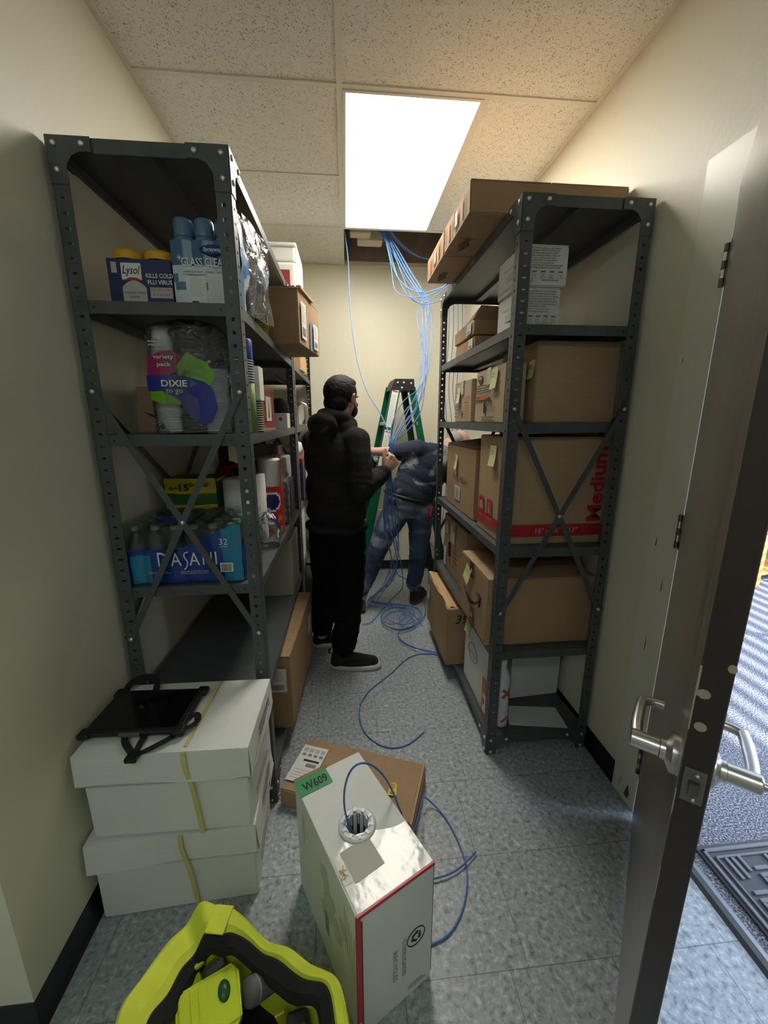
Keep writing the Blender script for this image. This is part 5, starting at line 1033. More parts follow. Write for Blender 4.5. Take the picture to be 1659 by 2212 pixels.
m.add([(0.745, 1.567, 0), (1.012, 1.521, 0), (1.020, 1.655, 0), (0.780, 1.690, 0), (0.745, 1.567, 0.005), (1.012, 1.521, 0.005), (1.020, 1.655, 0.005), (0.780, 1.690, 0.005)], [(0, 3, 2, 1), (4, 5, 6, 7), (0, 1, 5, 4), (1, 2, 6, 5), (2, 3, 7, 6), (3, 0, 4, 7)], 'sheet'); m.build('sheet', t)
# ------------------------------------------------------------------ foreground
def archive_box(label, loc, w, d, h, rz, strap_x, warp=1, seed=1):
    t = thing('archive_box', label, 'archive box', loc, rz); lh = 0.098
    m = carton_body(w, d, h - 0.004, 'card_white', 0.003, None, 0.002, seed); m.build('box_body', t)
    m = MB(); e = 0.012
    def side(f): m.grid(f, 14, 3, 'card_white')
    z0, z1 = h - lh, h
    wob = lambda u: 0.004 + 0.0035 * math.sin(u * 7 + seed) + 0.004 * (u - 0.3) ** 2
    side(lambda u, v: (-e + (w + 2 * e) * u, -e - wob(u) * (1 - v), z0 + lh * v)); side(lambda u, v: (w + e + wob(u) * (1 - v), -e + (d + 2 * e) * u, z0 + lh * v))
    side(lambda u, v: (w + e - (w + 2 * e) * u, d + e, z0 + lh * v)); side(lambda u, v: (-e, d + e - (d + 2 * e) * u, z0 + lh * v))
    side(lambda u, v: (-e + (w + 2 * e) * u, -e - wob(u) * (1 - v) + 0.003, z0 + lh * v)); side(lambda u, v: (w + e + wob(u) * (1 - v) - 0.003, -e + (d + 2 * e) * u, z0 + lh * v))
    m.grid(lambda u, v: (-e + (w + 2 * e) * u, -e + (d + 2 * e) * v, h + 0.0035 * math.sin(u * 3) * math.sin(v * PI) * 0.5), 10, 8, 'card_white'); m.tube([(-e - 0.002, -e - 0.004, z0 + 0.001), (w / 2, -e - wob(0.5), z0), (w + e + 0.002, -e - wob(1.0), z0 + 0.001)], 0.0016, 'grey_card', 6); m.tube([(w + e + wob(0), -e, z0 + 0.001), (w + e + wob(1), d + e, z0 + 0.001)], 0.0016, 'grey_card', 6); m.build('lid', t)  # grey raw edge along the lid bottom also paints the shadow line there
    def pr(mb, X): mb.text('BANKERS', 0.030, 'ink_grey', X, d * 0.42, h - lh + 0.02, d * 0.5, 0.001, 0.02, 0.2); mb.lines(X, d * 0.4, h - lh + 0.008, d * 0.5, 0.008, 1, 'ink_lt', 0.6)
    face_part(t, 'lid_print', FR(w, d, h) @ T(0, 0, e), lambda mb, X: mb.lines(X, d * 0.35, h - 0.075, d * 0.55, 0.045, 2, 'ink_grey', 0.75, 0.1), 0.004)
    face_part(t, 'box_print', FR(w, d, h), lambda mb, X: mb.lines(X, d * 0.2, 0.05, d * 0.6, 0.03, 2, 'ink_grey', 0.6), 0.0045)
    m = MB(); y0 = -e - 0.006
    m.band([(strap_x + 0.005, d + 0.004, h * 0.6), (strap_x + 0.005, d + 0.010, h + 0.001), (strap_x, d * 0.5, h + 0.0055), (strap_x - 0.006, 0.004, h + 0.003)], 0.011, 0.0015, 'yellow_strap', (0, 0, 1))
    m.band([(strap_x - 0.006, y0, h + 0.002), (strap_x - 0.004, y0 - 0.003, h - 0.05), (strap_x + 0.004, y0 + 0.0, h - lh), (strap_x + 0.012, y0 + 0.002, h * 0.42), (strap_x + 0.020, y0 + 0.004, 0.004)], 0.013, 0.0015, 'yellow_strap', (0, -1, 0))
    m.build('yellow_strap', t); return t
archive_box('white archive box on the floor, lower of the two by the left wall', (-0.786, 1.008, 0.001), 0.466, 0.300, 0.297, R(2.8), 0.264, seed=1)
archive_box('white archive box stacked on top, with the black tablet on its lid', (-0.776, 1.018, 0.3045), 0.462, 0.290, 0.297, R(-1.0), 0.300, seed=3)
# tablet in a rugged case with strap
t = thing('tablet', 'black tablet in a rugged case with a hand strap lying on the white archive box', 'tablet', (-0.640, 1.155, 0.6085), R(-2.5))
m = MB(); m.rbox(-0.148, 0.138, -0.098, 0.098, 0.004, 0.020, 'black', 0.007, None, 3)
for (x, y) in ((-0.14, -0.09), (0.13, -0.09), (0.13, 0.09), (-0.14, 0.09)): m.rbox(x - 0.018, x + 0.018, y - 0.018, y + 0.018, 0.003, 0.022, 'black', 0.008, None, 3)
m.rbox(-0.04, 0.02, -0.101, -0.094, 0.006, 0.018, 'grey_dk', 0.002); m.build('case', t)
m = MB(); m.rbox(-0.126, 0.118, -0.082, 0.082, 0.0195, 0.0212, 'screen', 0.0006); o = m.build('screen', t)
m = MB()
m.band([(-0.03, -0.085, 0.0035), (-0.01, -0.120, 0.006), (0.03, -0.158, 0.004)], 0.018, 0.002, 'black_cloth', (0, 0, 1)); m.band([(0.03, -0.09, 0.0035), (0.036, -0.13, 0.006), (0.04, -0.160, 0.004)], 0.018, 0.002, 'black_cloth', (0, 0, 1))
m.band([(0.05, -0.162, 0.004), (0.10, -0.12, 0.006), (0.138, -0.085, 0.010), (0.165, -0.060, 0.012), (0.168, -0.045, 0.022), (0.155, -0.035, 0.024), (0.140, -0.050, 0.016)], 0.020, 0.002, 'black_cloth', (0, 0.2, 1)); m.build('strap', t); m = MB()
m.band([(-0.13, 0.09, 0.006), (-0.128, 0.115, 0.022), (-0.10, 0.126, 0.040), (-0.06, 0.128, 0.045), (-0.035, 0.120, 0.030), (-0.032, 0.10, 0.010)], 0.022, 0.002, 'black_cloth', (0, -1, 0.3)); m.build('strap', t)
m = MB(); m.rbox(0.022, 0.054, -0.186, -0.152, -0.006, 0.010, 'black_gloss', 0.004); m.build('buckle', t)
# flat carton under the cable box
w, d, h = 0.535, 0.275, 0.085
t = carton('flat_carton', 'flat brown carton on the floor with a white label and a small yellow sticker', (-0.298, 1.338, 0.001), (w, d, h), 'card', R(-21.0), None, seed=51, deform=0.003)
X = FT(w, d, h)
def fl_(mb, X):
    mb.rect(X, -0.002, 0.03, 0.115, 0.185, 'paper')
    for k in range(4): mb.rect(X, 0.008 + k * 0.026, 0.180, 0.02, 0.020, 'ink_lt', 0.001); mb.rect(X, 0.011 + k * 0.026, 0.158, 0.016, 0.014, 'ink_grey', 0.001)
    mb.rect(X, 0.03, 0.132, 0.07, 0.010, 'ink', 0.001); mb.rect(X, 0.05, 0.105, 0.045, 0.018, 'ink_grey', 0.001); mb.lines(X, 0.01, 0.04, 0.095, 0.055, 4, 'ink_lt', 0.35, 0.3, 0.001)
face_part(t, 'shipping_label', X @ T(0.004, 0.01, 0), fl_, 0.004)
def yl(mb, X): Y = X @ T(0.425, 0.085, 0) @ RZ(R(6)); mb.poly(Y, [(0, 0.002), (0.004, 0), (0.03, 0), (0.034, 0.004), (0.030, 0.052), (0.026, 0.056), (0.008, 0.056), (0.004, 0.052)], 'yellow'); mb.text('E', 0.016, 'ink', Y, 0.026, 0.006, 0.010, 0.0012, 0.02, 0, PI / 2); mb.lines(Y, 0.006, 0.028, 0.02, 0.024, 3, 'ink', 0.4, 0.2, 0.0012)
face_part(t, 'yellow_sticker', X, yl, 0.004)
face_part(t, 'black_mark', X, lambda mb, X: (mb.rect(X, 0.300, 0.105, 0.035, 0.045, 'ink'), mb.rect(X, 0.318, 0.135, 0.008, 0.006, 'paper', 0.001)), 0.004)
m = MB(); m.box(w - 0.004, w + 0.0055, 0.0, d, 0.010, h - 0.003, 'card_lt'); m.box(w + 0.004, w + 0.010, 0.0, d * 0.97, 0.0, h - 0.02, 'card_dk'); m.build('end_flap', t)
# cable pull box
w, d, h = 0.226, 0.412, 0.410
CB = (-0.001, 0.681, 0.001); CR = R(26.5)
t = thing('cable_box', 'white cable pull box with a round opening and green W609 tape', 'cable box', CB, CR)
m = MB(); HC = (0.103, 0.190); RO = 0.034
# walls and floor as a hollow carton, top with a round hole
def wall(a, b_): m.rbox(a[0], b_[0], a[1], b_[1], 0.0, h - 0.003, 'card_white', 0.0015)
wall((0, 0), (w, 0.004)); wall((0, d - 0.004), (w, d)); wall((0, 0.004), (0.004, d - 0.004)); wall((w - 0.004, 0.004), (w, d - 0.004)); m.box(0.004, w - 0.004, 0.004, d - 0.004, 0.001, 0.005, 'card_white')
def topf(u, v):   # square ring morphing to circle
    a = u * 2 * PI; ca, sa = math.cos(a), math.sin(a)
    tx = min(((w - HC[0]) / ca) if ca > 1e-6 else ((-HC[0]) / ca if ca < -1e-6 else 1e9), ((d - HC[1]) / sa) if sa > 1e-6 else ((-HC[1]) / sa if sa < -1e-6 else 1e9))
    r = RO + (tx - RO) * v; return (HC[0] + r * ca, HC[1] + r * sa, h - 0.001)
ang = sorted({k / 96 for k in range(96)} | {(math.atan2(y, x) % (2 * PI)) / (2 * PI) for x in (-HC[0], w - HC[0]) for y in (-HC[1], d - HC[1])}); ang.append(1.0)
v_ = []; f_ = []
for a in ang: v_ += [topf(a, 0), topf(a, 1)]
for k in range(len(ang) - 1): f_.append((2 * k, 2 * k + 1, 2 * k + 3, 2 * k + 2))
m.add(v_, f_, 'card_white'); m.add([(q[0], q[1], q[2] - 0.003) for q in v_], [tuple(reversed(q)) for q in f_], 'card_white')
m.build('box_body', t)
m = MB(); C_ = T(HC[0], HC[1], h)
m.lathe([(0.033, 0.000), (0.052, 0.000), (0.053, 0.003), (0.050, 0.0065), (0.038, 0.0070), (0.035, 0.004), (0.033, 0.004)], 'bottle_white', C_, 48, close=False)
for k in range(10):
    a = k * PI / 5; Y = C_ @ RZ(a); m.box(0.034, 0.046, -0.004, 0.004, 0.005, 0.0095, 'bottle_white', Y); m.box(0.030, 0.0345, -0.007, 0.0035, -0.075, 0.004, 'bottle_white', Y @ RZ(0.1)); m.box(0.0305, 0.0335, -0.0105, -0.0065, -0.035, 0.003, 'bottle_white', Y)
m.build('outlet_ring', t)
m = MB(); m.lathe([(0.03, -0.006), (0.10, -0.006), (0.10, 0.006), (0.03, 0.006)], 'grey_dk', T(w / 2, d / 2, 0.17) @ Matrix.Rotation(PI / 2, 4, 'Y') if False else T(w / 2, d / 2, 0.02), 30, close=True); m.build('spool', t)
face_part(t, 'green_tape', FT(w, d, h), lambda mb, X: (mb.box(-0.004, 0.103, 0.352, 0.412, -0.0005, 0.0, 'green_tape', X @ RZ(0.0)), mb.text('W609', 0.032, 'ink', X, 0.014, 0.362, 0.080, 0.0008, 0.02)), 0.0015, 'green tape marked W609')
def tw(mb, X):
    mb.grid(lambda u, v: (0.004 + (w - 0.006) * u, 0.003 + (0.145 + 0.02 * math.sin(u * 5)) * v, 0.0006 * noise.noise(Vector((u * 20, v * 14, 0)))), 30, 20, 'tape_white', X)
    mb.rect(X @ T(0.030, 0.062, 0) @ RZ(R(2)), 0, 0, 0.086, 0.084, 'tape_patch', 0.0014); mb.rect(X, 0.004, 0.070, 0.028, 0.030, 'paper', 0.0010)
    for k in range(9): mb.rect(X @ T(0.010 + (k % 3) * 0.004, 0.085 + k * 0.003, 0) @ RZ(k * 1.3), -0.008, 0, 0.016, 0.0018, 'gold', 0.0016 + k * 0.0001)
face_part(t, 'clear_tape', FT(w, d, h), tw, 0.0008)
m = MB(); m.rbox(-0.001, w + 0.001, -0.0025, 0.004, h - 0.008, h + 0.0015, 'red_tape', 0.001); m.rbox(-0.003, 0.010, -0.0025, 0.003, 0.06, h - 0.002, 'red_tape', 0.001); m.rbox(0.009, 0.014, -0.0022, 0.001, 0.03, h - 0.02, 'ink_brown', 0.0005); m.rbox(w - 0.002, w + 0.001, 0.0, 0.06, 0.02, h - 0.012, 'ink_brown', 0.0005); m.build('red_tape', t)
def rc(mb, X):
    X = X @ T(0, 0, 0)
    mb.text('CORRUGATED', 0.013, 'ink_grey', X, 0.128, 0.222, 0.130, 0.001, 0.01, 0, -PI / 2); mb.text('RECYCLES', 0.013, 'ink_grey', X, 0.100, 0.205, 0.105, 0.001, 0.01, 0, -PI / 2)
    Y = X @ T(0.172, 0.200, 0.0); mb.tube([(0.028 * math.cos(a), 0.028 * math.sin(a), 0) for a in [k * PI / 8 for k in range(16)]], 0.0014, 'ink', 5, Y, 2, True)
    for k in range(3): Z = Y @ RZ(k * 2 * PI / 3 + 0.4); mb.prism([(-0.012, 0.008), (0.004, 0.008), (0.004, 0.004), (0.013, 0.011), (0.004, 0.018), (0.004, 0.014), (-0.009, 0.014)], 0, 0.001, 'ink', Z)
    mb.lines(X, 0.15, 0.02, 0.06, 0.02, 2, 'ink_grey', 0.3)
face_part(t, 'recycling_print', FF(w, d, h), rc, 0.0005)
def lf(mb, X):
    for (x, y, s_) in ((0.22, 0.30, 1.0), (0.25, 0.24, 1.3), (0.22, 0.17, 0.9), (0.30, 0.20, 0.8), (0.33, 0.26, 0.7)):
        mb.poly(X, [(x + 0.030 * s_ * (1 + 0.35 * math.sin(3 * k + x * 40)) * math.cos(k * PI / 7), y + 0.040 * s_ * (1 + 0.3 * math.cos(5 * k + y * 30)) * math.sin(k * PI / 7)) for k in range(14)], 'print_pale', 0.0004 + s_ * 0.0002)
    for k in range(5): mb.rect(X, 0.345 + k * 0.012, 0.22 - k * 0.01, 0.004, 0.14, 'ink_lt')
    mb.lines(X @ T(0.075, 0.24, 0) @ RZ(PI / 2), 0, 0, 0.12, 0.020, 2, 'ink_grey', 0.3, 0.1); mb.text('ISO 9001', 0.012, 'ink', X, 0.235, 0.07, 0.06, 0.001, 0, 0, PI / 2) if False else mb.lines(X @ T(0.24, 0.10, 0) @ RZ(PI / 2), 0, 0, 0.08, 0.024, 3, 'ink', 0.5, 0.2)
face_part(t, 'grey_print', FL(w, d, h), lf, 0.0005)
m = MB(); m.box(0.0, 0.11, d - 0.001, d + 0.012, h - 0.003, h, 'card_dk'); m.build('torn_flap', t)
# scrap
t = thing('paper_scrap', 'tiny pale paper scrap on the floor in the aisle', 'scrap', (0.172, 1.861, 0.001)); m = MB(); m.grid(lambda u, v: (0.022 * u, 0.012 * v * (1 - 0.4 * u), 0.001 + 0.003 * math.sin(u * 3)), 4, 3, 'paper'); m.build('scrap', t)
# ------------------------------------------------------------------ tool bag
t = thing('tool_bag', 'open lime yellow tool bag with black trim at the bottom of the view', 'tool bag', (-0.25, 0.50, 0.0))
rim = [(-0.470, 0.560), (-0.458, 0.640), (-0.438, 0.700), (-0.412, 0.752), (-0.376, 0.772), (-0.325, 0.762), (-0.277, 0.742), (-0.183, 0.694), (-0.116, 0.652), (-0.060, 0.608), (-0.028, 0.560), (-0.022, 0.470), (-0.040, 0.360), (-0.110, 0.285), (-0.250, 0.262), (-0.390, 0.290), (-0.455, 0.380), (-0.474, 0.470)]
rim = catmull([Vector((p[0] + 0.25, p[1] - 0.50, 0)) for p in rim], 7, True); N = len(rim); cen = Vector((0, 0.015, 0))
def lw(k):
    p = rim[k % N]; u = min(1, max(0, (-p.x + 0.02) / 0.14)); v = 1 if p.y > 0.0 else 0.6; return 0.010 + 0.038 * u * u * (3 - 2 * u) * v
def ring(k, z, out, zs=0.0, lf=0.0):
    p = rim[k % N]; d_ = (p - cen); q = cen + d_ * (1 + (out - lf * lw(k)) / d_.length); zz = z + (0.020 * math.sin(k * 0.2 + 1) + 0.007 * math.sin(k * 0.51)) * zs
    nz = noise.noise_vector(Vector((q.x * 16, q.y * 16, z * 14))) * 0.007 * (1 if z > 0.1 else 0); return (q.x + nz.x, q.y + nz.y, zz + nz.z)
def loft(prof, mats):
    m = MB()
    for a in range(len(prof) - 1):
        v = [ring(k, *prof[a]) for k in range(N)] + [ring(k, *prof[a + 1]) for k in range(N)]
        m.add(v, [(k, (k + 1) % N, N + (k + 1) % N, N + k) for k in range(N)], mats[a], None, True)
    return m
m = loft([(0.002, -0.05), (0.06, -0.035), (0.16, -0.018, 0.2), (0.26, -0.004, 0.7), (0.325, 0.006, 1), (0.352, 0.004, 1), (0.360, -0.004, 1), (0.356, -0.008, 1, 0.35), (0.354, -0.009, 1, 0.7), (0.345, -0.010, 1, 1.0)], ['black_cloth'] + ['lime_fabric'] * 8)
m.add([ring(k, 0.002, -0.05) for k in range(N)], [tuple(range(N))[::-1]], 'black_cloth'); m.build('fabric_shell', t)
m = loft([(0.3455, -0.0095, 1, 1.0), (0.349, -0.016, 1, 1.0), (0.338, -0.034, 1, 1.0), (0.318, -0.040, 1, 1.0), (0.305, -0.038, 1, 0.9)], ['black_cloth'] * 4); m.build('black_trim', t)
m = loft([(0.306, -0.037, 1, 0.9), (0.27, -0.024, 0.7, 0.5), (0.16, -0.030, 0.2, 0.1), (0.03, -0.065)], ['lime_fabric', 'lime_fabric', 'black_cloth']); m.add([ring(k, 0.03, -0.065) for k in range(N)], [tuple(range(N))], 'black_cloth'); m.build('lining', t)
m = MB(); m.X = T(-0.320 + 0.25, 0.742 - 0.50, 0.372) @ RZ(R(-10)); m.rbox(-0.022, 0.022, -0.040, 0.014, 0.003, 0.008, 'lime_fabric', 0.002); m.rbox(-0.022, 0.022, 0.012, 0.017, -0.05, 0.006, 'lime_fabric', 0.002); o = m.build('pull_tab', t)
# tools inside
def inb(name, label, cat, loc, rot):
    o = thing(name, label, cat, loc); o.rotation_euler = rot; return o
t = inb('power_tool_battery', 'lime power tool battery pack with an oval hole, lying in the tool bag', 'battery pack', (-0.322, 0.622, 0.292), (R(16), R(4), R(24)))
m = MB(); m.prism([(-0.060, -0.042), (0.050, -0.052), (0.064, -0.038), (0.068, 0.030), (0.054, 0.048), (-0.044, 0.046), (-0.060, 0.030)], -0.02, 0.014, 'lime'); m.rbox(-0.055, 0.062, -0.042, 0.042, 0.012, 0.018, 'lime', 0.003)
for x in (-0.030, -0.014): m.rbox(x - 0.002, x + 0.002, -0.038, 0.038, 0.017, 0.0205, 'lime', 0.001)
m.build('housing', t); m = MB(); m.lathe([(0.015, 0.0), (0.015, 0.0012), (0, 0.0012)], 'bounty_green', T(0.034, 0.010, 0.0182) @ Matrix.Diagonal((0.85, 1.2, 1, 1)), 24); m.build('recess', t); m = MB(); m.rbox(-0.054, -0.036, -0.040, -0.010, 0.0182, 0.0195, 'ink_grey', 0.0004); m.build('data_label', t)
t = inb('drill', 'lime and black cordless drill deep in the left of the tool bag', 'drill', (-0.362, 0.694, 0.275), (R(10), R(-6), R(34)))
m = MB(); m.rbox(-0.058, 0.058, -0.002, 0.018, 0.015, 0.040, 'lime', 0.005); m.rbox(-0.020, 0.030, 0.014, 0.022, 0.02, 0.040, 'lime', 0.003); m.rbox(-0.040, 0.0, -0.024, 0.002, -0.03, 0.026, 'lime', 0.006); m.build('body', t); m = MB(); m.rbox(0.004, 0.050, -0.024, -0.003, -0.035, 0.012, 'grey_dk', 0.006); m.build('motor', t)
t = inb('work_light', 'dark grey rounded work light beside the lime battery in the bag', 'work light', (-0.215, 0.665, 0.272), (R(64), R(0), R(-50)))
m = MB(); m.lathe([(0.0, -0.045), (0.020, -0.043), (0.025, -0.03), (0.026, 0.035), (0.022, 0.044), (0.0, 0.046)], 'grey_dk', None, 28, close=False); m.build('body', t); m = MB(); m.lathe([(0.0262, 0.022), (0.0268, 0.0245), (0.0262, 0.027)], 'ink_grey', None, 28, close=False); m.build('ring', t)
t = inb('cable_tester', 'slim black tool with a blue stripe standing in the right of the bag', 'hand tool', (-0.128, 0.600, 0.250), (R(12), R(-4), R(6)))
m = MB(); m.rbox(-0.022, 0.022, -0.014, 0.014, -0.14, 0.050, 'black', 0.006); m.build('body', t); m = MB(); X = FF(0, 0, 0) @ T(0, 0, 0.0145); m.poly(X, [(-0.006, 0.035), (0.008, 0.042), (0.006, 0.004), (-0.006, -0.002)], 'tealtool'); m.rect(X, -0.006, -0.008, 0.012, 0.004, 'bright_steel'); m.lines(X @ T(-0.004, -0.065, 0) @ RZ(PI / 2), 0, -0.008, 0.05, 0.010, 1, 'paper', 0.7, 0.05); m.build('markings', t)
t = inb('putty_knife', 'yellowish flat putty blade standing beside the slim black tool', 'putty knife', (-0.163, 0.612, 0.245), (R(8), R(-10), R(15))); m = MB(); m.rbox(-0.010, 0.010, -0.002, 0.002, -0.11, 0.045, 'goo_yellow', 0.001); m.build('blade', t)
t = inb('power_tool', 'lime and black power tool body with white lettering, nearest in the bag', 'power tool', (-0.262, 0.528, 0.265), (R(8), R(0), R(32)))
m = MB(); m.rbox(-0.055, 0.055, -0.030, 0.030, -0.05, 0.018, 'lime', 0.012, None, 3); m.build('housing', t); m = MB(); m.rbox(-0.036, 0.044, -0.014, 0.024, 0.0165, 0.020, 'black', 0.001); m.text('RYOBI', 0.015, 'white', T(0, 0, 0.020), -0.028, -0.002, 0.062, 0.0005, 0.02); m.build('name_plate', t)
t = inb('screwdriver', 'thin steel screwdriver shaft standing in the dark middle of the bag', 'screwdriver', (-0.188, 0.545, 0.19), (R(-8), R(8), 0)); m = MB(); m.cyl((0, 0, -0.05), (0, 0, 0.09), 0.003, 0.003, 'satin_steel', 10); m.build('shaft', t); m = MB(); m.lathe([(0.010, -0.13), (0.013, -0.11), (0.012, -0.06), (0.008, -0.05)], 'black', None, 14); m.build('grip', t)
t = inb('tape_case', 'blue plastic case at the right bottom edge of the bag', 'case', (-0.120, 0.520, 0.270), (R(10), R(5), R(-10))); m = MB(); m.rbox(-0.035, 0.035, -0.025, 0.025, -0.06, 0.0, 'ink_blue', 0.008); m.build('case', t)
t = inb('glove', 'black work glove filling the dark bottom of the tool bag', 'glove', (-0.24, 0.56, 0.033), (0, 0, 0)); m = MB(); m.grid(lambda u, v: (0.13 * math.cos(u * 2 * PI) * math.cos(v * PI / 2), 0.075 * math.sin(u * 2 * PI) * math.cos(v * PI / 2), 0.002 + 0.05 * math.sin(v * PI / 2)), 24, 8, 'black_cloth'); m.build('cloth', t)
# ------------------------------------------------------------------ hall furniture
t = thing('side_table', 'orange wood side table in the bright hall beyond the door', 'table', (3.72, 3.10, 0.0), R(10))
m = MB(); m.rbox(0, 0.65, 0, 0.65, 0.47, 0.50, 'hall_wood', 0.004); m.rbox(0.02, 0.63, 0.015, 0.035, 0.40, 0.47, 'hall_wood', 0.003); m.rbox(0.015, 0.035, 0.02, 0.63, 0.40, 0.47, 'hall_wood', 0.003); m.build('table_top', t)
for (x, y) in ((0.0, 0.0), (0.585, 0.0), (0.0, 0.585), (0.585, 0.585)): m = MB(); m.rbox(x, x + 0.065, y, y + 0.065, 0, 0.47, 'hall_wood', 0.003); m.build('leg', t)
m = MB(); m.rbox(0.03, 0.62, 0.03, 0.62, 0.10, 0.12, 'hall_wood', 0.003); m.build('lower_shelf', t)
t = thing('armchair', 'burgundy and cream patterned armchair behind the orange side table', 'armchair', (3.75, 3.95, 0.0))
m = MB(); m.rbox(0, 0.75, 0, 0.65, 0.15, 0.45, 'hall_red', 0.04, None, 3); m.build('seat', t); m = MB(); m.rbox(0, 0.75, 0.55, 0.72, 0.30, 0.98, 'hall_red', 0.05, None, 3); m.build('backrest', t)
m = MB(); m.rbox(-0.002, 0.75, -0.004, 0.02, 0.455, 0.60, 'hall_cream', 0.03, None, 3); m.rbox(0.1, 0.7, 0.50, 0.55, 0.5, 0.72, 'hall_cream', 0.02, None, 3); m.build('cushion', t)
for (x, y) in ((0.03, 0.03), (0.66, 0.03), (0.03, 0.62), (0.66, 0.62)): m = MB(); m.rbox(x, x + 0.05, y, y + 0.05, 0, 0.16, 'hall_wood', 0.003); m.build('leg', t)
# ------------------------------------------------------------------ ladder
t = thing('step_ladder', 'green fibreglass step ladder with a black top cap and white labels by the back wall', 'ladder', (0.49, 3.50, 0.0))
def rail(name, p0, p1, wx, wy, mat, lab=False):
    m = MB(); p0 = Vector(p0); p1 = Vector(p1)
    A, L = axis_to(p0, p1, (0, 1, 0)); # x ~ in plane, y along depth
    xx = Vector((0, 1, 0)).cross((p1 - p0).normalized()).normalized()
    X = basis(p0, xx, (0, 1, 0)); X = Matrix(((xx.x, 0, (p1 - p0).normalized().x, p0.x), (xx.y, 1, (p1 - p0).normalized().y, p0.y), (xx.z, 0, (p1 - p0).normalized().z, p0.z), (0, 0, 0, 1)))
    L = (p1 - p0).length; X = X.copy()
    m.box(-wx / 2, wx / 2, -0.002, 0.002, 0, L, mat, X); m.box(-wx / 2, -wx / 2 + 0.004, -0.002, wy, 0, L, mat, X); m.box(wx / 2 - 0.004, wx / 2, -0.002, wy, 0, L, mat, X)
    o = m.build(name, t); q = MB(); q.rbox(-wx / 2 - 0.004, wx / 2 + 0.004, -0.006, wy + 0.006, 0, 0.05, 'black', 0.003, X); q.build('foot', o)
    if lab:
        q = MB(); Y = X @ Matrix(((1, 0, 0, 0), (0, 0, -1, 0), (0, 1, 0, 0), (0, 0, 0, 1)))
        for (a, b_) in ((L - 0.335, L - 0.03), (L - 0.70, L - 0.36)): q.box(-wx * 0.36, wx * 0.36, a, b_, 0.0025, 0.003, 'paper', Y); q.rect(Y, -wx * 0.30, b_ - 0.020, wx * 0.6, 0.010, 'red', 0.0034); q.lines(Y @ T(0, 0, 0.003), -wx * 0.28, a + 0.02, wx * 0.56, b_ - a - 0.06, 16, 'ink_lt', 0.35, 0.2, 0.0006)
        q.build('warning_label', o)
    return o
rail('rail', (-0.43, -0.20, 0), (-0.075, -0.13, 1.79), 0.075, 0.030, 'ladder_green', True); rail('rail', (-0.47, 0.21, 0), (-0.10, 0.12, 1.79), 0.075, -0.030, 'ladder_green')
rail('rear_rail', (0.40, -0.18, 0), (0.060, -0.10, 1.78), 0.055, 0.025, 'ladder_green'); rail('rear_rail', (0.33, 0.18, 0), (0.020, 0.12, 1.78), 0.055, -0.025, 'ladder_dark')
m = MB(); m.add([(-0.125, -0.135, 1.755), (0.075, -0.135, 1.755), (0.085, 0.135, 1.755), (-0.145, 0.135, 1.755), (-0.085, -0.130, 1.845), (0.070, -0.130, 1.845), (0.070, 0.13, 1.845), (-0.10, 0.13, 1.845)], [(0, 3, 2, 1), (4, 5, 6, 7), (0, 1, 5, 4), (1, 2, 6, 5), (2, 3, 7, 6), (3, 0, 4, 7)], 'black'); m.build('top_cap', t)
for (x, z) in ((-0.065, 1.815), (-0.015, 1.815), (0.045, 1.81), (-0.03, 1.775)): m = MB(); m.bolt((x, -0.136, z), (0, -1, 0), 0.008, 'white'); m.build('rivet', t)
for k in range(5):
    z = 0.30 + 0.30 * k; u = z / 1.79; x = -0.45 + 0.36 * u; ya = -0.20 + 0.07 * u; yb = 0.21 - 0.09 * u
    m = MB(); m.rbox(x - 0.045, x + 0.04, ya, yb, z - 0.025, z, 'alu', 0.003); m.build('step', t)
for k in range(4):
    z = 0.35 + 0.38 * k; u = z / 1.79; x = 0.37 - 0.32 * u
    m = MB(); m.rbox(x - 0.006, x + 0.006, -0.18 + 0.07 * u, 0.18 - 0.06 * u, z - 0.012, z + 0.012, 'alu', 0.002); m.build('rear_brace', t)
m = MB(); m.tube([(-0.30, -0.155, 0.78), (-0.02, -0.15, 0.72), (0.25, -0.145, 0.78)], 0.006, 'alu', 6, None, 1); m.build('spreader', t)
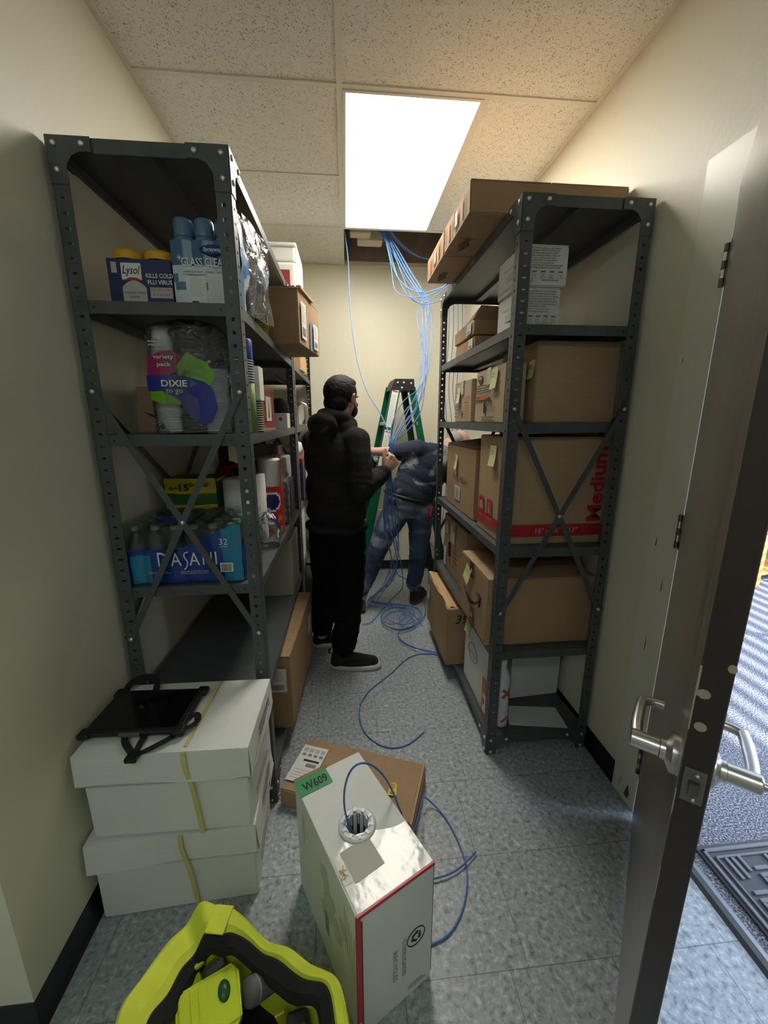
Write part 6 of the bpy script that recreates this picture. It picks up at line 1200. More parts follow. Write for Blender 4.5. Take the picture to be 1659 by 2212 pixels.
CABLES = [
    ('hand', [(0.020,3.320,2.990), (0.022,3.285,2.836), (0.041,3.235,2.654), (0.047,3.135,2.321), (0.077,2.985,1.986), (0.136,2.785,1.722), (0.212,2.585,1.568), (0.250,2.435,1.458), (0.254,2.346,1.394), (0.252,2.334,1.314), (0.242,2.334,1.246), (0.243,2.360,1.146), (0.239,2.500,0.896), (0.291,2.700,0.607), (0.336,2.850,0.407), (0.259,3.229,0.004), (0.174,3.163,0.004), (0.289,3.108,0.004), (0.516,3.042,0.004), (0.576,2.897,0.004), (0.499,2.718,0.004), (0.349,2.650,0.004), (0.244,2.778,0.004), (0.253,2.928,0.004), (0.360,3.040,0.004), (0.465,2.964,0.004), (0.529,2.787,0.004), (0.539,2.700,0.004)]),
    ('hand', [(0.114,3.260,3.050), (0.212,3.312,2.930), (0.349,3.354,2.800), (0.452,3.356,2.620), (0.541,3.306,2.480), (0.625,3.185,2.409), (0.570,2.985,2.054), (0.558,2.835,1.850), (0.479,2.685,1.717), (0.388,2.585,1.659), (0.312,2.485,1.580), (0.261,2.405,1.458), (0.260,2.346,1.394), (0.257,2.334,1.314), (0.248,2.334,1.246), (0.254,2.360,1.146), (0.257,2.500,0.896), (0.338,2.700,0.640), (0.400,2.850,0.423), (0.471,3.341,0.011), (0.329,3.117,0.011), (0.151,2.774,0.011), (0.087,2.759,0.011)]),
    ('hand', [(0.128,3.250,3.050), (0.224,3.300,2.930), (0.358,3.340,2.800), (0.464,3.340,2.620), (0.552,3.290,2.480), (0.582,3.185,2.346), (0.558,2.985,1.992), (0.520,2.835,1.819), (0.464,2.685,1.688), (0.382,2.535,1.568), (0.308,2.405,1.458), (0.266,2.346,1.394), (0.263,2.334,1.314), (0.254,2.334,1.246), (0.234,2.360,1.146), (0.233,2.500,0.834), (0.296,2.650,0.589), (0.278,2.800,0.317), (0.176,3.190,0.018), (0.139,3.103,0.018), (0.222,3.010,0.018), (0.347,3.101,0.018)]),
    ('hand', [(0.142,3.260,3.050), (0.236,3.312,2.930), (0.367,3.354,2.800), (0.476,3.356,2.620), (0.563,3.306,2.480), (0.602,3.185,2.362), (0.577,2.985,2.054), (0.537,2.835,1.789), (0.481,2.685,1.630), (0.393,2.505,1.511), (0.314,2.405,1.426), (0.271,2.346,1.393), (0.269,2.334,1.314), (0.259,2.334,1.246), (0.262,2.360,1.146), (0.300,2.500,0.895), (0.351,2.650,0.656), (0.359,2.800,0.388), (0.648,3.451,0.024), (0.630,3.060,0.024), (0.565,2.783,0.024), (0.453,2.652,0.024), (0.344,2.615,0.024), (0.352,2.470,0.024), (0.453,2.363,0.024), (0.561,2.282,0.024)]),
    ('hand', [(0.156,3.250,3.050), (0.248,3.300,2.930), (0.376,3.340,2.800), (0.488,3.340,2.620), (0.574,3.290,2.480), (0.626,3.235,2.375), (0.607,3.035,2.063), (0.553,2.865,1.761), (0.509,2.715,1.601), (0.432,2.565,1.505), (0.329,2.435,1.416), (0.255,2.354,1.393), (0.252,2.342,1.313), (0.243,2.342,1.246), (0.248,2.360,1.146), (0.248,2.500,0.896), (0.305,2.650,0.725), (0.348,2.800,0.426), (0.239,3.221,0.031), (0.151,3.092,0.031), (0.358,3.021,0.031), (0.537,2.937,0.031), (0.537,2.773,0.031), (0.414,2.623,0.031), (0.280,2.650,0.031), (0.235,2.802,0.031), (0.312,2.950,0.031), (0.465,2.960,0.031), (0.515,2.851,0.031), (0.386,2.667,0.031)]),
    ('hand', [(0.170,3.260,3.050), (0.260,3.312,2.930), (0.385,3.354,2.800), (0.500,3.356,2.620), (0.585,3.306,2.480), (0.643,3.215,2.371), (0.629,3.015,2.091), (0.574,2.865,1.853), (0.501,2.715,1.660), (0.416,2.565,1.554), (0.306,2.435,1.444), (0.261,2.354,1.393), (0.258,2.342,1.313), (0.249,2.342,1.245), (0.271,2.360,1.146), (0.324,2.500,0.925), (0.344,2.700,0.640), (0.265,2.850,0.296), (0.196,3.183,0.038), (0.169,3.077,0.038), (0.395,3.012,0.038), (0.483,2.841,0.038), (0.367,2.740,0.038), (0.395,2.613,0.038), (0.494,2.693,0.038), (0.411,2.848,0.038), (0.367,2.740,0.038)]),
    ('hand', [(0.184,3.250,3.050), (0.272,3.300,2.930), (0.394,3.340,2.800), (0.512,3.340,2.620), (0.596,3.290,2.480), (0.563,3.215,2.353), (0.530,3.115,2.234), (0.556,3.015,2.059), (0.557,2.865,1.853), (0.461,2.665,1.658), (0.375,2.565,1.582), (0.289,2.435,1.457), (0.266,2.354,1.393), (0.264,2.342,1.313), (0.255,2.342,1.245), (0.237,2.360,1.146), (0.227,2.500,0.928), (0.291,2.700,0.607), (0.344,2.850,0.369), (0.215,3.059,0.044), (0.281,3.018,0.044), (0.474,2.900,0.044), (0.380,2.893,0.044), (0.261,2.812,0.044), (0.382,2.643,0.044), (0.523,2.757,0.044)]),
    ('hand', [(0.198,3.260,3.050), (0.284,3.312,2.930), (0.403,3.354,2.800), (0.524,3.356,2.620), (0.607,3.306,2.480), (0.598,3.215,2.354), (0.547,3.015,1.996), (0.517,2.865,1.792), (0.456,2.665,1.599), (0.377,2.535,1.525), (0.301,2.435,1.416), (0.272,2.354,1.393), (0.270,2.342,1.313), (0.260,2.342,1.245), (0.259,2.360,1.146), (0.288,2.500,0.864), (0.352,2.700,0.570), (0.319,2.850,0.294), (0.170,3.084,0.051), (0.315,2.984,0.051), (0.437,2.782,0.051), (0.315,2.651,0.051), (0.239,2.728,0.051), (0.338,2.853,0.051), (0.465,2.841,0.051), (0.462,2.671,0.051)]),
    ('loop', [(0.160,3.220,3.020), (0.300,3.300,2.860), (0.362,3.300,2.640), (0.385,3.250,2.453), (0.490,3.200,2.404), (0.618,3.150,2.400), (0.725,3.100,2.455), (0.808,3.100,2.512)]),
    ('loop', [(0.170,3.240,3.020), (0.310,3.310,2.860), (0.362,3.300,2.671), (0.416,3.250,2.532), (0.524,3.200,2.442), (0.635,3.150,2.431), (0.725,3.100,2.455), (0.791,3.100,2.496)]),
    ('loop', [(0.180,3.260,3.020), (0.320,3.320,2.860), (0.379,3.300,2.656), (0.437,3.250,2.486), (0.542,3.200,2.364), (0.636,3.150,2.369), (0.709,3.100,2.434), (0.775,3.100,2.475)]),
    ('loop', [(0.190,3.260,3.030), (0.330,3.330,2.870), (0.400,3.300,2.688), (0.461,3.250,2.518), (0.518,3.200,2.380), (0.620,3.150,2.347), (0.690,3.080,2.352), (0.786,3.000,2.363)]),
    ('run', [(0.100,3.190,3.100), (0.260,3.270,2.970), (0.420,3.400,2.860), (0.600,3.460,2.765), (0.850,3.550,2.790), (1.070,3.620,2.900)]),
    ('run', [(0.110,3.182,3.100), (0.260,3.262,2.970), (0.420,3.410,2.860), (0.600,3.470,2.769), (0.850,3.560,2.794), (1.070,3.630,2.900)]),
    ('run', [(0.120,3.174,3.100), (0.260,3.254,2.970), (0.420,3.420,2.860), (0.600,3.480,2.773), (0.850,3.570,2.798), (1.070,3.640,2.900)]),
    ('run', [(0.130,3.166,3.100), (0.260,3.246,2.970), (0.420,3.430,2.860), (0.600,3.490,2.777), (0.850,3.580,2.802), (1.070,3.650,2.900)]),
    ('run', [(0.140,3.158,3.100), (0.260,3.238,2.970), (0.420,3.440,2.860), (0.600,3.500,2.781), (0.850,3.590,2.806), (1.070,3.660,2.900)]),
    ('run', [(0.150,3.150,3.100), (0.260,3.230,2.970), (0.420,3.450,2.860), (0.600,3.510,2.785), (0.850,3.600,2.810), (1.070,3.670,2.900)]),
    ('behind', [(0.840,3.500,2.950), (0.860,3.520,2.600), (0.880,3.550,2.200), (0.860,3.550,1.800), (0.875,3.500,1.500), (0.890,3.480,1.200), (0.880,3.500,0.800), (0.840,3.520,0.300), (0.830,3.500,0.006)]),
    ('behind', [(0.885,3.530,2.950), (0.905,3.550,2.600), (0.925,3.570,2.200), (0.895,3.550,1.800), (0.920,3.500,1.500), (0.935,3.480,1.200), (0.925,3.500,0.800), (0.885,3.520,0.300), (0.875,3.500,0.006)]),
    ('behind', [(0.930,3.560,2.950), (0.950,3.580,2.600), (0.970,3.590,2.200), (0.930,3.550,1.800), (0.965,3.500,1.500), (0.980,3.480,1.200), (0.970,3.500,0.800), (0.930,3.520,0.300), (0.920,3.500,0.006)]),
    ('behind', [(0.975,3.590,2.950), (0.995,3.610,2.600), (1.015,3.610,2.200), (0.965,3.550,1.800), (1.010,3.500,1.500), (1.025,3.480,1.200), (1.015,3.500,0.800), (0.975,3.520,0.300), (0.965,3.500,0.006)]),
    ('snake', [(0.622,2.280,0.005), (0.555,2.324,0.005), (0.449,2.339,0.005), (0.347,2.280,0.005), (0.242,2.144,0.005), (0.120,2.025,0.005), (0.049,1.914,0.005), (0.033,1.809,0.005), (0.052,1.694,0.005), (0.115,1.607,0.005), (0.189,1.572,0.005), (0.270,1.592,0.005), (0.323,1.639,0.005), (0.356,1.666,0.005)]),
    ('under', [(0.344,2.534,0.005), (0.386,2.440,0.005), (0.474,2.392,0.005), (0.574,2.338,0.005), (0.676,2.249,0.005)]),
    ('box', [(0.015,0.905,0.250), (0.010,0.905,0.330), (-0.030,0.912,0.430), (-0.029,0.930,0.509), (0.002,0.930,0.597), (0.047,0.940,0.575), (0.099,0.965,0.480), (0.140,0.990,0.340), (0.175,1.030,0.200), (0.210,1.100,0.115), (0.250,1.200,0.100), (0.275,1.290,0.050), (0.315,1.280,0.005), (0.352,1.233,0.005), (0.385,1.092,0.005), (0.378,1.003,0.005), (0.334,0.916,0.005), (0.282,0.862,0.005), (0.236,0.844,0.005), (0.208,0.845,0.005)]),
    ('tail', [(0.241,1.011,0.012), (0.276,1.010,0.012), (0.314,1.015,0.012), (0.369,1.039,0.012), (0.407,1.066,0.012), (0.429,1.082,0.012)]),
]
LBL = {'hand': ('blue network cable in the bundle gripped by the man in black', 'blue cables running through the gripping hand down to the floor'),
       'loop': ('blue network cable drooping from the ceiling hole in a loop over the right shelving', 'blue cable loops over the right shelving'),
       'run': ('blue network cable running across the ceiling hole', 'blue cables crossing the ceiling hole'),
       'behind': ('blue network cable hanging in the corner behind the right shelving', 'blue cables hanging behind the right shelving'),
       'snake': ('single dark blue cable snaking free over the aisle floor', None), 'under': ('blue cable leading from the floor coil under the protruding carton', None),
       'box': ('blue cable arching out of the white cable box to the floor', None), 'tail': ('short cut end of blue cable sticking out right of the cable box', None)}
from mathutils import kdtree
def resample(P, ds):
    P = catmull([Vector(p) for p in P], 8); out = [P[0]]; acc = 0
    for a, b_ in zip(P, P[1:]):
        L = (b_ - a).length; t_ = ds - acc
        while t_ <= L: out.append(a.lerp(b_, t_ / L)); t_ += ds
        acc = (acc + L) % ds
    out.append(P[-1]); return out
# lay the cables next to each other instead of through each other
RS = [resample(P_, 0.012) for _, P_ in CABLES]
MIN_D = 0.0078
for it in range(70):
    tot = sum(len(q) for q in RS); kd = kdtree.KDTree(tot); own = []; n0 = 0
    for ci, q in enumerate(RS):
        for pi, p in enumerate(q): kd.insert(p, n0); own.append((ci, pi)); n0 += 1
    kd.balance(); moves = {}; 
    for ci, q in enumerate(RS):
        for pi, p in enumerate(q):
            acc = Vector((0, 0, 0)); c_ = 0
            for co, idx, dist in kd.find_range(p, MIN_D):
                cj, pj = own[idx]
                if cj == ci and abs(pj - pi) < 8: continue
                d_ = p - co
                if d_.length < 1e-5: d_ = Vector((0, 0, 1e-4 if ci > cj or (ci == cj and pi > pj) else -1e-4))
                acc += d_.normalized() * (MIN_D - dist) * 0.55; c_ += 1
            if c_: moves[(ci, pi)] = acc / max(1, c_ ** 0.5)
    if not moves: break
    for (ci, pi), mv in moves.items(): RS[ci][pi] = RS[ci][pi] + mv
    for q in RS:
        sm = [q[0]] + [q[k] * 0.5 + (q[k - 1] + q[k + 1]) * 0.25 for k in range(1, len(q) - 1)] + [q[-1]]
        for k in range(len(q)): q[k] = q[k].lerp(sm[k], 0.35); q[k].z = max(q[k].z, 0.0038)
for n_, (kind_, P_) in enumerate(CABLES):
    lab_, grp = LBL[kind_]
    if kind_ == 'hand' and n_ == 0: lab_, grp = 'single blue cable hanging apart at the left of the ceiling hole, curving into the hand', None
    m = MB(); m.tube(RS[n_], 0.0031, 'cable_blue', 6, None, 1)
    o = m.build('network_cable'); tag(o, lab_, 'cable', grp)
# ------------------------------------------------------------------ people
def blob(name, prims, mat, voxel, parent=None, smooth=4, wr=None):
    bm = bmesh.new()
    def sphere(c, r, X=None):
        ret = bmesh.ops.create_icosphere(bm, subdivisions=3, radius=1.0)
        for v in ret['verts']: v.co = (X @ v.co) + Vector(c) if X else v.co * r + Vector(c)
    for p in prims:
        if p[0] == 'c':
            _, a, b_, r0, r1 = p; a = Vector(a); b_ = Vector(b_); sphere(a, r0); sphere(b_, r1)
            A, L = axis_to(a, b_); n = 20; v0 = [bm.verts.new(A @ Vector((r0 * math.cos(2 * PI * i / n), r0 * math.sin(2 * PI * i / n), 0))) for i in range(n)]
            v1 = [bm.verts.new(A @ Vector((r1 * math.cos(2 * PI * i / n), r1 * math.sin(2 * PI * i / n), L))) for i in range(n)]
            for i in range(n): bm.faces.new((v0[i], v0[(i + 1) % n], v1[(i + 1) % n], v1[i]))
            bm.faces.new(v0[::-1]); bm.faces.new(v1)
        elif p[0] == 'ch':
            pts, rs = p[1], p[2]
            for i in range(len(pts) - 1):
                a, b_ = Vector(pts[i]), Vector(pts[i + 1]); r0, r1 = rs[i], rs[i + 1]; sphere(a, r0); sphere(b_, r1)
                A, L = axis_to(a, b_); n = 16; v0 = [bm.verts.new(A @ Vector((r0 * math.cos(2 * PI * k / n), r0 * math.sin(2 * PI * k / n), 0))) for k in range(n)]
                v1 = [bm.verts.new(A @ Vector((r1 * math.cos(2 * PI * k / n), r1 * math.sin(2 * PI * k / n), L))) for k in range(n)]
                for k in range(n): bm.faces.new((v0[k], v0[(k + 1) % n], v1[(k + 1) % n], v1[k]))
                bm.faces.new(v0[::-1]); bm.faces.new(v1)
        elif p[0] == 'e':
            _, c, rad, eul = p; X = Euler(eul, 'XYZ').to_matrix() @ Matrix.Diagonal(rad); sphere(c, 1, X)
    me = D.meshes.new('tmp'); bm.to_mesh(me); bm.free(); o = D.objects.new('tmp', me); COL.objects.link(o)
    r = o.modifiers.new('r', 'REMESH'); r.mode = 'VOXEL'; r.voxel_size = voxel; s_ = o.modifiers.new('s', 'SMOOTH'); s_.factor = 0.5; s_.iterations = smooth
    bpy.context.view_layer.update(); ev = o.evaluated_get(bpy.context.evaluated_depsgraph_get()); m2 = D.meshes.new_from_object(ev)
    D.objects.remove(o); D.meshes.remove(me)
    if wr:
        amp, sc, fold = wr; nr = [v.normal.copy() for v in m2.vertices]
        for v, n_ in zip(m2.vertices, nr):
            q = Vector((v.co.x * sc[0], v.co.y * sc[1], v.co.z * sc[2])); h_ = 1 - abs(noise.noise(q)) * 2.2; h2 = noise.noise(q * 2.3 + Vector((3, 1, 7)))
            v.co += n_ * amp * (h_ * 0.7 + h2 * 0.5) * fold(v.co)
    m2.materials.clear(); m2.materials.append(M[mat]); m2.polygons.foreach_set('use_smooth', [True] * len(m2.polygons)); m2.name = name
    ob = D.objects.new(name, m2); COL.objects.link(ob)
    if parent is not None: ob.parent = parent; ob.location = tuple(-Vector(parent.location))
    return ob
def hand_prims(w, Y, Z, X, curl=(1.15, 1.35, 0.9), sc=1.0, thumb=(0.5, 0.75, 0.25)):
    w = Vector(w); Y = Vector(Y).normalized(); Z = Vector(Z); Z = (Z - Y * Z.dot(Y)).normalized(); X = Vector(X); X = (X - Y * X.dot(Y) - Z * X.dot(Z)).normalized()
    P = lambda x, y, z: w + (X * x + Y * y + Z * z) * sc
    pr = [('ch', [P(0, -0.02, 0), P(0.004, 0.02, 0), P(0.004, 0.045, 0)], [0.024 * sc, 0.023 * sc, 0.022 * sc])]
    for x in (0.030, 0.010, -0.010, -0.028): pr.append(('ch', [P(x * 0.6, 0.02, 0.0), P(x, 0.082 - abs(x - 0.008) * 0.25, 0.002)], [0.017 * sc, 0.0125 * sc]))
    for x, l, r in ((0.031, 0.94, 0.0095), (0.010, 1.04, 0.0098), (-0.011, 0.98, 0.0092), (-0.029, 0.78, 0.0082)):
        a = 0; p = P(x, 0.084 - abs(x - 0.008) * 0.25, 0.002); pts = [p]; rs = [r * sc * 1.08]
        for k, (c, ln) in enumerate(zip(curl, (0.042, 0.026, 0.021))):
            a += c; p = p + (Y * math.cos(a) - Z * math.sin(a)) * ln * l * sc; pts.append(p); rs.append(r * sc * (1.0, 0.93, 0.82)[k])
        pr.append(('ch', pts, rs))
    tx, ty, tz = thumb; d1 = (X * tx + Y * ty - Z * tz).normalized(); b0 = P(0.022, 0.012, -0.004); b1 = b0 + d1 * 0.040 * sc; d2 = (d1 + Y * 0.25 - Z * 0.25).normalized(); b2 = b1 + d2 * 0.030 * sc; b3 = b2 + (d2 - X * 0.15).normalized() * 0.024 * sc
    pr.append(('ch', [b0, b1, b2, b3], [0.016 * sc, 0.0130 * sc, 0.0112 * sc, 0.0092 * sc])); return pr
def V(*a): return Vector(a)
def head(c, fh, up, s=1.0):
    """prims for skull, jaw, nose, ears; returns prims and axis helper"""
    fh = Vector(fh).normalized(); up = Vector(up); up = (up - fh * up.dot(fh)).normalized(); rt = fh.cross(up)
    q = Matrix((rt, fh, up)).transposed().to_euler('XYZ'); c = Vector(c); P = lambda x, y, z: c + (rt * x + fh * y + up * z) * s
    pr = [('e', P(0, -0.006, 0.018), (0.074 * s, 0.094 * s, 0.090 * s), q), ('e', P(0, 0.028, -0.038), (0.056 * s, 0.062 * s, 0.072 * s), q), ('e', P(0, 0.062, -0.088), (0.026 * s, 0.022 * s, 0.020 * s), q),
          ('ch', [P(0, 0.088, 0.012), P(0, 0.104, -0.022), P(0, 0.098, -0.032)], [0.008 * s, 0.012 * s, 0.012 * s]), ('e', P(0, 0.084, -0.058), (0.022 * s, 0.010 * s, 0.010 * s), q),
          ('e', P(0.034, 0.072, 0.018), (0.024 * s, 0.014 * s, 0.008 * s), q), ('e', P(-0.034, 0.072, 0.018), (0.024 * s, 0.014 * s, 0.008 * s), q),
          ('e', P(0.045, 0.052, -0.025), (0.020 * s, 0.024 * s, 0.022 * s), q), ('e', P(-0.045, 0.052, -0.025), (0.020 * s, 0.024 * s, 0.022 * s), q)]
    for sx in (1, -1):
        pr += [('ch', [P(sx * 0.074, -0.004, -0.026), P(sx * 0.080, -0.016, -0.004), P(sx * 0.084, -0.016, 0.012), P(sx * 0.079, -0.002, 0.020), P(sx * 0.074, 0.004, 0.010)], [0.006 * s, 0.006 * s, 0.006 * s, 0.0055 * s, 0.005 * s]), ('e', P(sx * 0.075, -0.006, 0.0), (0.006 * s, 0.015 * s, 0.024 * s), q)]
    return pr, P, q
def shoe(parent, heel, ang, L, upper, sole, name='shoe', tilt=0.0):
    x0 = Vector(heel); X = T(*x0) @ RZ(ang); prof = []
    W_ = lambda u: 0.034 + 0.016 * math.sin(min(1, u * 1.25) * PI * 0.62) if u > 0.02 else 0.028
    pts = []
    for k in range(24):
        a = k / 24 * 2 * PI; u = 0.5 - 0.5 * math.cos(a); pts.append((u * L, (1 if a < PI else -1) * -1 * (W_(u) * (1 - abs(2 * u - 1) ** 6) ** 0.5 + 0.004) + 0.006 * math.sin(u * 3)))
    m = MB(); n = len(pts); rings = [(0.0, 0.93), (0.006, 1.0), (0.022, 1.02), (0.030, 0.97)]; v = []
    for (z, k) in rings: v += [((p[0] - L / 2) * k + L / 2, p[1] * k, z + (0.012 * (p[0] / L - 0.72) ** 2 * 8 if z < 0.01 and p[0] / L > 0.72 else 0)) for p in pts]
    f = [(j * n + i, j * n + (i + 1) % n, (j + 1) * n + (i + 1) % n, (j + 1) * n + i) for j in range(3) for i in range(n)] + [tuple(range(n))[::-1], tuple(range(3 * n, 4 * n))]
    m.add(v, f, sole, X, True); s_ = m.build('sole', None)
    P = lambda x, y, z: tuple(X @ Vector((x, y, z)))
    e = (0, 0, ang)
    u_ = blob(name, [('ch', [P(0.045, 0, 0.085), P(0.040, 0, 0.045), P(0.045, 0, 0.035)], [0.040, 0.040, 0.036]), ('ch', [P(0.06, 0, 0.078), P(0.12, 0.002, 0.066), P(0.18, 0.005, 0.050), P(L - 0.05, 0.006, 0.036)], [0.040, 0.038, 0.040, 0.036]), ('e', P(L * 0.5, 0, 0.036), (L * 0.46, 0.044, 0.026), e)], upper, 0.005, parent, 3)
    s_.parent = u_; s_.location = (0, 0, 0)
    l_ = MB(); l_.tube([P(0.115, -0.018, 0.104), P(0.135, 0.018, 0.098), P(0.150, -0.016, 0.092), P(0.165, 0.018, 0.088), P(0.180, -0.014, 0.084), P(0.190, 0.012, 0.080)], 0.0028, upper if upper != 'steel_dark' else 'black', 6); l_.tube([P(0.0, 0, 0.10), P(-0.010, 0, 0.118), P(0.006, 0, 0.132)], 0.006, upper, 6)
    lo = l_.build('laces', u_); return u_
# --- man in black hoodie
th = R(50); f_ = V(math.cos(th), math.sin(th), 0); r_ = V(math.sin(th), -math.cos(th), 0); yaw = th - PI / 2
p1 = thing('person', 'man in black hoodie and black face mask seen from behind, gripping the blue cable bundle', 'person', (-0.06, 2.36, 0))
C0 = V(-0.070, 2.34, 0)
SR, SL = C0 + r_ * 0.168 + V(0, 0, 1.418), C0 - r_ * 0.158 + V(0, 0, 1.392)
ER = V(0.075, 2.150, 1.145); HW = V(0.224, 2.298, 1.236); EL = V(-0.13, 2.57, 1.14); HL = V(0.03, 2.66, 1.20)
hc = V(-0.022, 2.345, 1.638); hth = R(56); hf = V(math.cos(hth), math.sin(hth), -0.08)
HS = 1.09; hp, HP, hq = head(hc, hf, (0, 0, 1), HS)
KR, KL = V(-0.005, 2.262, 0.48), V(-0.150, 2.455, 0.48); AR, AL = V(-0.045, 2.245, 0.10), V(-0.195, 2.490, 0.10)
skel = hp + [('c', C0 + V(0.02, 0.0, 1.42), HP(0, -0.02, -0.06), 0.064, 0.056), ('e', C0 + V(0, 0, 1.25), (0.15, 0.10, 0.18), (0, 0, yaw)), ('e', C0 + V(0, 0, 1.0), (0.14, 0.10, 0.14), (0, 0, yaw)),
    ('c', SL, SR, 0.05, 0.05), ('ch', [SR, ER, HW], [0.048, 0.040, 0.027]), ('ch', [SL, EL, HL], [0.048, 0.040, 0.027]),
    ('ch', [C0 + r_ * 0.08 + V(0, 0, 0.90), KR, AR + V(0, 0, 0)], [0.075, 0.052, 0.036]), ('ch', [C0 - r_ * 0.08 + V(0, 0, 0.90), KL, AL], [0.075, 0.052, 0.036])]
skel += hand_prims(HW, (0.62, 0.20, 0.76), (0.35, -0.93, -0.05), (-0.7, -0.3, 0.65), (1.25, 1.45, 1.0), 1.02, (0.62, 0.75, 0.05))
skel += hand_prims(HL, (0.9, 0.3, 0.2), (0.0, 0.0, 1.0), (0.3, -0.9, 0), (0.6, 0.6, 0.4))
blob('body', skel, 'skin', 0.0042, p1, 2)
blob('hair', [('e', HP(0, -0.014, 0.028), (0.087, 0.106, 0.0940), hq), ('e', HP(0, -0.050, -0.026), (0.072, 0.058, 0.060), hq), ('e', HP(0, 0.035, 0.080), (0.060, 0.052, 0.034), hq), ('e', HP(0, 0.0, 0.082), (0.055, 0.068, 0.038), hq)], 'hair', 0.0045, p1, 2, (0.0025, (60, 60, 60), lambda c: 1))
blob('face_mask', [('e', HP(0, 0.050, -0.055), (0.066, 0.062, 0.054), hq), ('e', HP(0, 0.078, -0.045), (0.034, 0.044, 0.044), hq)], 'black_cloth', 0.005, p1, 3)
m = MB()
for z0, z1 in ((0.008, -0.025), (-0.022, -0.080)): m.tube([HP(0.066, 0.040, z1), HP(0.0755, 0.016, (z0 + z1) / 2), HP(0.080, -0.006, z0)], 0.0018, 'black', 6)
o = m.build('mask_straps', p1); o.location = tuple(-Vector(p1.location))
Zh = lambda co: 0.35 + 0.65 * min(1, max(0, (1.5 - co.z) * 2))
hood = []
for k in range(13):
    a = -2.5 + k * 5.0 / 12; hood.append(C0 + V(0.022, 0.0, 0) + (-f_ * math.cos(a) + r_ * math.sin(a)) * (0.088 if abs(a) < 1.6 else 0.080) + V(0, 0, 1.548 - 0.075 * (a / 2.5) ** 2))
hood_p = [('ch', hood, [0.028 + 0.010 * math.cos(k * 0.5 - 3) ** 2 for k in range(13)]), ('e', C0 - f_ * 0.108 + V(0.01, 0, 1.490), (0.105, 0.050, 0.070), (0.35, 0, yaw)), ('e', C0 - f_ * 0.118 + V(0, 0, 1.42), (0.075, 0.035, 0.070), (0.2, 0, yaw))]
hd = [('e', C0 + V(0, 0, 1.30), (0.200, 0.150, 0.200), (0, 0, yaw)), ('e', C0 + f_ * 0.01 + V(0, 0, 1.12), (0.198, 0.165, 0.20), (0, 0, yaw)), ('e', C0 + V(0, 0, 1.0), (0.190, 0.160, 0.13), (0, 0, yaw)),
      ('c', SL + V(0, 0, -0.01), SR + V(0, 0, -0.01), 0.072, 0.072), ('ch', [C0 - r_ * 0.09 + V(0, 0, 1.47), C0 + r_ * 0.09 + V(0, 0, 1.47)], [0.060, 0.060]),
      ('ch', [SR + V(-0.005, 0, -0.015), (SR + ER) / 2 + V(0, -0.005, 0), ER, (ER + HW) / 2, HW + V(-0.012, -0.012, -0.010)], [0.078, 0.070, 0.064, 0.054, 0.040]), ('ch', [SL, EL, HL + V(-0.02, 0, 0)], [0.075, 0.062, 0.042])] + hood_p
for k in range(4):   # sleeve folds near the elbow and cuff
    u = 0.25 + 0.2 * k; c = ER.lerp(HW, u); d_ = (HW - ER).normalized(); a_ = d_.orthogonal().normalized(); b_ = d_.cross(a_)
    hd.append(('ch', [c + (a_ * math.cos(t_) + b_ * math.sin(t_)) * (0.050 - 0.012 * u) + d_ * 0.008 * math.sin(2 * t_ + k) for t_ in [q * PI / 5 for q in range(11)]], [0.011] * 11))
for k in range(3):
    u = 0.55 + 0.16 * k; c = SR.lerp(ER, u); d_ = (ER - SR).normalized(); a_ = d_.orthogonal().normalized(); b_ = d_.cross(a_)
    hd.append(('ch', [c + (a_ * math.cos(t_) + b_ * math.sin(t_)) * 0.060 + d_ * 0.016 * math.sin(t_ + k * 2) for t_ in [q * PI / 5 for q in range(11)]], [0.012] * 11))
hd.append(('ch', [C0 + (r_ * math.cos(t_) * 0.178 + f_ * math.sin(t_) * 0.150) + V(0, 0, 0.905) for t_ in [q * PI / 10 for q in range(21)]], [0.020] * 21))
blob('hoodie', hd, 'hoodie', 0.0065, p1, 4, (0.008, (6, 6, 10), Zh))
pn = [('e', C0 + V(0, 0, 0.90), (0.172, 0.142, 0.10), (0, 0, yaw)), ('ch', [C0 + r_ * 0.085 + V(0, 0, 0.86), KR + V(0, 0, 0.12), KR, (KR + AR) / 2 + V(0.005, 0, 0), AR + V(0, 0, 0.07), AR + V(0, 0, 0.035)], [0.108, 0.094, 0.084, 0.080, 0.072, 0.050]),
      ('ch', [C0 - r_ * 0.085 + V(0, 0, 0.86), KL + V(0, 0, 0.12), KL, (KL + AL) / 2, AL + V(0, 0, 0.07), AL + V(0, 0, 0.035)], [0.108, 0.094, 0.084, 0.080, 0.072, 0.050])]
blob('trousers', pn, 'pants', 0.008, p1, 3, (0.009, (9, 9, 16), lambda c: 1))
shoe(p1, (-0.130, 2.250, 0.0), R(-4), 0.315, 'black_cloth', 'shoe_sole'); shoe(p1, (-0.262, 2.505, 0.0), R(8), 0.315, 'black_cloth', 'shoe_sole')
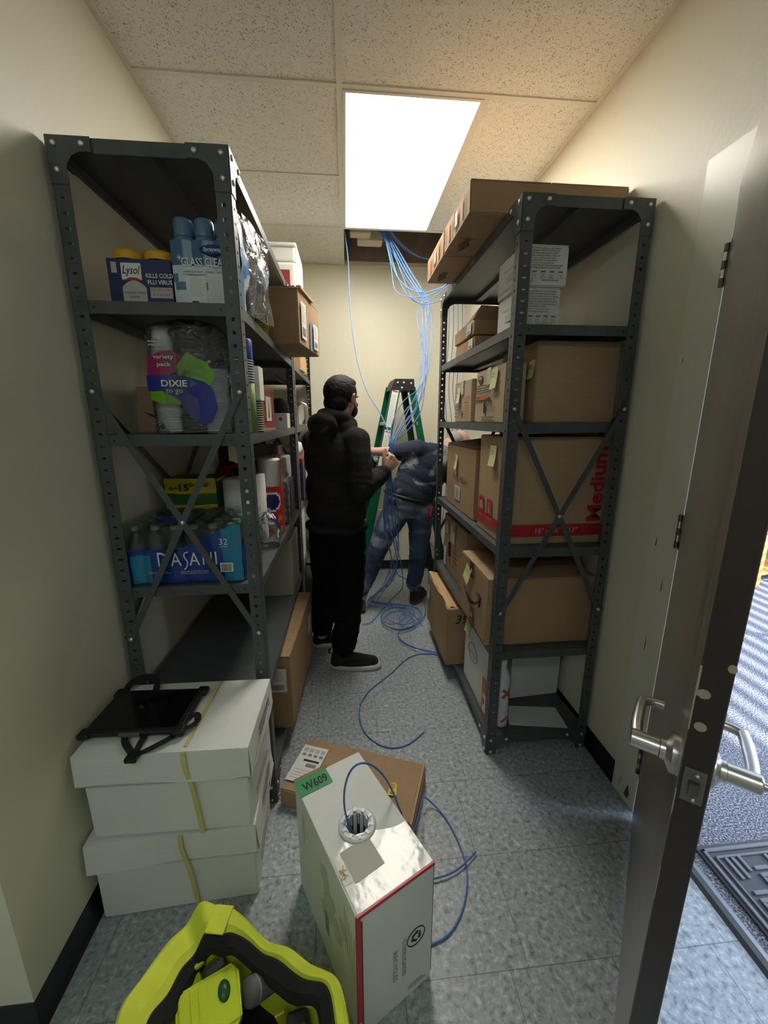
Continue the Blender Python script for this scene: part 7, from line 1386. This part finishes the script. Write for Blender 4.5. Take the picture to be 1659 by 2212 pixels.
# --- man in jeans bending over
p2 = thing('person', 'grey haired man in dusty navy t-shirt and blue jeans bending over beside the ladder', 'person', (0.40, 3.05, 0))
hip = V(0.470, 3.05, 0.88); ch = V(0.635, 3.10, 1.18)
SL2, SR2 = V(0.535, 3.03, 1.295), V(0.800, 3.12, 1.160); EL2, HL2 = V(0.360, 3.12, 1.275), V(0.170, 3.225, 1.275); ER2, HR2 = V(0.870, 3.00, 0.95), V(0.885, 2.93, 0.76)
KL2, AL2, KR2, AR2 = V(0.215, 3.00, 0.49), V(0.095, 3.00, 0.10), V(0.560, 3.03, 0.46), V(0.540, 3.12, 0.10)
hc2 = V(0.885, 3.16, 1.335); hp2, HP2, hq2 = head(hc2, (0.35, 0.35, -0.87), (0.75, 0.1, 0.55))
sk2 = hp2 + [('c', V(0.745, 3.10, 1.25), HP2(0, -0.03, -0.05), 0.062, 0.058), ('c', hip, ch, 0.12, 0.13), ('c', SL2, SR2, 0.055, 0.055), ('ch', [SL2, EL2, HL2], [0.050, 0.043, 0.028]), ('ch', [SR2, ER2, HR2], [0.050, 0.040, 0.027]),
    ('ch', [hip + V(-0.09, 0, 0), KL2, AL2], [0.075, 0.05, 0.036]), ('ch', [hip + V(0.09, 0, 0), KR2, AR2], [0.075, 0.05, 0.036])]
sk2 += hand_prims(HL2, (-0.85, 0.50, -0.05), (-0.45, -0.8, 0.3), (-0.1, 0.2, 0.95), (0.5, 0.7, 0.5), 1.0, (0.5, 0.7, 0.2)); sk2 += hand_prims(HR2, (0.05, -0.2, -1), (0.9, 0.3, 0), (0.2, -0.9, 0.2), (0.4, 0.5, 0.4))
blob('body', sk2, 'skin_pale', 0.0048, p2, 2)
blob('hair', [('e', HP2(0, -0.050, -0.012), (0.078, 0.058, 0.066), hq2), ('e', HP2(0.058, -0.020, 0.0), (0.022, 0.040, 0.036), hq2), ('e', HP2(-0.058, -0.020, 0.0), (0.022, 0.040, 0.036), hq2)], 'hair_grey', 0.005, p2, 2, (0.003, (60, 60, 60), lambda c: 1))
ts = [('e', V(0.505, 3.05, 0.965), (0.178, 0.142, 0.13), (0, 0.45, 0)), ('e', V(0.530, 3.06, 1.01), (0.182, 0.146, 0.15), (0, 0.5, 0)), ('e', V(0.575, 3.075, 1.090), (0.190, 0.150, 0.18), (0, 0.55, 0)), ('e', V(0.625, 3.09, 1.170), (0.200, 0.150, 0.16), (0, 0.6, 0.1)), ('c', SL2, SR2 + V(0.01, 0, 0.02), 0.080, 0.085), ('c', V(0.64, 3.07, 1.26), V(0.76, 3.1, 1.26), 0.09, 0.07),
      ('ch', [SL2, (SL2 + EL2) / 2 + V(0, 0, -0.005), EL2 + V(0.018, -0.01, 0.0)], [0.080, 0.074, 0.060]), ('ch', [SR2, ER2], [0.075, 0.060])]
blob('tshirt', ts, 'tshirt', 0.0065, p2, 5, (0.0022, (5, 5, 9), lambda c: 1))
jn = [('e', hip + V(0.005, 0, -0.02), (0.178, 0.135, 0.115), (0, 0.25, 0)), ('ch', [hip + V(-0.085, -0.005, -0.06), (hip + KL2) / 2 + V(-0.05, 0, -0.02), KL2, (KL2 + AL2) / 2, AL2 + V(0, 0, 0.07)], [0.112, 0.094, 0.072, 0.058, 0.050]),
      ('ch', [hip + V(0.095, 0, -0.06), (hip + KR2) / 2 + V(0.055, 0, 0), KR2, (KR2 + AR2) / 2, AR2 + V(0, 0, 0.07)], [0.115, 0.092, 0.074, 0.065, 0.062])]
blob('jeans', jn, 'jeans', 0.007, p2, 3, (0.005, (9, 9, 12), lambda c: 1))
m = MB(); m.tube([hip + V(0.178 * math.cos(a), 0.139 * math.sin(a), 0.055 - 0.045 * math.cos(a)) for a in [k * PI / 8 for k in range(16)]], 0.014, 'black', 8, None, 3, True); o = m.build('belt', p2); o.location = tuple(-Vector(p2.location))
shoe(p2, (0.105, 2.94, 0.0), R(115), 0.29, 'steel_dark', 'black'); shoe(p2, (0.525, 3.055, 0.0), R(62), 0.29, 'black', 'ink_brown')
t = thing('pliers', 'pliers with red handles sticking out of the jeans back pocket', 'pliers', (0.605, 2.912, 0.80))
m = MB(); m.tube([(0.0, 0.0, 0.0), (0.004, -0.004, 0.045), (-0.004, -0.002, 0.075)], 0.007, 'red', 8); m.build('handle', t); m = MB(); m.tube([(0.02, 0.004, 0.0), (0.026, 0.0, 0.045), (0.034, 0.0, 0.08)], 0.007, 'red', 8); m.build('handle', t)
